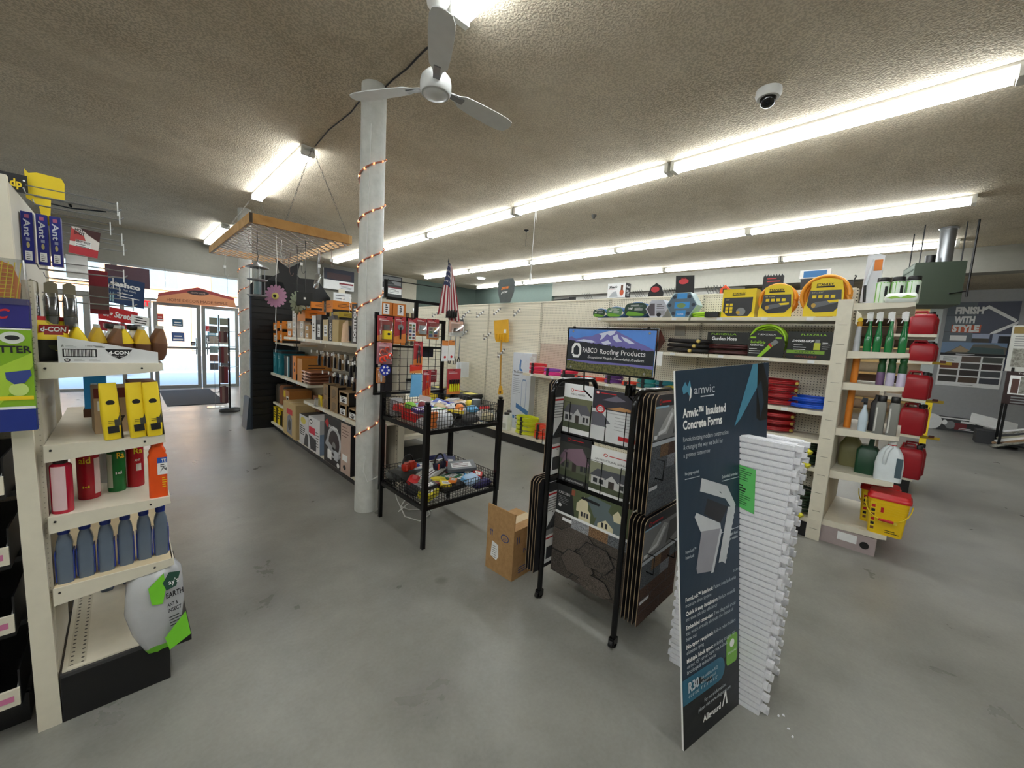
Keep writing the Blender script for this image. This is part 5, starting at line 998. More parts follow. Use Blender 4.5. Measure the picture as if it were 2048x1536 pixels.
tag(MB().tube([(-.02, 0, .33), (-.03, -.1, .2), (0, -.2, .06), (.1, -.28, .02), (.25, -.2, .01), (.3, -.1, .01), (.15, 0, .01), (.1, .05, .04), (.2, .15, .05)], .005, WHITE).tube([(.05, 0, .02), (.2, .1, .02), (.35, .05, .01), (.3, -.15, .01)], .005, WHITE).build('white_cable', None, (1.68, 3.1, 0)), 'tangled white power cable on the floor under the wire bin rack', 'cable')
tag(MB().tube([(1.50, 3.30, .55), (1.47, 3.27, .4), (1.50, 3.25, .3), (1.56, 3.18, .36)], .005, WHITE).build('white_cable'), 'white cable draped from the round column towards the wire bin rack', 'cable')

# ================================================================== cardboard box
t = thing('cardboard_box', 'open brown cardboard box on the floor with a torn white label', 'box', (1.81, 1.715, 0), .05)
KB = mat_grain('corrugated_board', (164, 126, 82), (182, 144, 98), 30., .05, .8, (.3, .7)); KB2 = mat_grain('corrugated_board_side', (150, 112, 70), (168, 128, 84), 30., .05, .8, (.3, .7))
q = MB().box(0, 0, 0, .30, .255, .35, KB); q.r(Surf((0, .255, 0), (0, 0, 0), (0, 0, .35), (0, .255, .35)), .0, 0, 1, 1, KB, .0004)
S = Surf((0, .255, 0), (0, 0, 0), (0, 0, .35), (0, .255, .35)); NV_ = col((60, 72, 120)); q.p(S, [(.18, .3), (.22, .62), (.45, .58), (.48, .34), (.4, .25)], PAPER).lines(S, .24, .42, .52, 6, .045, GREY, .012, .0014).e(S, .68, .78, .15, .08, NV_).e(S, .68, .78, .12, .06, KB, .0014).t(S, '20', .6, .745, .06, NV_, w=.14, o=.002)
for x in (.14, .2): q.r(S, x, .72, x+.02, .82, NV_).p(S, [(x-.02, .81), (x+.04, .81), (x+.01, .86)], NV_)
S = Surf((0, 0, 0), (.30, 0, 0), (.30, 0, .35), (0, 0, .35)); q.t(S, 'McNeill', .35, .48, .1, NV_, w=.75).r(S, .1, .72, .13, .86, NV_).r(S, .18, .72, .21, .86, NV_).lines(S, .2, .6, .2, 3, .05, NV_, .02)
q.r(Surf((0, 0, .35), (.3, 0, .35), (.3, .255, .35), (0, .255, .35)), 0, .3, 1, .6, col((206, 186, 150), .3)).build('carton', t)
MB().prism([(0, .35), (0, .47), (.01, .47), (.004, .35)], .0, .255, KB, Matrix.Rotation(0, 4, 'Z')).build('flap', t)

# ================================================================== shingle literature rack
BT = col((12, 12, 13), .18, .2)
t = thing('shingle_sample_rack', 'black tubular display rack with roofing brochures and shingle sample boards', 'rack', (0, 0, 0))
def ushape(y, z1, xa, xb, r=.014):
    R = .09; p = [(xa, y, .03), (xa, y, z1-R)]
    for k in range(1, 6): a = PI-PI/2*k/5; p.append((xa+R+R*math.cos(a), y, z1-R+R*math.sin(a)))
    for k in range(1, 6): a = PI/2-PI/2*k/5; p.append((xb-R+R*math.cos(a), y, z1-R+R*math.sin(a)))
    p += [(xb, y, .03)]; return p
for y in (.958, 1.492): MB().tube(ushape(y, 1.39, 1.84, 2.30), .0165, BT, 12).build('side_frame', t)
for x in (1.84, 2.30):
    for y in (.958, 1.492): MB().box(x-.022, y-.016, .012, x+.022, y+.016, .05, BT).lathe([(.02, 0), (.022, .012)], BT, (x, y), 12).lathe([(.018, -.01), (.018, .01)], BLACK, n=12, M=Matrix.Translation((x-.02, y, .02)) @ Matrix.Rotation(PI/2, 4, 'X')).build('foot', t)
for z in (.77, 1.06): MB().tube([(1.95, .958, z), (1.95, 1.492, z)], .010, BT, 8).build('cross_bar', t)
for x in (1.93, 2.2): MB().box(x, .96, .735, x+.03, 1.49, .765, BT).build('cross_bar', t)
MB().box(1.98, .96, .14, 2.3, 1.49, .16, BT).build('cross_bar', t)
# wire pockets in front
for z0, z1 in ((1.07, 1.27), (.765, .96)):
    for ya, yb in ((1.45, 1.40), (1.25, 1.15), (1.03, .985)): MB().tube([(1.93, ya, z0), (1.895, ya, z0+.01), (1.895, ya, z1), (1.895, yb, z1), (1.895, yb, z0+.01), (1.93, yb, z0)], .003, BT, 5).build('wire_pocket', t)
for zc in (.44, .95):
    for yc, sg in ((1.53, 1), (.915, -1)):
        for xx in (1.98, 2.24): MB().tube([(xx-.05, yc-sg*.03, zc), (xx-.05, yc+sg*.1, zc), (xx-.05, yc+sg*.1, zc+.1), (xx-.05, yc-sg*.03, zc+.1)], .0035, BT, 5).build('wire_pocket', t)
# sign on top
b = MB(); ys0, ys1, zs0, zs1 = .87, 1.41, 1.465, 1.705
b.tube([(1.84, ys0, zs0), (1.84, ys1, zs0), (1.84, ys1, zs1), (1.84, ys0, zs1)], .006, BT, 6, closed=True).tube([(1.84, 1.28, zs0), (1.85, 1.28, 1.36), (1.95, 1.28, 1.3)], .005, BT).tube([(1.84, 1.0, zs0), (1.85, 1.0, 1.36), (1.95, 1.0, 1.3)], .005, BT).tube([(2.3, 1.0, 1.36), (1.84, 1.0, 1.40)], .005, BT).box(1.86, .99, 1.36, 1.90, 1.03, 1.42, BT)
for y in (1.37, .92): b.lathe([(.007, zs1), (.008, zs1+.01)], BT, (1.84, y), 8)
b.build('sign_frame', t)
q = MB().box(1.836, ys0+.008, zs0+.006, 1.842, ys1-.008, zs1-.006, col((90, 140, 220), .25)); S = Surf((1.8355, ys1-.008, zs0+.006), (1.8355, ys0+.008, zs0+.006), (1.8355, ys0+.008, zs1-.006), (1.8355, ys1-.008, zs1-.006))
PUR = col((112, 108, 176), .3); SNOW = col((206, 212, 232), .3); TREE = col((36, 42, 50), .3)
q.p(S, [(0, .78), (.04, .82), (.1, .76), (.2, .82), (.3, .84), (.36, .9), (.42, .93), (.5, .97), (.58, .985), (.66, .9), (.74, .83), (.82, .74), (.9, .68), (1, .58), (1, .4), (0, .4)], PUR, .0004)
for pts in ([(.38, .9), (.44, .93), (.5, .97), (.58, .98), (.56, .9), (.52, .86), (.48, .9), (.44, .8), (.4, .74), (.42, .86)], [(.55, .85), (.6, .9), (.62, .8), (.66, .74), (.6, .72), (.56, .78)], [(.1, .72), (.2, .76), (.3, .74), (.36, .7), (.3, .68), (.2, .7)], [(.64, .86), (.72, .8), (.8, .7), (.74, .7), (.68, .76)], [(.42, .7), (.5, .76), (.54, .68), (.46, .64)]): q.p(S, pts, SNOW, .0007)
rt = [(0, .72)]; rg = random.Random(8)
for i in range(60): u = (i+1)/61; rt.append((u, .72-.17*u+rg.uniform(-.012, .022)*(1 if i % 2 else -1)))
q.p(S, [(0, .18)]+rt+[(1, .55), (1, .18)], TREE, .001)
q.r(S, 0, .16, 1, .24, PUR, .0013).p(S, [(0, 0), (1, 0), (1, .17), (.7, .2), (.3, .18), (0, .22)], mat_grain('meadow_print', (60, 66, 40), (120, 116, 74), 90., 0., .3, (.4, .6)), .0016)
oc = [(.055, .40), (.055, .56), (.085, .66), (.15, .66), (.18, .56), (.18, .40), (.15, .30), (.085, .30)]; ic = [(.08, .40), (.08, .53), (.1175, .62), (.155, .53), (.155, .40), (.14, .37), (.095, .37)]
q.p(S, oc, PAPER, .0019).p(S, ic, TREE, .0022).r(S, .05, .375, .075, .395, TREE, .0022)
q.t(S, 'PABCO', .20, .44, .12, PAPER, w=.18, o=.0022).t(S, 'Roofing Products', .415, .43, .115, PAPER, w=.5, o=.0022).t(S, 'Exceptional People. Remarkable Products.', .27, .31, .06, PAPER, w=.64, o=.0022, sh=.4)
for u, v in ((.06, .94), (.94, .94), (.06, .06), (.92, .06)): q.e(S, u, v, .012, .028, CHROME, .0026, 12)
q.build('sign_panel', t)
# brochures and boards
def house(b, S, u0, v0, u1, v1, roof, wall, sky_, o=.0006, seed=0):
    f = lambda u, v: (u0+(u1-u0)*u, v0+(v1-v0)*v)
    b.r(S, u0, v0, u1, v1, sky_, o)
    P = lambda pts, m, oo: b.p(S, [f(*p) for p in pts], m, oo)
    P([(0, .0), (1, .0), (1, .28), (0, .22)], col((76, 84, 62)), o+.0003)
    P([(.05, .2), (.95, .2), (.95, .5), (.05, .5)], wall, o+.0006)
    P([(0, .5), (.18, .78), (.82, .82), (1, .5)], roof, o+.0009); P([(.35, .46), (.52, .74), (.7, .46)], roof, o+.0012); P([(.4, .2), (.4, .48), (.525, .66), (.65, .48), (.65, .2)], wall, o+.0015)
    for a, c in ((.1, .2), (.24, .34), (.72, .8), (.84, .91)): P([(a, .27), (c, .27), (c, .43), (a, .43)], DKGREY, o+.0018)
    P([(.46, .2), (.59, .2), (.59, .45), (.46, .45)], col((60, 52, 50)), o+.0018)
def logo(b, S, u, v, w, m=None, tm=None): b.e(S, u, v, w*.09, w*.06, m or RED, .0022, 8).e(S, u, v, w*.06, w*.04, PAPER if not tm else BLACK, .0025, 8).r(S, u+w*.13, v-.008, u+w*.8, v+.008, m or RED, .0022)
def board(y0, y1, z0, z1, x=1.93, th=.004, m=PAPER):
    b = MB().box(x, y1, z0, x+th, y0, z1, m); return b, Surf((x-.0003, y0, z0), (x-.0003, y1, z0), (x-.0003, y1, z1), (x-.0003, y0, z1))
GR1 = col((92, 92, 100)); DK = col((38, 38, 42)); 
b, S = board(1.478, 1.268, 1.075, 1.375); house(b, S, 0, .1, 1, .72, GR1, col((190, 190, 190)), col((110, 112, 84)), seed=1); b.t(S, 'PABCO PREMIER', .5, .78, .035, DKGREY, w=.5, al='c'); logo(b, S, .3, .88, .6); b.build('brochure', t)
b, S = board(1.266, .965, 1.075, 1.365, m=col((222, 224, 226))); b.r(S, 0, .62, 1, 1, col((50, 48, 58)), .0005).p(S, [(.3, .64), (.6, .72), (.9, .68), (.95, .64)], col((190, 140, 90)), .0009).p(S, [(.2, .8), (.5, .92), (.7, .84), (.5, .8)], col((110, 106, 120)), .0009).p(S, [(0, .28), (.35, .28), (.3, .34), (.42, .36), (.22, .55), (0, .55)], col((104, 104, 114)), .001).e(S, .18, .62, .1, .085, RED, .001).e(S, .18, .62, .07, .055, PAPER, .0014).t(S, '50', .13, .595, .05, RED, w=.1, o=.002).r(S, .3, .56, .95, .58, col((190, 190, 194))).lines(S, .5, .95, .5, 5, .06, col((170, 172, 176)), .012).r(S, .6, .08, .98, .16, RED, .001); logo(b, S, .1, .94, .5, RED); b.build('brochure', t)
b, S = board(1.482, 1.252, .765, 1.055, m=DK); house(b, S, 0, .12, 1, .85, col((120, 96, 112)), col((96, 100, 84)), col((60, 62, 58))); b.p(S, [(.02, .3), (.3, .72), (.75, .8), (.98, .45), (.6, .42), (.3, .52)], col((134, 108, 124)), .0026).t(S, 'SIGNATURE CUT SHINGLES', .15, .04, .035, PAPER, w=.7, o=.003); logo(b, S, .3, .93, .6, RED, 1); b.build('brochure', t)
b, S = board(1.250, .968, .765, 1.035); house(b, S, 0, .06, 1, .66, col((86, 88, 96)), col((206, 206, 206)), col((150, 152, 130))); b.t(S, 'ARCHITECTURAL SHINGLES', .5, .72, .04, DKGREY, w=.8, al='c'); logo(b, S, .35, .86, .6); b.build('brochure', t)
SH = mat_grain('shingle_dark', (50, 45, 42), (92, 84, 77), 190., .8); SHG = mat_grain('shingle_slate', (58, 62, 67), (116, 121, 126), 190., .8); SHB = mat_grain('shingle_brown', (92, 68, 48), (152, 118, 84), 190., .8); SHL = mat_grain('shingle_light', (104, 106, 110), (170, 172, 178), 190., .8); SHR = mat_grain('shingle_umber', (58, 40, 34), (108, 82, 68), 190., .8)
b, S = board(1.478, .962, .165, .738, 1.93, .006, DK)
b.r(S, 0, .70, 1, 1, col((86, 96, 66)), .0004).p(S, [(0, .70), (.28, .70), (.22, 1), (0, 1)], col((34, 36, 38)), .0008); CRM = col((222, 214, 180)); RF = col((98, 112, 116))
b.p(S, [(.3, .78), (.3, .86), (.4, .96), (.46, .9), (.46, .78)], CRM, .0008).p(S, [(.42, .95), (.5, .995), (.75, .97), (.7, .84), (.55, .78), (.5, .86)], RF, .0010).p(S, [(.55, .70), (.6, .84), (.72, .9), (.9, .8), (.95, .70)], RF, .0013).p(S, [(.34, .70), (.34, .82), (.4, .88), (.5, .8), (.5, .70)], CRM, .0016).p(S, [(.6, .70), (.6, .74), (.7, .8), (.8, .74), (.8, .70)], CRM, .0016).p(S, [(.78, .88), (.84, .94), (.92, .86), (.92, .82), (.8, .82)], CRM, .0016)
for u, v in ((.37, .74), (.41, .74), (.45, .74), (.65, .715), (.7, .715)): b.r(S, u, v, u+.025, v+.05, DKGREY, .002)
b.r(S, .22, .925, .27, .985, col((150, 84, 60)), .0014); b.p(S, [(.36, .925), (.6, .915), (.62, .935), (.58, .945), (.38, .955), (.36, .94)], INK, .0024, ).t(S, 'CASCADE', .03, .90, .028, PAPER, w=.17, o=.002).lines(S, .03, .2, .87, 5, .018, GREY, .006).e(S, .06, .77, .025, .02, PAPER).r(S, 0, .672, 1, .70, PAPER, .001)
for i, m in enumerate((SH, SHL, SHB, SHG)): b.box(1.925, 1.478-(i+1)*.129, .165+.573*.57, 1.929, 1.478-i*.129, .165+.573*.672, m)
b.r(S, .12, .615, .26, .65, PAPER, .0075)
hexh = [[(0, 0), (.22, 0), (.3, .10), (.22, .2), (0, .2)]]
def hx(cu, cv, m, oo):
    pts = [(-.22, 0), (-.12, .12), (.14, .12), (.24, 0), (.14, -.12), (-.12, -.12)]; P2 = [(min(1, max(0, cu+a)), min(.57, max(0, cv+c))) for a, c in pts]
    pk = [(min(1, max(0, cu+a*1.06)), min(.57, max(0, cv+c*1.07))) for a, c in pts]; b.p(S, pk, BLACK, oo-.002)
    q = [S.at(u, v, oo) for u, v in P2]; r_ = [S.at(u, v, oo-.005) for u, v in P2]; n = len(q); b.add(q+r_, [tuple(range(n))]+[(i, i+n, (i+1) % n+n, (i+1) % n) for i in range(n)], m)
b.r(S, 0, 0, 1, .57, SH, .003)
for k, (cu, cv, oo) in enumerate(((.12, .12, .011), (.62, .05, .012), (.9, .16, .009), (.37, .21, .014), (.86, .34, .012), (.12, .38, .009), (.62, .38, .016), (.34, .50, .010), (.95, .53, .008))): hx(cu, cv, (SH, mat_grain('shingle_char', (64, 58, 53), (104, 94, 86), 190., .8))[k % 2], oo)
b.build('sample_board', t)
def sideboard(yf, x0, x1, z0, z1, n, sg, low, m1, m2, m3, dx=.0):
    """n boards in a holder outside the frame; sg -1 faces -Y"""
    for i in range(n):
        y = yf+sg*(.022*(n-1-i)) if sg < 0 else yf+.022*i
        q = MB(); R = .025; pts = [(x0+dx*i, z0), (x1+dx*i, z0), (x1+dx*i, z1-R), (x1+dx*i-R, z1), (x0+dx*i+R, z1), (x0+dx*i, z1-R)]
        q.prism(pts, y-.002, y+.002, col((150, 128, 104), .6)); S = Surf((x0+dx*i, y-.0024, z0), (x1+dx*i, y-.0024, z0), (x1+dx*i, y-.0024, z1), (x0+dx*i, y-.0024, z1))
        q.p(S, [(0, 0), (1, 0), (1, .955), (.93, 1), (.07, 1), (0, .955)], DK, .0003)
        if i == 0 and sg < 0:
            q.r(S, 0, .62, 1, .90, col((132, 132, 132)), .0006).p(S, [(.1, .66), (.4, .66), (.62, .84), (.5, .88), (.3, .78)], col((188, 188, 186)), .0009).p(S, [(.15, .66), (.36, .68), (.55, .82), (.5, .84), (.33, .71), (.15, .69)], PAPER, .0012).p(S, [(.6, .64), (.9, .7), (.92, .86), (.66, .86)], col((74, 74, 74)), .0009).r(S, .03, .635, .12, .665, PAPER, .0014).r(S, 0, .575, 1, .61, col((206, 212, 218)), .0012).r(S, 0, .89, .4, .905, col((150, 190, 210)), .0012); logo(q, S, .12, .94, .4, RED, 1)
            mats = (SHG, SHB, SHR, SHG, SHG, SHG, SHL, SHR)
            for k in range(8): q.r(S, (k % 4)*.25, .575-.11*(1+k//4), (k % 4)*.25+.25, .575-.11*(k//4), mats[k], .002)
            q.r(S, 0, 0, 1, .355, low, .002)
            for v in (.12, .24): q.r(S, 0, v, 1, v+.006, BLACK, .0026)
            for u, v in ((.3, .12), (.7, .24), (.55, 0), (.2, .24)): q.r(S, u, v, u+.008, v+.12, BLACK, .0026)
            q.r(S, .02, .2, .25, .23, PAPER, .003)
        q.build('sample_board', t)
sideboard(.948, 1.865, 2.25, .765, 1.385, 5, -1, SHG, None, None, None)
sideboard(.946, 1.875, 2.33, .15, .735, 5, -1, SHR, None, None, None)
sideboard(1.525, 1.80, 2.22, .16, .77, 4, 1, SHG, None, None, None)
sideboard(1.52, 1.88, 2.25, .79, 1.385, 3, 1, SHG, None, None, None)
for z0, z1 in ((.79, 1.35), (.2, .74)):
    q = MB().box(1.86, 1.505, z0, 2.2, 1.508, z1, PAPER); S = Surf((1.86, 1.5045, z0), (2.2, 1.5045, z0), (2.2, 1.5045, z1), (1.86, 1.5045, z1))
    q.r(S, 0, .88, 1, 1, DK).r(S, .0, .84, 1, .86, RED).lines(S, .04, .9, .8, 6, .03, GREY, .01).p(S, [(.02, .42), (.3, .62), (.6, .42)], DKGREY).r(S, .06, .35, .55, .43, GREY).r(S, 0, .3, 1, .32, RED).r(S, .1, .05, .6, .2, DKGREY); q.build('brochure', t)

# ================================================================== leaning foam-form sign board and foam block
t = thing('sign_board', 'tall narrow dark blue board advertising insulated concrete forms, in front of white foam', 'sign board', (1.561, .462, 0))
O = Vector((1.561, .462, 0)); B0 = Vector((1.561, .462, .0))-O; B1 = Vector((2.159, .339, .0))-O; B2 = Vector((2.17, .47, 1.579))-O; B3 = Vector((1.604, .672, 1.525))-O
S = Surf(B0, B1, B2, B3)
if S.n.y > 0: S.n = -S.n
NB = 10; q = MB(); BKW = col((220, 222, 224)); 
def gridp(o): return [[S.at(i/NB, j/NB, o) for i in range(NB+1)] for j in range(NB+1)]
for o_, m_, fl in ((0., col((32, 52, 72), .4), 0), (-.008, BKW, 1)):
    G = gridp(o_)
    for j in range(NB):
        for i in range(NB): f = (0, 1, 2, 3); q.add([G[j][i], G[j][i+1], G[j+1][i+1], G[j+1][i]], [f if not fl else f[::-1]], m_)
for (ua, va, ub, vb) in ((0, 0, 1, 0), (1, 0, 1, 1), (1, 1, 0, 1), (0, 1, 0, 0)): q.add([S.at(ua, va, 0), S.at(ub, vb, 0), S.at(ub, vb, -.008), S.at(ua, va, -.008)], [(0, 3, 2, 1)], PAPER)
LB = col((74, 140, 170), .4); NAVD = col((10, 12, 16), .4); LG = col((196, 204, 212), .5)
q.r(S, 0, 0, 1, .17, col((16, 20, 26), .4), .0006, 4)
q.p(S, [(.60, .80), (.68, .82), (.86, .92), (.86, 1), (.80, 1), (.60, .835)][:0] or [(.60, .825), (.67, .845), (.862, .93), (.862, .999), (.805, .999)], LB, .0008)
q.p(S, [(.862, .999), (.93, .999), (1, .93), (1, .83), (.9, .83), (.95, .88), (.91, .95), (.862, .93)], NAVD, .0008).p(S, [(.862, .93), (.905, .86), (.90, .83), (.86, .84)], NAVD, .0008)
q.p(S, [(.06, .952), (.09, .968), (.11, .955), (.135, .972), (.15, .945), (.145, .93), (.125, .93), (.11, .94), (.07, .935)], LB, .0012).p(S, [(.14, .955), (.15, .945), (.145, .925), (.125, .915)], PAPER, .0014)
q.t(S, 'amvic', .175, .932, .024, LG, w=.21, o=.0015).r(S, .24, .922, .38, .925, LG)
q.t(S, 'Amvic™ Insulated', .06, .873, .023, PAPER, w=.44, o=.0015, bold=.035).t(S, 'Concrete Forms', .06, .841, .023, PAPER, w=.40, o=.0015, bold=.035)
for tx, v, w_ in (('Revolutionizing modern construction', .808, .47), ('& changing the way we build for', .787, .41), ('a greener tomorrow', .766, .27)): q.t(S, tx, .06, v, .013, LG, w=w_, o=.0015)
FG = col((196, 200, 206), .6); FG2 = col((150, 150, 160), .6)
q.p(S, [(.22, .665), (.24, .70), (.52, .66), (.62, .60), (.60, .58), (.50, .625), (.26, .66)], FG, .001).p(S, [(.60, .595), (.615, .59), (.50, .44), (.46, .45), (.42, .45), (.53, .60)], FG, .0012).p(S, [(.16, .60), (.18, .61), (.44, .56), (.45, .54), (.22, .555)], FG, .0014).p(S, [(.23, .555), (.45, .545), (.34, .435), (.18, .445), (.17, .46)], FG2, .0014).p(S, [(.44, .545), (.46, .54), (.36, .43), (.33, .43)], FG, .0016).p(S, [(.3, .64), (.53, .60), (.44, .56), (.26, .60)], col((40, 40, 48)), .0009)
for i in range(9): q.e(S, .60-.012*i, .58-.0155*i, .012, .006, FG, .0018, 8)
for tx, u, v, w_ in (('No tying required', .07, .718, .14), ('Embedded crossties', .46, .685, .18), ('Multiple block', .53, .515, .12), ('types available', .53, .502, .12), ('FormLock™', .06, .51, .11), ('Interlock', .06, .495, .09)): q.t(S, tx, u, v, .008, LG, w=w_, o=.0015, bold=.02)
q.r(S, .07, .706, .22, .708, LG).r(S, .46, .676, .66, .678, LG).r(S, .44, .53, .66, .532, LG).t(S, 'SCAN ME', .6, .405, .007, LG, w=.1, o=.0015)
for a, c, v in (('FormLock™ Interlock:', 'Patent interlock with', .383), ('Quick & easy installation:', 'Reduce waste &', .346), ('Embedded cross-ties:', 'Two diagonal cross', .309), ('No tying required:', 'Built-in rebar holders', .258), ('Multiple block types:', 'Including straight, 90°', .221)):
    q.t(S, a, .05, v, .0105, PAPER, w=.30 if len(a) < 24 else .36, o=.0015, bold=.03); q.t(S, c, .36 if len(a) < 24 else .42, v, .0105, LG, w=.27 if len(a) < 24 else .2, o=.0015)
for tx, v, w_ in (('moisture drain system', .368, .28), ('increase job site efficiency', .331, .35), ('ties which virtually eliminate the chance of', .294, .55), ('blow out', .279, .11), ('eliminate tying', .243, .19), ('corner, 45° corner, taper top, t-block,', .206, .48), ('brickledge & radius blocks', .191, .33)): q.t(S, tx, .05, v, .010, LG, w=w_, o=.0015)
TL = col((34, 104, 134), .4); q.p(S, [(.0, .115), (.4, .115)]+[(.42+.075*math.cos(a), .148+.033*math.sin(a)) for a in [-PI/2+PI*k/8 for k in range(9)]]+[(0, .182)], TL, .0012)
q.t(S, 'R30', .06, .142, .026, LG, w=.12, o=.002, bold=.03).t(S, '4" 6" 8" CORE', .06, .127, .008, LG, w=.12, o=.002).t(S, 'also available in R22', .2, .155, .0085, LG, w=.2, o=.002).t(S, 'with core sizes of', .2, .142, .0085, LG, w=.18, o=.002).t(S, '4", 6", 8", 10" & 12"', .2, .128, .0085, LG, w=.2, o=.002)
gb = col((120, 180, 62), .4); q.p(S, [(.53, .14), (.645, .14), (.66, .15), (.66, .215), (.645, .225), (.53, .225), (.515, .215), (.515, .15)], gb, .0012).e(S, .588, .20, .03, .012, PAPER, .0016).t(S, 'GREENGUARD', .53, .172, .006, PAPER, w=.115, o=.002)
q.t(S, 'For more information,', .24, .088, .01, LG, w=.27, o=.002).t(S, 'please visit www.alleguard.com', .17, .072, .01, LG, w=.40, o=.002).t(S, 'Alleguard', .22, .035, .017, PAPER, w=.22, o=.002, bold=.03).p(S, [(.455, .035), (.47, .035), (.50, .062), (.51, .035), (.53, .035), (.51, .075), (.495, .075)], PAPER, .002)
q.build('printed_face', t)
FOAM = mat_grain('white_foam', (222, 223, 230), (234, 235, 240), 90., .08, .8, (.3, .7))
t = thing('foam_form_block', 'tall white ribbed foam concrete-form block standing on end behind the dark blue board', 'foam block', (1.975, .296, 0))
def fpanel(x0, y0, y1, H, flip):
    b = MB(); n = 46; dz = H/n
    for i in range(n):
        z = i*dz; b.box(x0+.008, y0, z, x0+.062, y1, z+dz, FOAM); b.box(x0, y0+.001, z+.002, x0+.009, y1-.001, z+dz-.004, FOAM)
        for k in (0, 1):
            if (i+k) % 2: b.box(x0+.006+k*.03, y0-.028+.006*(i % 3), z+.001, x0+.028+k*.03, y0+.001, z+dz-.001, FOAM); b.box(x0+.006+k*.03, y1-.001, z+.001, x0+.028+k*.03, y1+.012, z+dz-.001, FOAM)
    return b
fpanel(0, 0, .41, 1.245, 0).build('foam_panel', t); fpanel(.30, .02, .43, 1.215, 1).build('foam_panel', t)
b = MB()
for z in (.15, .45, .75, 1.05): b.box(.06, .08, z, .305, .1, z+.12, col((200, 202, 206))).box(.06, .3, z, .305, .32, z+.12, col((200, 202, 206)))
b.build('web_tie', t)
q = MB(); S = Surf((-.0005, .235, .93), (-.0005, .115, .905), (-.0005, .13, 1.105), (-.0005, .235, 1.115)); q.r(S, 0, 0, 1, 1, col((96, 196, 104), .5), .0006).lines(S, .1, .9, .92, 6, .05, col((50, 100, 60)), .02).lines(S, .3, .7, .52, 3, .06, INK, .03).lines(S, .1, .9, .35, 6, .05, col((50, 100, 60)), .02).build('green_label', t)
for i, (x, y) in enumerate(((2.05, .235), (2.07, .22), (2.01, .19), (1.98, .17), (1.80, .10))): tag(MB().rbox([(0, .006, .004, .003), (.004, .004, .003, .002)], FOAM).build('foam_crumb', None, (x, y, 0), i), 'tiny white foam crumb on the floor, %s from the foam block' % ('nearest', 'second', 'third', 'fourth', 'farthest')[i], 'crumb')

# ================================================================== long pegboard gondola with hoses
# local x runs from y = 8.0 (far) to y = .42 (near); world y = 8.0 - x, front edge of shelves at world x = 4.36
t = thing('hose_shelving', 'long beige pegboard gondola with hoses and cords, running to the back of the shop', 'shelving', (4.36, 8.0, 0), W_)
GL = 7.58; ZT = 2.26
MB().box(0, .02, 0, GL, .36, .13, col((24, 24, 26), .4)).build('kick_base', t)
SEAM = [0, 1.32, 2.54, 3.82, 5.05, 6.27, GL]
BT2 = (.04, .0)
for i in range(6):
    x0, x1 = SEAM[i], SEAM[i+1]
    MB().box(x0+.015, .375, .15, x1-.015, .385, ZT, PEG).box(x0+.015, .44, .15, x1-.015, .45, ZT+.02, PEG).build('pegboard_panel', t)
    if i in (3, 4, 5): MB().box(x0+.015, .372, 1.05, x1-.015, .376, 1.62, mat_peg('pegboard_warm', (206, 186, 170))).build('filler_panel', t) if i == 3 else None
SLOT = mat_peg('slotted_upright', (196, 190, 172), .03, .1, .006)
for x in SEAM: MB().box(x-.016, .365, .1, x+.016, .46, ZT+.01, SLOT).build('upright', t)
for i in range(6): MB().box(SEAM[i], .37, ZT, SEAM[i+1], .45, ZT+.018, BEIGE).build('top_rail', t)
for i in range(6): shelf_part(t, SEAM[i]+.003, SEAM[i+1]-.003, 0, .37, .185, .04, [SEAM[i]+.5] if i < 5 else [])
shelf_part(t, 3.84, 5.04, 0, .36, 1.155, .035, [4.0, 4.4, 4.8]); shelf_part(t, 5.06, 6.26, 0, .36, 1.155, .035, [5.3, 5.7])
shelf_part(t, 5.06, 6.26, .0, .36, 1.985, .035, [5.12, 5.4, 5.75, 6.08]); shelf_part(t, 6.28, GL-.03, .0, .36, 1.985, .035, [6.55, 6.95, 7.3])
shelf_part(t, 5.95, 6.5, .0, .36, 1.60, .035, [6.1]); shelf_part(t, 6.51, GL-.03, .0, .36, 1.605, .035, [6.6, 7.0, 7.35])
shelf_part(t, 6.28, GL-.03, .0, .36, 1.155, .035, [7.2]); shelf_part(t, 5.9, GL-.03, .0, .36, .65, .035, [6.2]); shelf_part(t, 6.28, GL-.03, .0, .36, .90, .03, [])
def coilpath(a, b_, turns, ztot, jit=.008, seed=1, n=26, z0=0.):
    rg = random.Random(seed); P = []; N_ = int(turns*n); ja = [rg.uniform(-1, 1)*jit for _ in range(int(turns)+2)]
    for i in range(N_+1):
        k = i/n; f = k-int(k); j = ja[int(k)]*(1-f)+ja[int(k)+1]*f; th = 2*PI*k
        P.append(((a+j)*math.cos(th), (b_+j)*math.sin(th), z0+ztot*i/N_+j*.3))
    return P
def coil(name, label, cat, loc, a, b_, turns, ztot, r, c, rz=0., tie=None, tiem=None, group=None, seed=1, rough=.4):
    t = thing(name, label, cat, loc, rz, group); m = col(c, rough)
    MB().tube(coilpath(a, b_, turns, ztot, seed=seed, z0=r), r, m, 7).build('coil', t)
    if tie: MB().rbox([(0, .018, .022, .006), (ztot+2*r, .018, .022, .006)], col(tie), (0, -b_)).build('tie_band', t)
    return t
def wy(y): return y
XF = 4.50    # middle of the shelf depth
cs = 1
def cord(y, z, w, d, turns, h, r, c, label, tie=(30, 30, 34), nm='extension_cord', cat='cord', x=XF):
    global cs; cs += 1
    return coil(nm, label, cat, (x, y, z), w/2, d/2, turns, h, r, c, W_, tie, seed=cs)
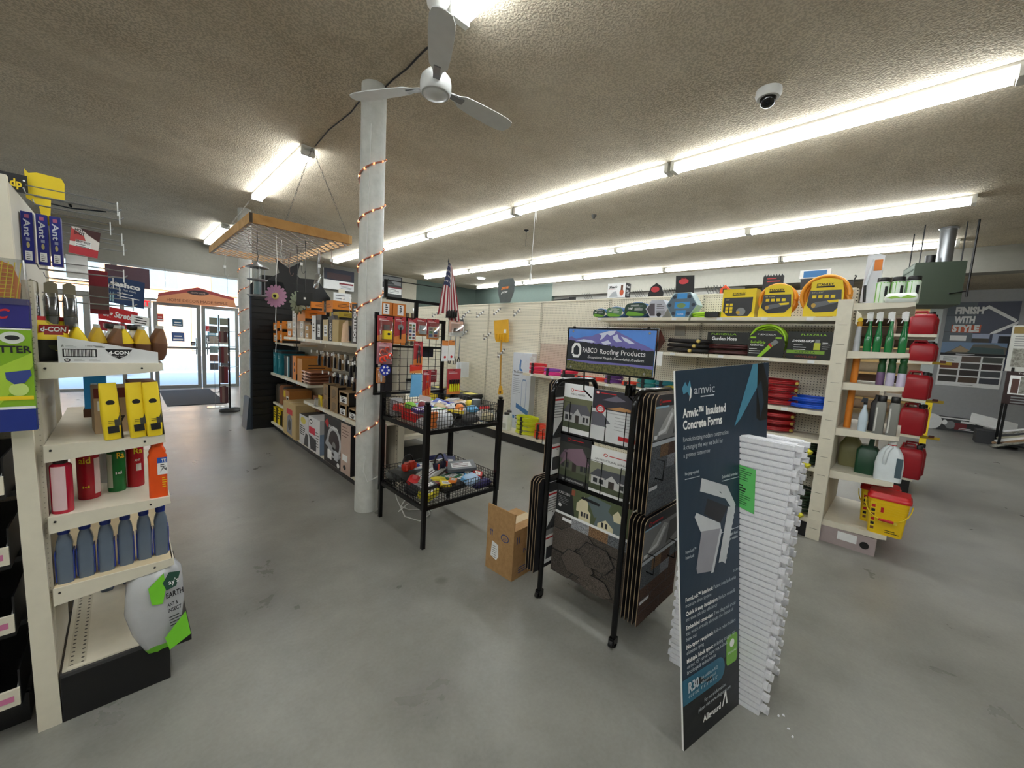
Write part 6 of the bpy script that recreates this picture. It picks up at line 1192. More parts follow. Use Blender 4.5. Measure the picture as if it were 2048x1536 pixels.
# bottom shelf
for k in range(4): cord(4.13, .187+k*.072, .40, .26, 4, .045, .008, (214, 222, 24), 'bright yellow extension cord coil, %s of the stack of four on the bottom shelf' % ('bottom', 'second', 'third', 'top')[k])
cord(3.80, .187, .26, .24, 5, .10, .007, (246, 76, 44), 'orange-red extension cord coil, lower one beside the yellow stack'); cord(3.80, .31, .24, .22, 5, .08, .007, (244, 84, 54), 'orange-red extension cord coil, upper one beside the yellow stack')
def jug2(y, x, c, label, nm='jug', lb=None, cap=(34, 34, 36), s=1., z=.187):
    t = thing(nm, label, 'jug', (x, y, z), W_); m = col(c, .4)
    MB().rbox([(0, .07*s, .06*s, .02), (.16*s, .072*s, .062*s, .02), (.20*s, .066*s, .055*s, .03), (.245*s, .05*s, .042*s, .03)], m).build('body', t)
    MB().lathe([(.044*s, .24*s), (.046*s, .25*s), (.046*s, .275*s), (.04*s, .28*s)], col(cap, .35), n=20).build('cap', t)
    MB().tube([(-.03*s, -.064*s, .12*s), (-.034*s, -.075*s, .16*s), (-.02*s, -.07*s, .21*s), (.01*s, -.055*s, .23*s)], .009*s, m).build('handle', t)
    if lb: MB().box(-.05*s, -.064*s, .03*s, .05*s, -.062*s, .11*s, col(lb)).build('jug_label', t)
    return t
jug2(4.53, 4.43, (236, 238, 234), 'off-white jug with a black lid on the bottom shelf, nearest the snow shovel carton', lb=(196, 200, 190))
jug2(4.72, 4.43, (236, 238, 234), 'off-white jug with a black lid and blue label, second from the snow shovel carton', lb=(50, 110, 170)); jug2(4.66, 4.62, (236, 238, 234), 'off-white jug with a black lid at the back of the bottom shelf'); jug2(4.97, 4.47, (200, 204, 196), 'off-white jug farthest from the snow shovel carton', lb=(50, 110, 170))
tag(carton('salt_bag', 'x', 'bag', (4.44, 5.35, .187), W_, .5, .26, .10, col((206, 208, 210)), lambda b, S: b.r(S, .2, .1, .9, .7, col((60, 110, 180)))), 'white and blue bag lying on the bottom shelf beyond the jugs', 'bag')
# snow shovel carton
def f_snow(b, S):
    LBL = col((70, 120, 180)); b.t(S, 'TheSnow', .06, .735, .03, INK, w=.52, bold=.01).lines(S, .06, .6, .7, 1, .02, INK, .006).p(S, [(.42, .92), (.47, .90), (.45, .80), (.55, .78), (.55, .76), (.38, .77), (.37, .84)], LBL).lines(S, .08, .52, .66, 9, .026, col((120, 130, 150)), .004)
    for u in (.55, .78): b.r(S, u, .27, u+.02, .62, col((120, 150, 190)))
    b.p(S, [(.56, .62), (.60, .66), (.76, .66), (.80, .62), (.78, .62), (.75, .645), (.61, .645), (.58, .62)], col((120, 150, 190))).p(S, [(.3, .34), (.3, .28), (.95, .2), (.98, .26)], LBL, .0012).r(S, .1, .13, .25, .17, LBL).lines(S, .3, .9, .16, 2, .03, INK, .012).lines(S, .3, .8, .08, 2, .03, GREY, .006)
carton('snow_shovel_carton', 'tall narrow white carton with blue snow shovel drawing on the bottom shelf', 'box', (4.62, 4.44, .187), W_, .42, .13, 1.26, col((214, 220, 230), .5), f_snow, lambda b, S: b.r(S, 0, 0, 1, 1, col((196, 198, 200))))
# yellow shovel on the peg wall
t = thing('snow_shovel', 'yellow plastic snow shovel hanging blade-up on the pegboard', 'shovel', (4.66, 5.0, 0), W_, None, (0, 0, W_))
YS = col((222, 168, 20), .4); b = MB().prism([(-.21, 1.97), (.15, 1.99), (.19, 1.62), (.15, 1.60), (-.12, 1.60), (-.16, 1.66)], -.02, -.008, YS)
for i in range(8): b.prism([(-.12+i*.036, 1.62), (-.11+i*.036, 1.62), (-.12+i*.04, 1.74), (-.13+i*.04, 1.74)], -.03, -.018, YS)
b.box(.06, -.024, 1.76, .12, -.02, 1.82, PAPER).build('blade', t)
MB().tube([(.01, -.02, 1.64), (.04, -.03, 1.2), (.06, -.03, .82)], .015, mat_wood('shovel_shaft', (178, 128, 40), (196, 146, 56), (20, 20, 2))).build('shaft', t)
MB().prism([(.02, .70), (.05, .69), (.13, .71), (.13, .74), (.09, .85), (.04, .85)], -.04, -.02, YS).box(.055, -.042, .72, .10, -.018, .76, col((120, 80, 20))).build('grip', t)
t = thing('snow_pusher', 'clear and grey scoop sign shaped like a paddle on top of the pegboard', 'sign', (4.70, 5.0, 0), W_)
MB().prism([(-.12, 2.28), (.12, 2.28), (.2, 2.46), (.21, 2.6), (.16, 2.68), (-.16, 2.68), (-.21, 2.6), (-.2, 2.46)], -.01, .0, col((92, 98, 98), .15)).build('paddle', t); q = MB(); S = Surf((-.14, -.012, 2.42), (.14, -.012, 2.44), (.14, -.012, 2.58), (-.14, -.012, 2.56)); q.t(S, 'SNOW', .1, .55, .3, ORANGE, w=.7, bold=.04, sh=.3).t(S, 'plow', .1, .1, .3, PAPER, w=.6, sh=.4).build('print', t)
for i, (y, c) in enumerate(((6.45, (120, 130, 140)), (6.28, (40, 56, 84)), (6.14, (36, 40, 52)))):
    t = thing('long_shovel', 'dark-bladed shovel with a grey shaft hanging on the pegboard, %s of three' % ('left', 'middle', 'right')[i], 'shovel', (4.64, y, 0), W_)
    MB().prism([(-.07, 1.70), (.07, 1.70), (.085, 1.95), (.06, 2.0), (-.06, 2.0), (-.085, 1.95)], -.02, -.008, col((36, 42, 56), .35)).build('blade', t); MB().tube([(0, -.01, 1.72), (-.01, -.02, 1.26)], .011, col((150, 154, 158), .3, .5)).build('shaft', t)
    MB().tube([(-.01, -.02, 1.27), (-.05, -.02, 1.2), (-.04, -.02, 1.12), (.02, -.02, 1.12), (.03, -.02, 1.2), (-.01, -.02, 1.27)], .010, BLACK).build('grip', t)
ph = thing('utility_hook', 'white bracket hook high on the pegboard, farthest of six', 'hook', (4.70, 6.95, 2.10), W_)
b = MB()
for k in range(7): b.box(-.02+k*.02, -.03-.04*k, .04-.02*k, .01+k*.02, -.015-.04*k, .07-.02*k, PAPER if k % 2 else col((120, 120, 118)))
b.build('price_strip', ph); MB().tube([(0, 0, 0), (.12, -.28, -.02), (.12, -.28, .02)], .005, CHROME, 5).tube([(.04, 0, 0), (.16, -.28, -.02)], .005, CHROME, 5).build('prong', ph)
for y, z, l in ((6.40, 2.12, 'second'), (5.95, 2.10, 'third'), (5.55, 2.08, 'fourth'), (5.1, 2.12, 'fifth'), (4.62, 2.10, 'sixth, nearest the hose shelves')): dup(ph, (4.70, y, z), W_, 'white bracket hook high on the pegboard, %s from the far end' % l)
for y, z, l in ((5.32, 1.70, 'beside the yellow shovel blade'), (4.94, 1.42, 'across the yellow shovel shaft'), (6.0, 1.72, 'between the long shovels and the seam'), (6.1, 2.0, 'above the three long shovels')): dup(ph, (4.70, y, z), W_, 'white bracket hook on the pegboard %s' % l)
for i, (y, z) in enumerate(((6.02, 1.0), (5.90, 1.0))): tag(MB().rbox([(0, .02, .10, .03), (.28, .02, .10, .05)], col((212, 216, 220), .3)).build('plastic_scoop', None, (4.58, y, z-.1), W_), 'white plastic scoop hanging low on the pegboard, %s one' % ('left', 'right')[i], 'scoop')
for i, (y, w) in enumerate(((6.55, .5), (5.95, .42), (5.55, .34))):
    t = thing('drain_bin', 'black lidded bin with yellow and blue label on the bottom shelf, %s' % ('farthest', 'middle', 'nearest')[i], 'bin', (4.47, y, .187), W_)
    MB().rbox([(0, w/2-.03, .14, .03), (.40, w/2, .16, .03)], col((30, 30, 32), .35)).box(-w/2+.06, -.168, .12, w/2-.06, -.15, .26, col(((226, 196, 50), (60, 140, 200), (60, 140, 200))[i])).box(-w/2+.06, -.17, .26, w/2-.06, -.15, .33, YEL).build('bin_body', t)
    MB().rbox([(.40, w/2+.01, .17, .03), (.45, w/2, .16, .03)], BLACK).box(-.1, -.1, .45, .1, .1, .455, col((230, 220, 120))).build('lid', t)
# middle shelf (z 1.155) coils
def stack(y, z, n, cols, label, w=.27, d=.24, th=.055, r=.0065):
    for k in range(n): cord(y, z+k*th, w, d, 4, th-2*r-.004, r, cols[k % len(cols)], label % ('bottom', 'second', 'third', 'fourth')[k] if '%s' in label else label)
stack(3.98, 1.157, 3, ((214, 30, 60), (226, 40, 90), (216, 40, 50)), 'pink-red cord coil, %s of the leftmost stack on the cord shelf')
tag(MB().box(-.05, 0, 0, .05, .006, .1, PAPER).lines(front(.1, .1), .1, .9, .8, 5, .12, GREY, .04).build('hang_tag', None, (4.40, 4.02, 1.31), W_), 'small white tag standing on the pink-red cord stack', 'tag')
stack(3.68, 1.157, 2, ((230, 50, 150), (130, 60, 160)), 'purple and pink cord coil, %s of the second stack on the cord shelf'); 
stack(3.38, 1.157, 2, ((40, 34, 40), (220, 40, 80)), 'dark and red cord coil, %s of the stack left of the mountain sign', w=.22); stack(3.12, 1.157, 1, ((230, 60, 44),), 'flat orange-red cord coil under the left end of the mountain sign')
stack(2.88, 1.157, 1, ((226, 60, 40),), 'orange-red cord coil half hidden below the mountain sign', w=.24); stack(2.66, 1.157, 2, ((100, 50, 130), (80, 40, 110)), 'purple cord coil, %s below the middle of the mountain sign', w=.22); stack(2.42, 1.157, 1, ((230, 70, 44),), 'orange-red cord coil beside the purple ones below the sign', w=.2)
stack(2.20, 1.157, 2, ((30, 120, 120), (30, 130, 130)), 'teal cord coil with a green band, %s below the mountain sign', w=.24); stack(1.98, 1.157, 2, ((20, 90, 140), (30, 120, 130)), 'blue-teal cord coil, %s at the right of the mountain sign', w=.2)
def tray_pk(y, z, w, h, c, label, dec=None, d=.2, x=4.42, nm='hose_pack', cat='pack'): return carton(nm, label, cat, (x, y, z), W_, w, d, h, col(c, .4), dec)
tray_pk(1.82, 1.157, .3, .05, (230, 206, 60), 'yellow and green cord sleeve lying below the mountain sign', lambda b, S: b.r(S, 0, .5, 1, .8, col((60, 130, 70))).e(S, .2, .4, .08, .3, PAPER))
stack(1.55, 1.157, 3, ((24, 24, 28), (30, 30, 36)), 'black cord coil, %s of the stack between the mountain sign and blue board', w=.26, r=.009)
stack(1.28, 1.157, 2, ((30, 28, 36), (26, 26, 30)), 'black cord coil, %s of the pair partly behind the blue board', w=.2)
def hose(y, z, n, c, label, w=.28, d=.28, th=.06, r=.011, x=4.52, tie=(220, 220, 220)):
    global cs
    for k in range(n):
        cs += 1; t = coil('garden_hose', (label % ('bottom', 'second', 'third', 'top')[k]) if '%s' in label else label, 'hose', (x, y, z+k*(th+.004)), w/2, d/2, 2.5, th-2*r, r, c, W_, seed=cs, rough=.3)
        MB().lathe([(.014, 0), (.016, .02), (.014, .03)], col((200, 180, 90), .3, .8), n=10, M=Matrix.Translation((w/2+.005, -d/4, .03)) @ Matrix.Rotation(PI/2, 4, 'X')).build('coupling', t)
hose(.86, 1.157, 4, (160, 24, 30), 'red garden hose coil, %s of the stack of four right of the blue board'); hose(.86, .905, 3, (150, 22, 28), 'red garden hose coil, %s of three below the stack of four', r=.012)
hose(.60, 1.157, 2, (24, 84, 206), 'bright blue garden hose coil, %s of two beside the end post', w=.33, th=.055)
for k, (z, y) in enumerate(((.65, .56), (.185, .56))):
    for j in range(2 if k == 0 else 1):
        t = coil('garden_hose', 'dark green garden hose with yellow sleeve, %s' % (('bottom of the pair beside the end post', 'top of the pair beside the end post')[j] if k == 0 else 'alone on the bottom shelf by the end post'), 'hose', (4.54, .63, z+j*.12), .17, .17, 6 if k else 4, .2 if k else .08, .012, (34, 52, 34), W_, seed=40+k+j)
        MB().rbox([(.01, .085, .03, .01), (.14 if k else .09, .08, .03, .01)], col((224, 206, 30), .35), (-.06, -.17)).build('sleeve', t); MB().tube([(.0, -.2, .07), (.06, -.21, .04), (.10, -.23, .01)], [.012, .018, .024], col((206, 200, 40), .35), 10).build('nozzle', t)
for k, z in enumerate((.187, .65)):
    for j in range(5): coil('garden_hose', 'teal green ribbed hose in the gap left of the blue board, %s shelf, %s' % (('bottom', 'middle')[k], ('lowest', 'second', 'third', 'fourth', 'topmost')[j]), 'hose', (4.52, 1.84, z+j*.056), .16, .16, 2, .03, .013, (40, 170, 140), W_, seed=60+5*k+j)
# second shelf
for j in range(3):
    t = coil('soaker_hose', 'black soaker hose with brass ends on the second shelf, %s layer' % ('bottom', 'middle', 'top')[j], 'hose', (4.52, 1.74, 1.607+j*.052), .25, .16, 2.5, .024, .013, (24, 20, 22), W_, seed=80+j)
    MB().lathe([(.014, 0), (.019, .005), (.019, .03), (.012, .03)], col((214, 190, 110), .3, .7), n=12, M=Matrix.Translation((.06+.04*j, -.17, .02)) @ Matrix.Rotation(PI/2, 4, 'X')).build('brass_coupling', t)
for j in range(2): coil('soaker_hose', 'dark red-brown soaker hose under the green hose sleeve, %s layer' % ('lower', 'upper')[j], 'hose', (4.52, 1.33, 1.607+j*.055), .22, .16, 3, .03, .010, (70, 26, 26), W_, seed=84+j)
DKP = (26, 28, 26); FGR = col((150, 206, 40), .35)
t = tray_pk(1.36, 1.72, .4, .12, DKP, 'black hose sleeve with lime lettering lying on the brown hoses', lambda b, S: b.t(S, 'FLEXZILLA', .1, .75, .16, FGR, w=.6).t(S, 'Garden Hose', .12, .3, .3, PAPER, w=.6, bold=.03), .16, 4.46)
def ring_hose(y, z, R, n, r, c, label, x, sleeve, nm='coiled_hose', thick=.1, sq=1.):
    t = thing(nm, label, 'hose', (x, y, z), W_); m = col(c, .3)
    P = []; rg = random.Random(int(y*100))
    turns = n; N_ = int(turns*30)
    for i in range(N_+1):
        th = 2*PI*i/30; k = i/N_; rr = R-r-(.04*((i//30) % 3)/2)
        P.append((rr*math.cos(th), .01+thick*k, R*sq+rr*sq*math.sin(th)))
    MB().tube(P, r, m, 8).build('coil', t)
    q = MB(); sleeve(q); q.build('sleeve', t); return t
def sl_st(w, h):
    def f(q):
        q.prism([(-w/2, 0), (w/2, 0), (w/2, h*.62), (w*.42, h*.9), (.1*w, h*.97), (-.1*w, h*.97), (-w*.36, h*.88), (-w*.36, h*.6), (-w/2, h*.2)], -.03, -.026, YEL); S = Surf((-w/2, -.031, 0), (w/2, -.031, 0), (w/2, -.031, h), (-w/2, -.031, h))
        q.t(S, 'STANLEY', .28, .78, .055, INK, w=.44, bold=.03).r(S, .28, .73, .74, .77, INK).p(S, [(.12, .66), (.93, .66), (.97, .3), (.8, .12), (.3, .1), (.08, .28)], col((34, 34, 38), .3), .0009)
        q.t(S, "50' x 5/8\"", .18, .59, .035, col((200, 190, 120)), w=.3, o=.002)
        for i in range(4): q.r(S, .2+i*.16, .46, .31+i*.16, .54, YEL, .0015)
        q.p(S, [(.2, .3), (.3, .36), (.8, .42), (.85, .34), (.4, .24), (.24, .2)], col((90, 92, 96), .3), .0016).e(S, .26, .28, .06, .06, col((190, 150, 50), .3), .002).p(S, [(.6, .4), (.9, .42), (.9, .36), (.66, .34)], YEL, .002)
    return f
ring_hose(.96, 1.99, .16, 5, .014, (236, 156, 40), 'orange coiled garden hose with yellow sleeve, left one on the top shelf', 4.42, sl_st(.27, .31), thick=.13)
ring_hose(.60, 1.99, .185, 6, .016, (236, 156, 40), 'orange coiled garden hose with yellow sleeve, right one beside the end post', 4.40, sl_st(.27, .34), thick=.17)
def f_stb(b, S): b.r(S, 0, 0, 1, 1, YEL, .0004).t(S, 'STANLEY', .3, .82, .05, INK, w=.4, bold=.03).r(S, .3, .77, .68, .81, INK).p(S, [(.05, .7), (.92, .7), (.92, .2), (.82, .04), (.2, .04), (.05, .2)], col((36, 36, 40), .3), .001).e(S, .6, .2, .14, .14, GREY, .0015).e(S, .52, .17, .06, .06, col((190, 150, 50)), .002); [b.r(S, .12+.13*(i % 2), .16+.12*(i//2), .21+.13*(i % 2), .25+.12*(i//2), YEL, .0015) for i in range(6)]; b.t(S, "50'", .12, .6, .05, col((200, 190, 120)), w=.1, o=.002)
carton('hose_carton', 'yellow and black hose carton standing left of the orange coiled hoses', 'box', (4.40, 1.28, 1.987), W_, .3, .15, .28, col((210, 190, 30), .4), f_stb)
t = coil('garden_hose', 'flat lime green hose with a black grip on the top shelf', 'hose', (4.50, 1.58, 1.987), .16, .14, 2, .03, .014, (166, 216, 40), W_, seed=91); MB().rbox([(.0, .07, .03, .01), (.05, .07, .03, .01)], BLACK, (.08, -.14)).build('grip', t)
def oval_pack(y, w, h, label, c1, txt, big=1, x=4.40):
    t = thing('hose_reel_pack', label, 'hose', (x, y, 1.987), W_); m = col((60, 100, 150), .35)
    P = []
    for i in range(26*5+1):
        th = 2*PI*i/26; k = i/130; P.append(((w/2-.012)*math.cos(th), .02+.16*k, h/2+(h/2-.012)*math.sin(th)))
    MB().tube(P, .011, m, 7).build('coil', t)
    q = MB(); out = []
    for (sx, sy, a0) in ((1, 1, 0), (-1, 1, PI/2), (-1, -1, PI), (1, -1, 1.5*PI)):
        for k in range(6): a = a0+PI/2*k/5; out.append((sx*(w/2-.02-h*.35)+h*.35*math.cos(a), h/2+sy*(h/2-.016-h*.33)+h*.33*math.sin(a)))
    q.prism(out, -.006, -.002, col(c1, .3)); S = Surf((-w/2, -.0065, 0), (w/2, -.0065, 0), (w/2, -.0065, h), (-w/2, -.0065, h))
    q.p(S, [(.12, .2), (.2, .42), (.5, .36), (.85, .22), (.8, .12), (.25, .12)], col((110, 170, 50), .35)).t(S, txt, .2, .52, .13, PAPER, w=.2, bold=.03, o=.002).lines(S, .46, .8, .6, 3, .07, PAPER, .025).lines(S, .3, .8, .78, 2, .06, PAPER, .02); q.build('sleeve', t); return t
oval_pack(2.90, .22, .125, 'small dark green oval hose pack, farthest on the top shelf', (34, 66, 52), "25'"); oval_pack(2.68, .26, .145, 'pale green oval hose pack, second on the top shelf', (90, 132, 96), "50'"); oval_pack(2.39, .33, .19, 'large dark green oval hose pack, third on the top shelf', (30, 62, 48), "100'")
def octpack(y, w, h, label, body, f, x=4.38, d=.2, z=1.987, tz=.3):
    t = thing('hose_reel_box', label, 'pack', (x, y, z), W_); c_ = tz; pts = [(-w/2, h*.5), (-w/2+w*c_*.8, 0), (w/2-w*c_*.8, 0), (w/2, h*.5), (w/2-w*c_*.8, h), (-w/2+w*c_*.8, h)]
    MB().prism(pts, 0, d, body).build('case', t); q = MB(); f(q, Surf((-w/2, 0, 0), (w/2, 0, 0), (w/2, 0, h), (-w/2, 0, h))); q.build('print', t); return t
def f_oct1(q, S): q.p(S, [(.25, .02), (.75, .02), (.97, .5), (.75, .97), (.25, .97), (.03, .5)], col((196, 198, 210), .3), .001).p(S, [(.06, .5), (.25, .1), (.45, .1), (.4, .8), (.22, .8)], col((90, 84, 92)), .0014).r(S, .5, .12, .88, .4, col((160, 160, 170)), .0014).e(S, .62, .16, .1, .12, INK, .002).lines(S, .5, .85, .7, 3, .1, DKGREY, .03, .002)
octpack(2.12, .27, .20, 'grey eight-sided pack with a hose picture, on the top shelf', col((206, 208, 216), .3), f_oct1)
def f_oct2(q, S):
    LB_ = col((60, 150, 220), .3); q.p(S, [(.25, .02), (.75, .02), (.98, .5), (.75, .97), (.25, .97), (.02, .5)], col((96, 116, 132), .25), .001).r(S, .34, .75, .66, .97, LB_, .0014).r(S, .34, .03, .66, .28, LB_, .0014).r(S, .28, .36, .76, .62, LB_, .0014)
    for u, v in ((.12, .5), (.88, .5), (.26, .82), (.74, .82), (.26, .16), (.74, .16)): q.e(S, u, v, .06, .07, col((40, 52, 66)), .002)
    q.e(S, .5, .48, .14, .1, col((120, 150, 90)), .0024).t(S, 'HOSE', .4, .1, .07, PAPER, w=.2, o=.003)
octpack(1.84, .34, .27, 'clear six-sided case with blue labels, tallest on the top shelf', col((170, 196, 206), .15), f_oct2, d=.16)
# lime ring hose and cartons on second shelf
def sl_fx(q):
    q.prism([(-.14, 0), (.15, 0), (.16, .12), (.14, .2), (.08, .25), (-.08, .25), (-.14, .2), (-.15, .12)], -.03, -.026, col((30, 32, 30), .3)); S = Surf((-.15, -.031, 0), (.15, -.031, 0), (.15, -.031, .26), (-.15, -.031, .26))
    q.t(S, 'FLEXZILLA', .26, .80, .05, PAPER, w=.5).r(S, .06, .68, .22, .74, FGR).r(S, .76, .68, .92, .74, FGR).t(S, 'SwivelGrip', .08, .50, .09, FGR, w=.42, bold=.02).t(S, 'Garden Hose', .08, .40, .07, PAPER, w=.38, bold=.02).lines(S, .06, .4, .28, 3, .08, PAPER, .02).p(S, [(.3, 0), (.42, .0), (.72, .42), (.62, .5)], FGR).p(S, [(.62, .5), (.74, .42), (.86, .56), (.76, .66)], GREY, .001).p(S, [(.58, .46), (.66, .36), (.70, .40), (.62, .52)], RED, .0014)
ring_hose(1.00, 1.607, .16, 4, .013, (166, 216, 40), 'lime green coiled garden hose with black sleeve on the second shelf', 4.42, sl_fx, thick=.12)
def f_sg(b, S): b.r(S, 0, 0, 1, 1, col((28, 30, 26), .3), .0004).t(S, 'FLEXZILLA', .3, .85, .07, FGR, w=.55).t(S, 'SWIVELGRIP', .1, .62, .08, PAPER, w=.5, bold=.03, sh=.3).r(S, 0, .2, .85, .32, col((120, 160, 50)), .0008).t(S, 'FLEXZILLA', .2, .22, .07, INK, w=.45, o=.002).t(S, 'SWIVELGRIP', .2, .06, .07, col((150, 60, 40)), w=.5).r(S, .6, .35, .74, .6, col((190, 196, 60)), .001).r(S, .62, .6, .72, .72, GREY, .001).lines(S, .15, .45, .5, 3, .08, PAPER, .02).lines(S, .78, .96, .6, 4, .07, PAPER, .015)
carton('hose_carton', 'dark hose carton with swivel grip lettering beside the end post, second shelf', 'box', (4.40, .66, 1.607), W_, .33, .22, .25, col((24, 26, 24), .35), f_sg)
octpack(2.22, .3, .26, 'brown and clear octagonal pack on the second shelf, right behind the mountain sign', col((120, 62, 56), .3), lambda q, S: q.r(S, .3, .8, .7, .95, col((220, 60, 40)), .001).r(S, .1, .2, .9, .7, col((150, 150, 140)), .0008), z=1.60)
tag(MB().box(-.06, 0, 0, .06, .006, .12, col((170, 168, 156))).build('paper_sign', None, (4.72, 1.97, 1.80), W_), 'faded grey paper pinned on the pegboard above the black hoses', 'sign')
tag(MB().box(-.05, -.01, 0, .05, .0, .16, PAPER).build('paper_sign', None, (4.35, 2.03, 1.44), W_), 'white card hanging at the right edge of the mountain sign', 'sign')
# things standing above the pegboard
def f_shk(b, S): b.t(S, 'Shark', .06, .68, .15, INK, w=.5, bold=.03, sh=.3).e(S, .8, .35, .11, .22, col((206, 96, 60)), .001).r(S, .74, .5, .86, .85, col((110, 70, 50)), .0014).p(S, [(.1, .05), (.6, .05), (.5, .45), (.3, .4)], col((180, 186, 190))).r(S, .06, .6, .45, .62, RED)
def s_shk(b, S): b.r(S, 0, 0, 1, 1, INK, .0004).t(S, 'Shark', .1, .7, .14, PAPER, w=.8, bold=.04, sh=.3).e(S, .5, .2, .3, .08, GREY, .001).lines(S, .2, .8, .5, 3, .1, PAPER, .03)
carton('vacuum_box', 'white and black handheld vacuum box standing on top of the pegboard', 'box', (4.735, 2.88, 2.285), W_, .27, .13, .19, PAPER, f_shk, s_shk)
RP = col((170, 50, 56), .5)
t = thing('blade_cover', 'black pointed shovel blade rising above the pegboard', 'tool', (4.83, 2.37, 2.22), W_); MB().prism([(-.09, 0), (.09, 0), (.10, .12), (.06, .2), (0, .24), (-.07, .19), (-.10, .11)], 0, .01, BLACK).build('blade', t); q = MB(); S = Surf((-.1, -.001, .1), (.1, -.001, .1), (.1, -.001, .22), (-.1, -.001, .22)); q.e(S, .45, .5, .28, .3, RP).build('print', t)
t = thing('blade_cover', 'black square shovel blade rising above the pegboard', 'tool', (4.83, 2.01, 2.24), W_); MB().prism([(-.10, 0), (.12, .0), (.10, .28), (-.12, .29)], 0, .01, BLACK).build('blade', t); q = MB(); S = Surf((-.1, -.001, .15), (.1, -.001, .15), (.1, -.001, .28), (-.1, -.001, .28)); q.e(S, .4, .5, .3, .25, RP).t(S, 'RAZOR', .25, .72, .15, RP, w=.3).build('print', t)
t = thing('safety_guard', 'small orange-red house-shaped guard on top of the pegboard', 'guard', (4.76, 1.535, 2.26), W_); MB().prism([(-.05, 0), (.05, 0), (.05, .07), (0, .115), (-.05, .07)], 0, .03, col((226, 84, 44), .4)).box(-.02, -.004, .03, .02, .0, .075, INK).build('body', t)
t = thing('rake_head', 'black comb-edged pack rising above the pegboard left of the orange hoses', 'tool', (4.78, 1.09, 2.24), W_); b = MB().box(-.09, 0, 0, .09, .02, .2, BLACK)
for i in range(7): b.prism([(-.085+i*.025, .2), (-.065+i*.025, .2), (-.075+i*.025, .22)], 0, .02, BLACK)
q = Surf((-.09, 0, .1), (.09, 0, .1), (.09, 0, .2), (-.09, 0, .2)); b.lines(q, .2, .9, .7, 2, .3, RP, .1).build('body', t)
t = thing('glove_pack', 'grey glove pack with a blue header rising behind the orange hoses', 'gloves', (4.78, .745, 2.19), W_); MB().rbox([(0, .06, .015, .01), (.06, .10, .02, .01), (.2, .11, .02, .01)], DKGREY).build('glove', t); MB().box(-.12, -.02, .2, .12, .02, .28, PAPER).box(-.09, -.022, .21, .09, -.02, .27, col((60, 120, 180))).build('header_card', t)
t = thing('sleeve_pack', 'black and red rolled pack on top of the pegboard near the end post', 'pack', (4.78, .57, 2.22), W_); MB().box(-.12, 0, 0, .12, .03, .13, BLACK).box(-.02, -.002, 0, .04, .0, .13, RED).tube([(.11, .01, .12), (.13, .01, .17), (.12, .01, .18)], .006, BLACK).build('body', t)
t = thing('long_tool', 'black tool handle lying on top of the pegboard', 'tool', (4.80, 3.72, 2.30), W_); MB().tube([(-.3, 0, .0), (.05, 0, .01)], .012, BLACK).box(.02, -.02, -.01, .12, .02, .03, BLACK).build('handle', t)
for i, y in enumerate((3.42, 2.62, 2.2, 1.72, 1.62)):
    b = MB()
    for k in range(5): b.tube([(k*.03, 0, 0), (k*.03-.03, -.06, .09)], .003, DKGREY, 4)
    b.box(-.01, .0, -.01, .14, .01, .01, CHROME); tag(b.build('wire_rack_prongs', None, (4.82, y, 2.285), W_), 'row of slanted wire prongs above the pegboard, %s from the far end' % ('first', 'second', 'third', 'fourth', 'fifth')[i], 'prongs')

# ================================================================== right end-cap
t = thing('endcap_shelving', 'beige end-of-aisle shelving with bottles and jugs, at the right', 'shelving', (4.36, .40, 0))
b = MB().box(-.0, -.005, 0, .03, .095, 2.13, BEIGE)
for i in range(12): b.box(-.0035, .015, .10+i*.165, .0, .07, .103+i*.165, col((132, 128, 114)))
b.build('upright', t)
MB().box(.002, -.009, .18, .95, .006, 1.95, PEGL).build('back_panel', t); MB().box(.92, -.005, 0, .95, .06, 2.13, BEIGE).build('upright', t)
MB().box(.05, -.37, 0, .93, -.0, .15, col((170, 156, 156), .5)).box(.046, -.25, .06, .05, -.12, .13, PAPER).lathe([(.03, 0), (.03, .004)], BLACK, n=16, M=Matrix.Translation((.05, -.30, .07)) @ Matrix.Rotation(-PI/2, 4, 'Y')).build('kick_base', t)
for z, z2, dpt in ((.20, .165, .42), (.65, .60, .41), (1.03, .985, .40), (1.43, 1.385, .38), (1.70, 1.655, .38), (2.10, 2.06, .37)):
    q = MB().box(.05, -dpt, z-.02, .93, 0, z, BEIGE)
    for x in (.045, .925): q.prism([(0, z), (-dpt, z), (-dpt-.005, z-.03), (-dpt+.04, z-.04), (0, z2-.02)], x, x+.006, BEIGE, None, 'x')
    q.box(.05, -dpt-.004, z-.035, .93, -dpt, z, BEIGE); q.build('shelf', t)
def at_(x, y, z): return (x, y, z)
# top shelf 2.10
for i, y in enumerate((.235, .145, .055)):
    t = thing('supplement_jar', 'white and green black-lidded jar on top of the right end-cap, %s of three' % ('left', 'middle', 'right')[i], 'jar', (4.50, y, 2.10), W_)
    MB().lathe([(.040, 0), (.042, .01), (.042, .17), (.036, .18)], col((214, 226, 212), .35), n=24).build('jar', t); MB().lathe([(.039, .178), (.040, .185), (.040, .21), (.036, .213)], BLACK, n=24).build('lid', t)
    b = MB()
    for a0, a1, z0, z1, m in ((-2.9, -2.5, .01, .17, col((120, 190, 80))), (-1.9, -1.8, .01, .17, col((120, 190, 80))), (-1.2, -.7, .06, .14, INK), (-2.9, -.4, .165, .172, col((120, 190, 80)))):
        n = 5; vs = []
        for k in range(n+1): a = a0+(a1-a0)*k/n; vs += [(.0428*math.cos(a), .0428*math.sin(a), z0), (.0428*math.cos(a), .0428*math.sin(a), z1)]
        b.add(vs, [(2*k, 2*k+2, 2*k+3, 2*k+1) for k in range(n)], m, smooth=True)
    b.build('jar_label', t)
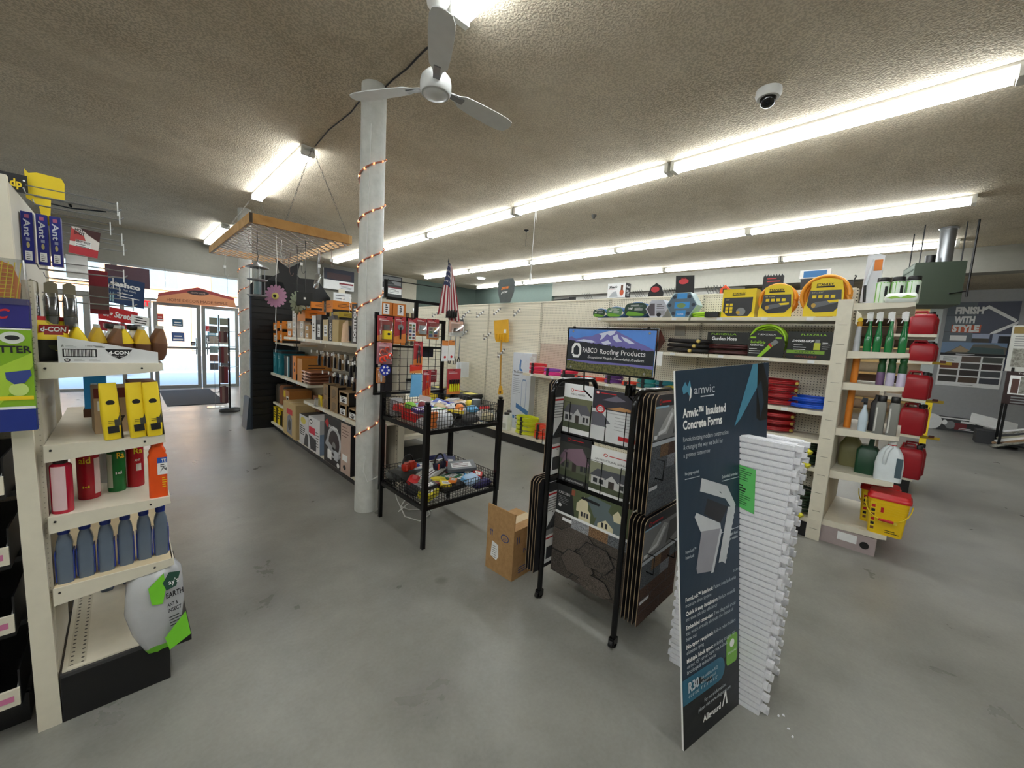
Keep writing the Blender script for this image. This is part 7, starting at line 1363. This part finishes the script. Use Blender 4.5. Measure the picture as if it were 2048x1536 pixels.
t = thing('wipes_pack', 'white and green soft pack lying in front of the jars on the right end-cap', 'pack', (4.43, .115, 2.10), W_); MB().rbox([(0, .085, .03, .02), (.03, .10, .04, .02), (.06, .09, .02, .01), (.075, .08, .006, .004)], col((220, 226, 218), .3)).build('pack', t); q = MB(); S = Surf((-.09, -.042, .012), (.09, -.042, .012), (.09, -.036, .06), (-.09, -.036, .06)); q.p(S, [(0, .5), (.3, .8), (.5, .5), (.7, .9), (1, .5), (.7, .3), (.4, .4), (.2, .3)], GRN, .001).build('print', t)
t = thing('pruner_card', 'large clear card with garden knife and orange label on the right end-cap', 'pack', (4.52, .31, 2.10), W_); MB().prism([(-.06, .02), (.05, .0), (.06, .4), (.02, .42), (-.05, .41)], .0, .004, col((206, 208, 212), .3)).box(.0, -.002, .28, .05, 0, .37, ORANGE).build('card', t); MB().prism([(-.05, .15), (-.03, .15), (.0, .36), (-.012, .38)], -.012, -.004, STEEL).tube([(-.04, -.01, .16), (-.03, -.01, .02)], .01, BLACK).build('knife', t)
t = thing('spray_bottle', 'black spray bottle with a yellow collar between the clear card and jars', 'bottle', (4.56, .275, 2.10), W_); MB().lathe([(.02, 0), (.02, .2), (.012, .24), (.012, .26)], DKGREY).build('bottle', t); MB().lathe([(.018, .24), (.018, .26)], YEL).prism([(-.03, .26), (.02, .26), (.02, .31), (.0, .33), (-.02, .29)], -.01, .01, BLACK).build('trigger', t)
# shelf 1.70: green bottles
GB = col((20, 120, 60), .12); gb0 = None
for i, y in enumerate((.275, .215, .145, .065)):
    lb = 'green spray bottle with white trigger on the right end-cap, %s of four' % ('leftmost', 'second', 'third', 'rightmost')[i]
    if gb0 is None:
        gb0 = thing('green_spray_bottle', lb, 'bottle', (4.47, y, 1.70), W_); MB().rbox([(0, .024, .035, .015), (.1, .025, .036, .015), (.15, .02, .028, .014), (.2, .013, .016, .01), (.24, .011, .012, .01), (.26, .011, .011, .01)], GB).build('bottle', gb0)
        MB().lathe([(.013, .255), (.014, .275)], PAPER, n=14).prism([(-.028, .275), (.012, .27), (.012, .33), (-.01, .335), (-.03, .32)], -.009, .009, PAPER).prism([(-.02, .275), (-.03, .24), (-.024, .24), (-.01, .275)], -.004, .004, PAPER).build('trigger', gb0)
        MB().box(.0245, -.02, .03, .0258, .02, .12, col((150, 160, 120))).build('bottle_label', gb0)
    else: dup(gb0, (4.47-.0*i, y, 1.70), W_, lb)
t = thing('dispenser_bottle', 'white slim bottle with an orange-yellow pump, left of the green bottles', 'bottle', (4.50, .345, 1.70), W_); MB().lathe([(.024, 0), (.022, .1), (.016, .21), (.014, .22)], col((206, 208, 216), .4)).build('bottle', t); MB().lathe([(.018, .215), (.02, .25), (.012, .255)], col((206, 150, 30))).lathe([(.018, -.006), (.018, .006)], YEL, n=14, M=Matrix.Translation((0, 0, .27)) @ Matrix.Rotation(PI/2, 4, 'X')).build('pump', t)
# shelf 1.43: green/purple
for i, (y, c) in enumerate(((.165, (110, 84, 120)), (.105, (196, 190, 216)), (.04, (206, 196, 222)))):
    t = thing('feed_bottle', 'dark-green-topped bottle with %s base on the right end-cap, %s' % (('a purple', 'a lilac', 'a pale lilac')[i], ('left', 'middle', 'right')[i]), 'bottle', (4.46+.03*(i == 0), y, 1.43), W_)
    MB().lathe([(.026, 0), (.027, .01), (.027, .1), (.024, .11)], col(c, .3), n=20).build('bottle', t); MB().lathe([(.026, .108), (.026, .16), (.02, .19), (.024, .2), (.024, .225), (.018, .23)], col((18, 74, 34), .3), n=20).build('cap', t)
t = thing('orange_tube', 'tall orange tubes behind the shelf of green-topped bottles', 'tube', (4.55, .335, 1.03)); MB().lathe([(.025, 0), (.025, .66)], col((232, 140, 50), .3)).lathe([(.02, .0), (.02, .62)], col((226, 126, 40), .3), (.04, 0)).build('tube', t)
# shelf 1.03
t = thing('white_spray_bottle', 'white handheld sprayer bottle on the right end-cap, left of the grey bottles', 'bottle', (4.46, .23, 1.03), W_)
MB().rbox([(0, .028, .035, .015), (.11, .03, .036, .015), (.15, .026, .03, .014), (.2, .012, .014, .01), (.23, .011, .011, .01)], col((196, 212, 224), .25)).build('bottle', t); MB().lathe([(.013, .225), (.013, .245)], BLACK).prism([(-.03, .245), (.012, .24), (.012, .28), (-.02, .285)], -.009, .009, col((40, 44, 52))).build('trigger', t)
for i, y in enumerate((.13, .05)):
    t = thing('grey_bottle', 'rectangular grey bottle with a black cap on the right end-cap, %s' % ('left', 'right')[i], 'bottle', (4.46, y, 1.03), W_)
    MB().rbox([(0, .032, .05, .008), (.24, .033, .05, .008), (.265, .028, .04, .008)], col((122, 122, 116), .4)).build('bottle', t); MB().lathe([(.026, .262), (.028, .27), (.028, .31), (.024, .315)], BLACK, n=20).build('cap', t); MB().box(-.026, -.052, .02, -.016, -.0505, .22, col((206, 206, 200))).build('bottle_label', t)
t = thing('dark_bottle', 'dark bottle behind the grey ones on the right end-cap', 'bottle', (4.58, .16, 1.03), W_); MB().rbox([(0, .04, .04, .01), (.24, .04, .04, .01), (.28, .02, .02, .01), (.31, .02, .02, .01)], col((60, 58, 60))).build('bottle', t)
# shelf .65
t = thing('white_jug', 'large white jug with a red-ringed cap on the right end-cap', 'jug', (4.49, .03, .65), W_)
MB().rbox([(0, .085, .055, .03), (.14, .088, .056, .03), (.22, .075, .048, .03), (.27, .05, .035, .02), (.295, .024, .024, .015)], col((226, 234, 238), .3)).build('body', t); MB().tube([(-.03, -.052, .14), (-.03, -.07, .18), (-.022, -.065, .25), (0, -.03, .285)], .014, col((226, 234, 238), .3), 8).build('handle', t)
MB().lathe([(.027, .292), (.028, .30)], RED, n=18).lathe([(.026, .30), (.026, .325), (.02, .33)], PAPER, n=18).build('cap', t); MB().box(.04, -.058, .04, .078, -.05, .2, col((70, 90, 100))).build('jug_label', t)
t = thing('green_can', 'dark green watering container behind the large white jug', 'can', (4.60, .17, .65), W_); MB().rbox([(0, .075, .07, .02), (.2, .075, .07, .02), (.24, .05, .05, .02)], col((20, 66, 40), .35)).build('body', t); MB().prism([(-.01, .22), (.03, .22), (.03, .3), (.0, .32)], -.02, .02, col((20, 66, 40), .35)).build('spout', t)
t = thing('pale_yellow_bottle', 'pale yellow ribbed bottle at the back left of the shelf under the grey bottles', 'bottle', (4.78, .30, .65), W_); MB().rbox([(0, .07, .06, .03), (.05, .08, .07, .03), (.2, .08, .07, .03), (.28, .04, .04, .03)], col((150, 146, 100), .4)).build('body', t)
# base: pails
def pail(loc, label, s=1.):
    t = thing('bait_pail', label, 'pail', loc, W_); YP = col((236, 196, 20), .35)
    b = MB().rbox([(0, .105*s, .085*s, .025), (.30*s, .125*s, .10*s, .03)], YP)
    for k in range(5): b.rbox([(.18*s+k*.02, .1185*s+k*.0012, .0955*s+k*.001, .028), (.186*s+k*.02, .1195*s+k*.0012, .0965*s+k*.001, .028)], YP)
    b.build('bucket', t); MB().rbox([(.295*s, .134*s, .108*s, .03), (.32*s, .134*s, .108*s, .03), (.325*s, .126*s, .10*s, .03), (.35*s, .122*s, .096*s, .03)], col((206, 24, 30), .3)).build('lid', t)
    P = [(.142*s*math.cos(a), -.01*s-.095*s*min(1, 1.5*math.sin(a)), .27*s-.14*s*math.sin(a)) for a in [PI*k/12 for k in range(13)]]
    MB().tube([(p[0], p[1]-.02, p[2]) for p in P], .004, YEL).build('bail', t); MB().tube([(-.045*s, -.13*s, .135*s), (.045*s, -.13*s, .135*s)], .011, RED, 8).build('grip', t)
    q = MB(); S = Surf((-.10*s, -.0865*s, .01), (.10*s, -.0865*s, .01), (.115*s, -.101*s, .28*s), (-.115*s, -.101*s, .28*s)); q.r(S, .04, .04, .2, .95, YEL, .001)
    for k in range(6): q.r(S, .06, .08+k*.14, .17, .17+k*.14, (col((120, 70, 50)), INK, RED)[k % 3], .002)
    q.lines(S, .5, .95, .12, 2, .06, INK, .02, .002).r(S, .32, .66, .4, .82, RED, .002); [q.r(S, .3+i*.14, .36, .4+i*.14, .44, col((250, 226, 90)), .002) for i in range(4)]; q.build('pail_label', t); return t
pail((4.51, -.005, .20), 'yellow rectangular bait pail with red lid at the bottom of the right end-cap', 1.); pail((4.76, .06, .20), 'yellow bait pail with red lid behind the front pail', .98)

# ================================================================== gas-can gondola behind
t = thing('endcap_shelving', 'beige end-cap with red fuel cans, behind the bottle end-cap', 'shelving', (6.95, .20, 0))
MB().box(-.0, .0, 0, .9, .04, 2.2, PEGL).build('back_panel', t); MB().box(0, -.36, .0, .9, 0, .17, BLACK).build('kick_base', t)
for z in (.20, .75, 1.20, 1.67, 2.0): MB().box(.02, -.38, z-.035, .88, 0, z, BEIGE).build('shelf', t)
FR = col((160, 22, 36), .35)
def fuel(loc, label, w=.2, h=.27, d=.26):
    t = thing('fuel_can', label, 'fuel can', loc, W_)
    MB().rbox([(0, w/2-.01, d/2-.01, .03), (.02, w/2, d/2, .03), (h*.72, w/2, d/2, .03), (h*.86, w/2-.015, d/2-.02, .03), (h*.88, w/2-.03, d/2-.04, .03)], FR).build('body', t)
    MB().tube([(-w/2+.03, 0, h*.85), (-w/2+.04, 0, h), (w/2-.09, 0, h), (w/2-.07, 0, h*.87)], .013, FR, 8).build('handle', t); MB().lathe([(.03, h*.86), (.03, h*.98), (.022, h)], BLACK, (w/2-.045, 0), 16).build('spout_cap', t); return t
for i, (y, z, h, l) in enumerate(((-.045, 2.0, .28, 'top'), (-.08, 1.67, .25, 'second'), (-.08, 1.20, .34, 'third'), (-.09, .75, .38, 'fourth'), (-.13, .20, .42, 'bottom'))):
    fuel((7.08, y, z), 'red plastic fuel can, front one on the %s shelf beside the bottle end-cap' % l, .23, h); fuel((7.38, y-.03, z), 'red plastic fuel can, rear one on the %s shelf' % l, .23, h*.97)
for i, (z, y) in enumerate(((1.60, -.25), (1.12, -.24), (.66, -.26))):
    t = thing('yellow_funnel', 'yellow and dark tool hanging off the fuel can shelf edge, %s one' % ('upper', 'middle', 'lower')[i], 'tool', (7.2, y, z+.04), W_); MB().box(-.08, 0, 0, .10, .03, .035, col((190, 160, 40))).box(.0, -.01, .02, .05, .0, .05, col((90, 40, 30))).build('body', t)
tag(MB().box(-.05, 0, 0, .05, .02, .9, YEL).tube([(-.02, -.01, .7), (.02, -.01, .8), (.0, -.01, .6)], .004, BLACK).build('floor_sign', None, (11.6, -.35, 0.0), W_), 'yellow folding floor sign beyond the fuel cans', 'sign')
# ================================================================== far right
t = thing('display_poster', 'large dark blue siding poster reading finish with style on the far wall', 'poster', (15.57, -.52, 0), W_)
q = MB().box(0, 0, 1.62, 1.2, .012, 3.33, col((24, 34, 66), .4)); S = Surf((0, 0, 1.62), (1.2, 0, 1.62), (1.2, 0, 3.33), (0, 0, 3.33)); SG = col((92, 102, 112), .5)
q.p(S, [(0, .25), (.42, .25), (.42, .6), (.42, 1), (0, 1)], SG).r(S, 0, .80, .4, .806, DKGREY, .002).r(S, 0, .55, .4, .556, DKGREY, .002)
q.t(S, 'FINISH', .12, .83, .095, PAPER, w=.40, bold=.06, o=.006).t(S, 'WITH', .12, .69, .095, PAPER, w=.3, bold=.06, o=.006).r(S, .1, .545, .52, .66, col((206, 96, 60)), .003).t(S, 'STYLE', .11, .56, .095, PAPER, w=.39, bold=.06, o=.006).p(S, [(.5, .9), (.58, .95), (.98, .74), (.96, .70), (.58, .90), (.52, .87)], PAPER, .004).p(S, [(.64, .52), (.68, .56), (1, .72), (1, .68), (.74, .54)], PAPER, .004).r(S, .42, .46, .66, .53, col((170, 180, 206)), .003).r(S, .7, .5, 1, .53, col((170, 180, 206)), .003).r(S, .7, .3, .78, .5, col((170, 180, 206)), .003).r(S, .42, .3, .66, .46, col((60, 52, 44)), .002).r(S, .8, .3, 1, .5, INK, .002).r(S, .1, .42, .34, .5, PAPER, .003).build('upper_print', t)
q = MB().box(-.0, -.012, 1.15, 1.1, .0, 2.30, PAPER); S = Surf((0, -.012, 1.15), (1.1, -.012, 1.15), (1.1, -.012, 2.30), (0, -.012, 2.30))
q.r(S, .0, .72, 1, 1, col((120, 146, 180)), .001).p(S, [(0, .72), (1, .72), (1, .9), (.8, .97), (.5, .96), (.45, .82), (.3, .93), (.15, .8)], col((104, 100, 92)), .002).p(S, [(.42, .76), (.5, .9), (.95, .88), (.98, .76)], col((70, 90, 90)), .003).p(S, [(.16, .8), (.3, .92), (.46, .82), (.4, .78), (.2, .78)], col((170, 150, 120)), .003).r(S, 0, .70, 1, .755, INK, .004).lines(S, .25, .7, .725, 1, .02, PAPER, .012, .006)
cols9 = [None, (96, 80, 70), (78, 80, 76), (120, 70, 46), (70, 68, 66), (60, 42, 42), (64, 58, 52), (52, 42, 38), (76, 80, 84), (54, 50, 46), (80, 62, 46), (66, 70, 80)]
for k, c in enumerate(cols9):
    u, v = (k % 3)*.325+.03, .56-(k//3)*.155
    if c: q.r(S, u, v, u+.295, v+.125, col(c), .003)
    else: q.lines(S, u+.03, u+.26, v+.1, 5, .022, GREY, .008, .003)
q.r(S, .4, .035, .6, .045, GREY, .003); q.build('sample_print', t)
def f_fb(b, S): b.r(S, 0, .0, 1, 1, DKGREY, .001).r(S, 0, .9, 1, 1, PAPER, .002).e(S, .3, .45, .12, .3, GREY, .002).e(S, .17, .6, .06, .2, PAPER, .003).r(S, .4, .15, .66, .65, col((120, 40, 46)), .002).t(S, 'PRO CUT', .52, .68, .14, PAPER, w=.34, o=.004, bold=.04).lines(S, .5, .9, .25, 2, .1, PAPER, .04, .003)
def f_fb0(b, S): b.r(S, 0, .0, 1, 1, DKGREY, .001).r(S, 0, .9, 1, 1, PAPER, .002).e(S, .3, .45, .12, .3, GREY, .002).e(S, .17, .6, .06, .2, PAPER, .003).r(S, .4, .15, .66, .65, col((120, 40, 46)), .002).r(S, .52, .68, .84, .82, PAPER, .004).lines(S, .5, .9, .25, 2, .1, PAPER, .04, .003)
carton('tool_case_carton', 'long dark and red carton lying on the floor below the far poster', 'box', (15.2, -1.05, 0), W_, .78, .3, .34, DKGREY, f_fb0)
tag(MB().lathe([(.2, 0), (.2, .02)], PAPER, n=24, M=Matrix.Rotation(PI/2, 4, 'X')).build('white_disc', None, (15.15, -.55, .2), W_+.3), 'white round disc leaning at the left end of the long dark carton', 'disc')
t = thing('stone_sample_rack', 'black rack of stone veneer samples at the right edge of the photo', 'rack', (12.9, -1.45, 0), W_)
for x in (0, .9):
    for y in (0, .45): MB().box(x, y, 0, x+.04, y+.04, 1.7, BLKMET).build('leg', t)
MB().box(0, 0, .08, .94, .49, .12, BLKMET).build('bottom_shelf', t)
q = MB().box(-.05, -.02, .95, 1.0, .0, 1.62, col((48, 30, 30), .4)); S = Surf((-.05, -.02, .95), (1, -.02, .95), (1, -.02, 1.62), (-.05, -.02, 1.62)); ST = mat_grain('stacked_stone', (110, 108, 100), (170, 168, 158), 22., .3, .8, (.35, .65))
q.r(S, .05, .3, .5, .88, PAPER, .002).r(S, .08, .34, .17, .78, col((90, 60, 54)), .004).r(S, .18, .34, .5, .86, ST, .004).lines(S, .1, .4, .2, 3, .08, GREY, .04, .003).t(S, 'THE NEW', .14, .92, .05, PAPER, w=.2, o=.004).build('sample_board', t)
q = MB().box(-.08, .02, 1.62, 1.0, .06, 2.55, col((206, 206, 200))); S = Surf((-.08, .02, 1.62), (1, .02, 1.62), (1, .02, 2.55), (-.08, .02, 2.55)); q.r(S, .02, .82, .6, .97, col((140, 116, 60)), .003).r(S, .05, .1, .6, .5, ST, .003).lines(S, .05, .5, .75, 5, .05, GREY, .015, .003).build('upper_board', t)
rg = random.Random(17)
for i in range(7):
    b = MB().box(-.3, -.05, 0, .3, .05, .035, (ST, col((150, 120, 90)), PAPER, col((176, 172, 150)), DKGREY, ST, PAPER)[i])
    tag(b.build('stone_sample', None, (12.95+.05*i, -1.65-.03*i, .13+.05*i), 0, (.1*rg.uniform(-1, 1), -.35, W_+rg.uniform(-.5, .5))), '%s sample strip piled in the bottom of the black stone rack, %s' % (('grey stone', 'brown', 'white', 'beige', 'dark grey', 'pale grey stone', 'thin white')[i], ('lowest', 'second', 'third', 'fourth', 'fifth', 'sixth', 'topmost')[i]), 'sample')
tag(MB().box(-.35, -.2, 0, .35, .2, .03, PAPER).build('leaning_sheet', None, (13.9, -1.45, .42), 0, (.5, .2, W_)), 'white panel leaning between the long dark carton and stone rack', 'panel')
tag(MB().box(-.3, -.25, 0, .3, .25, .28, DKGREY).build('grey_crate', None, (13.7, -1.5, 0), W_), 'dark grey crate on the floor beside the stone rack', 'crate')
# rolls in the back room
for i, (z, c) in enumerate(((3.0, (86, 66, 50)), (2.66, (120, 104, 92)), (2.33, (84, 64, 52)), (1.95, (206, 190, 164)), (1.5, (226, 206, 176)), (1.1, (96, 72, 56)), (.65, (216, 190, 160)), (.25, (200, 170, 140)))):
    t = thing('flooring_roll', 'horizontal flooring roll in the warm-lit back room, %s from the top' % ('first', 'second', 'third', 'fourth', 'fifth', 'sixth', 'seventh', 'lowest')[i], 'roll', (17.6, 0, z)); MB().tube([(0, -1.6, 0), (0, 2.4, 0)], .165, col(c, .8), 20).build('roll', t)
t = thing('roll_rack', 'steel rack holding the flooring rolls in the back room', 'rack', (17.6, 0, 0))
for y in (-1.5, 2.3): MB().box(.17, y, 0, .23, y+.06, 3.3, col((120, 90, 60))).build('upright', t)
for z in (.06, .47, .9, 1.3, 1.75, 2.15, 2.48, 2.82): MB().box(-.17, -1.5, z-.03, .17, -1.44, z, STEEL).box(-.17, 2.3, z-.03, .17, 2.36, z, STEEL).build('arm', t)
# unit heater
t = thing('unit_heater', 'dark green box heater hanging from ceiling rods above the right end-cap', 'heater', (8.25, .12, 2.5), .22-PI/2)
GH = col((50, 62, 47), .5); MB().box(0, 0, 0, .52, .6, .60, GH).build('case', t)
q = MB().box(-.004, .02, .02, 0, .58, .58, col((120, 134, 122), .5))
for i in range(6): q.box(-.012, .04, .05+i*.09, -.004, .56, .07+i*.09, col((90, 104, 92), .5))
q.build('louvre', t)
for x, y in ((.05, .05), (.47, .05), (.05, .55), (.47, .55)): MB().tube([(x, y, .6), (x, y, CE-2.5)], .008, DKGREY, 5).build('rod', t)
MB().lathe([(.055, .6), (.055, .72)], BLACK, (.18, .15), 14).build('cap', t)
MB().tube([(.36, .3, .6), (.36, .3, CE-2.5)], .085, STEEL, 18).lathe([(.11, CE-2.51), (.1, CE-2.53)], STEEL, (.36, .3), 18).build('flue_pipe', t)
MB().tube([(.56, -.02, .1), (.56, -.02, CE-2.5)], .012, BLACK, 6).tube([(.56, -.02, .18), (.40, -.02, .15), (.38, -.04, .15)], .008, BLACK, 6).build('gas_pipe', t)

# ---- pictures and displays on the far front wall
t = thing('wall_poster', 'black and white shingle poster high on the far wall, right of the round column', 'poster', (6.03, 12.55, 2.86)); q = MB().box(0, 0, 0, .85, .03, .74, DKGREY); S = Surf((0, 0, 0), (.85, 0, 0), (.85, 0, .74), (0, 0, .74))
q.r(S, .05, .6, .95, .95, GREY, .002).p(S, [(.1, .6), (.4, .85), (.7, .62)], DKGREY, .004).r(S, .4, .2, .98, .52, PAPER, .002).r(S, .4, .46, .98, .52, col((120, 34, 44)), .004).lines(S, .45, .9, .38, 3, .06, GREY, .02, .004).r(S, .05, .02, .38, .45, PAPER, .002).build('sheet', t)
t = thing('wall_poster', 'dark framed shingle display high on the far wall, between lattice and column', 'poster', (4.3, 12.5, 2.9)); q = MB().box(0, 0, 0, .9, .05, .6, PAPER); S = Surf((0, 0, 0), (.9, 0, 0), (.9, 0, .6), (0, 0, .6))
q.r(S, 0, .45, 1, 1, col((40, 44, 60)), .002).r(S, .1, .5, .9, .8, col((70, 50, 54)), .004).r(S, .5, .0, .98, .34, col((226, 226, 228)), .002).r(S, .5, .28, .98, .36, col((130, 40, 50)), .004).lines(S, .55, .95, .2, 3, .06, GREY, .02, .004).build('sheet', t)
t = thing('sample_display', 'sloped display of dark panels in white frames beyond the pegboard gondola', 'display', (7.2, 11.0, 0))
for i in range(3): MB().box(-.5+.45*i, 0, 0, -.1+.45*i, .03, .75, PAPER, Matrix.Translation((0, 0, 1.95)) @ Matrix.Rotation(-.7, 4, 'X')).box(-.46+.45*i, -.012, .04, -.14+.45*i, 0, .71, DKGREY, Matrix.Translation((0, 0, 1.95)) @ Matrix.Rotation(-.7, 4, 'X')).build('panel', t)
MB().box(-.5, .1, 0, -.46, .4, 2.1, BLACK).box(.76, .1, 0, .8, .4, 2.1, BLACK).box(-.46, .1, 1.9, .76, .14, 2.0, BLACK).build('stand', t)

# ---- every repeat carries its group phrase
PL = {'box': 'boxes', 'glass': 'glasses', 'ear_muffs': 'ear muffs'}
def where(o):
    x, y = o.location.x, o.location.y
    if o.name.startswith('strip_light'): return 'on the ceiling'
    if x < .5 and 2.0 < y < 3.4: return 'on the left end-cap'
    if 1.4 < x < 2.4 and 2.4 < y < 3.3: return 'on the wire bin rack'
    if 1.5 < x < 2.9 and 3.5 < y < 7.2 and o.location.z < 2.3 and not o.name.startswith(('hanging', 'metal')): return 'on the tool shelving'
    if 4.3 < x < 5.0 and y > .42: return 'on the pegboard gondola'
    if 4.3 < x < 5.4: return 'on the right end-cap'
    if 6.8 < x < 7.6 and y < 1: return 'on the fuel can shelves'
    return ''
seen = {}
for o in COL.objects:
    if o.parent is None and 'label' in o and 'group' not in o:
        base = o.name.split('.')[0]; w_ = where(o) if base not in ('round_column', 'rope_light', 'hanging_hook', 'endcap_shelving') else ''
        seen.setdefault((base, w_), []).append(o)
for (base, w_), os_ in seen.items():
    if len(os_) > 1:
        n_ = base.replace('_', ' '); n_ = n_ if n_.endswith('s') else (n_+'es' if n_.endswith(('x', 'ch', 'sh')) else n_+'s')
        for o in os_: o['group'] = (n_+' '+w_).strip()
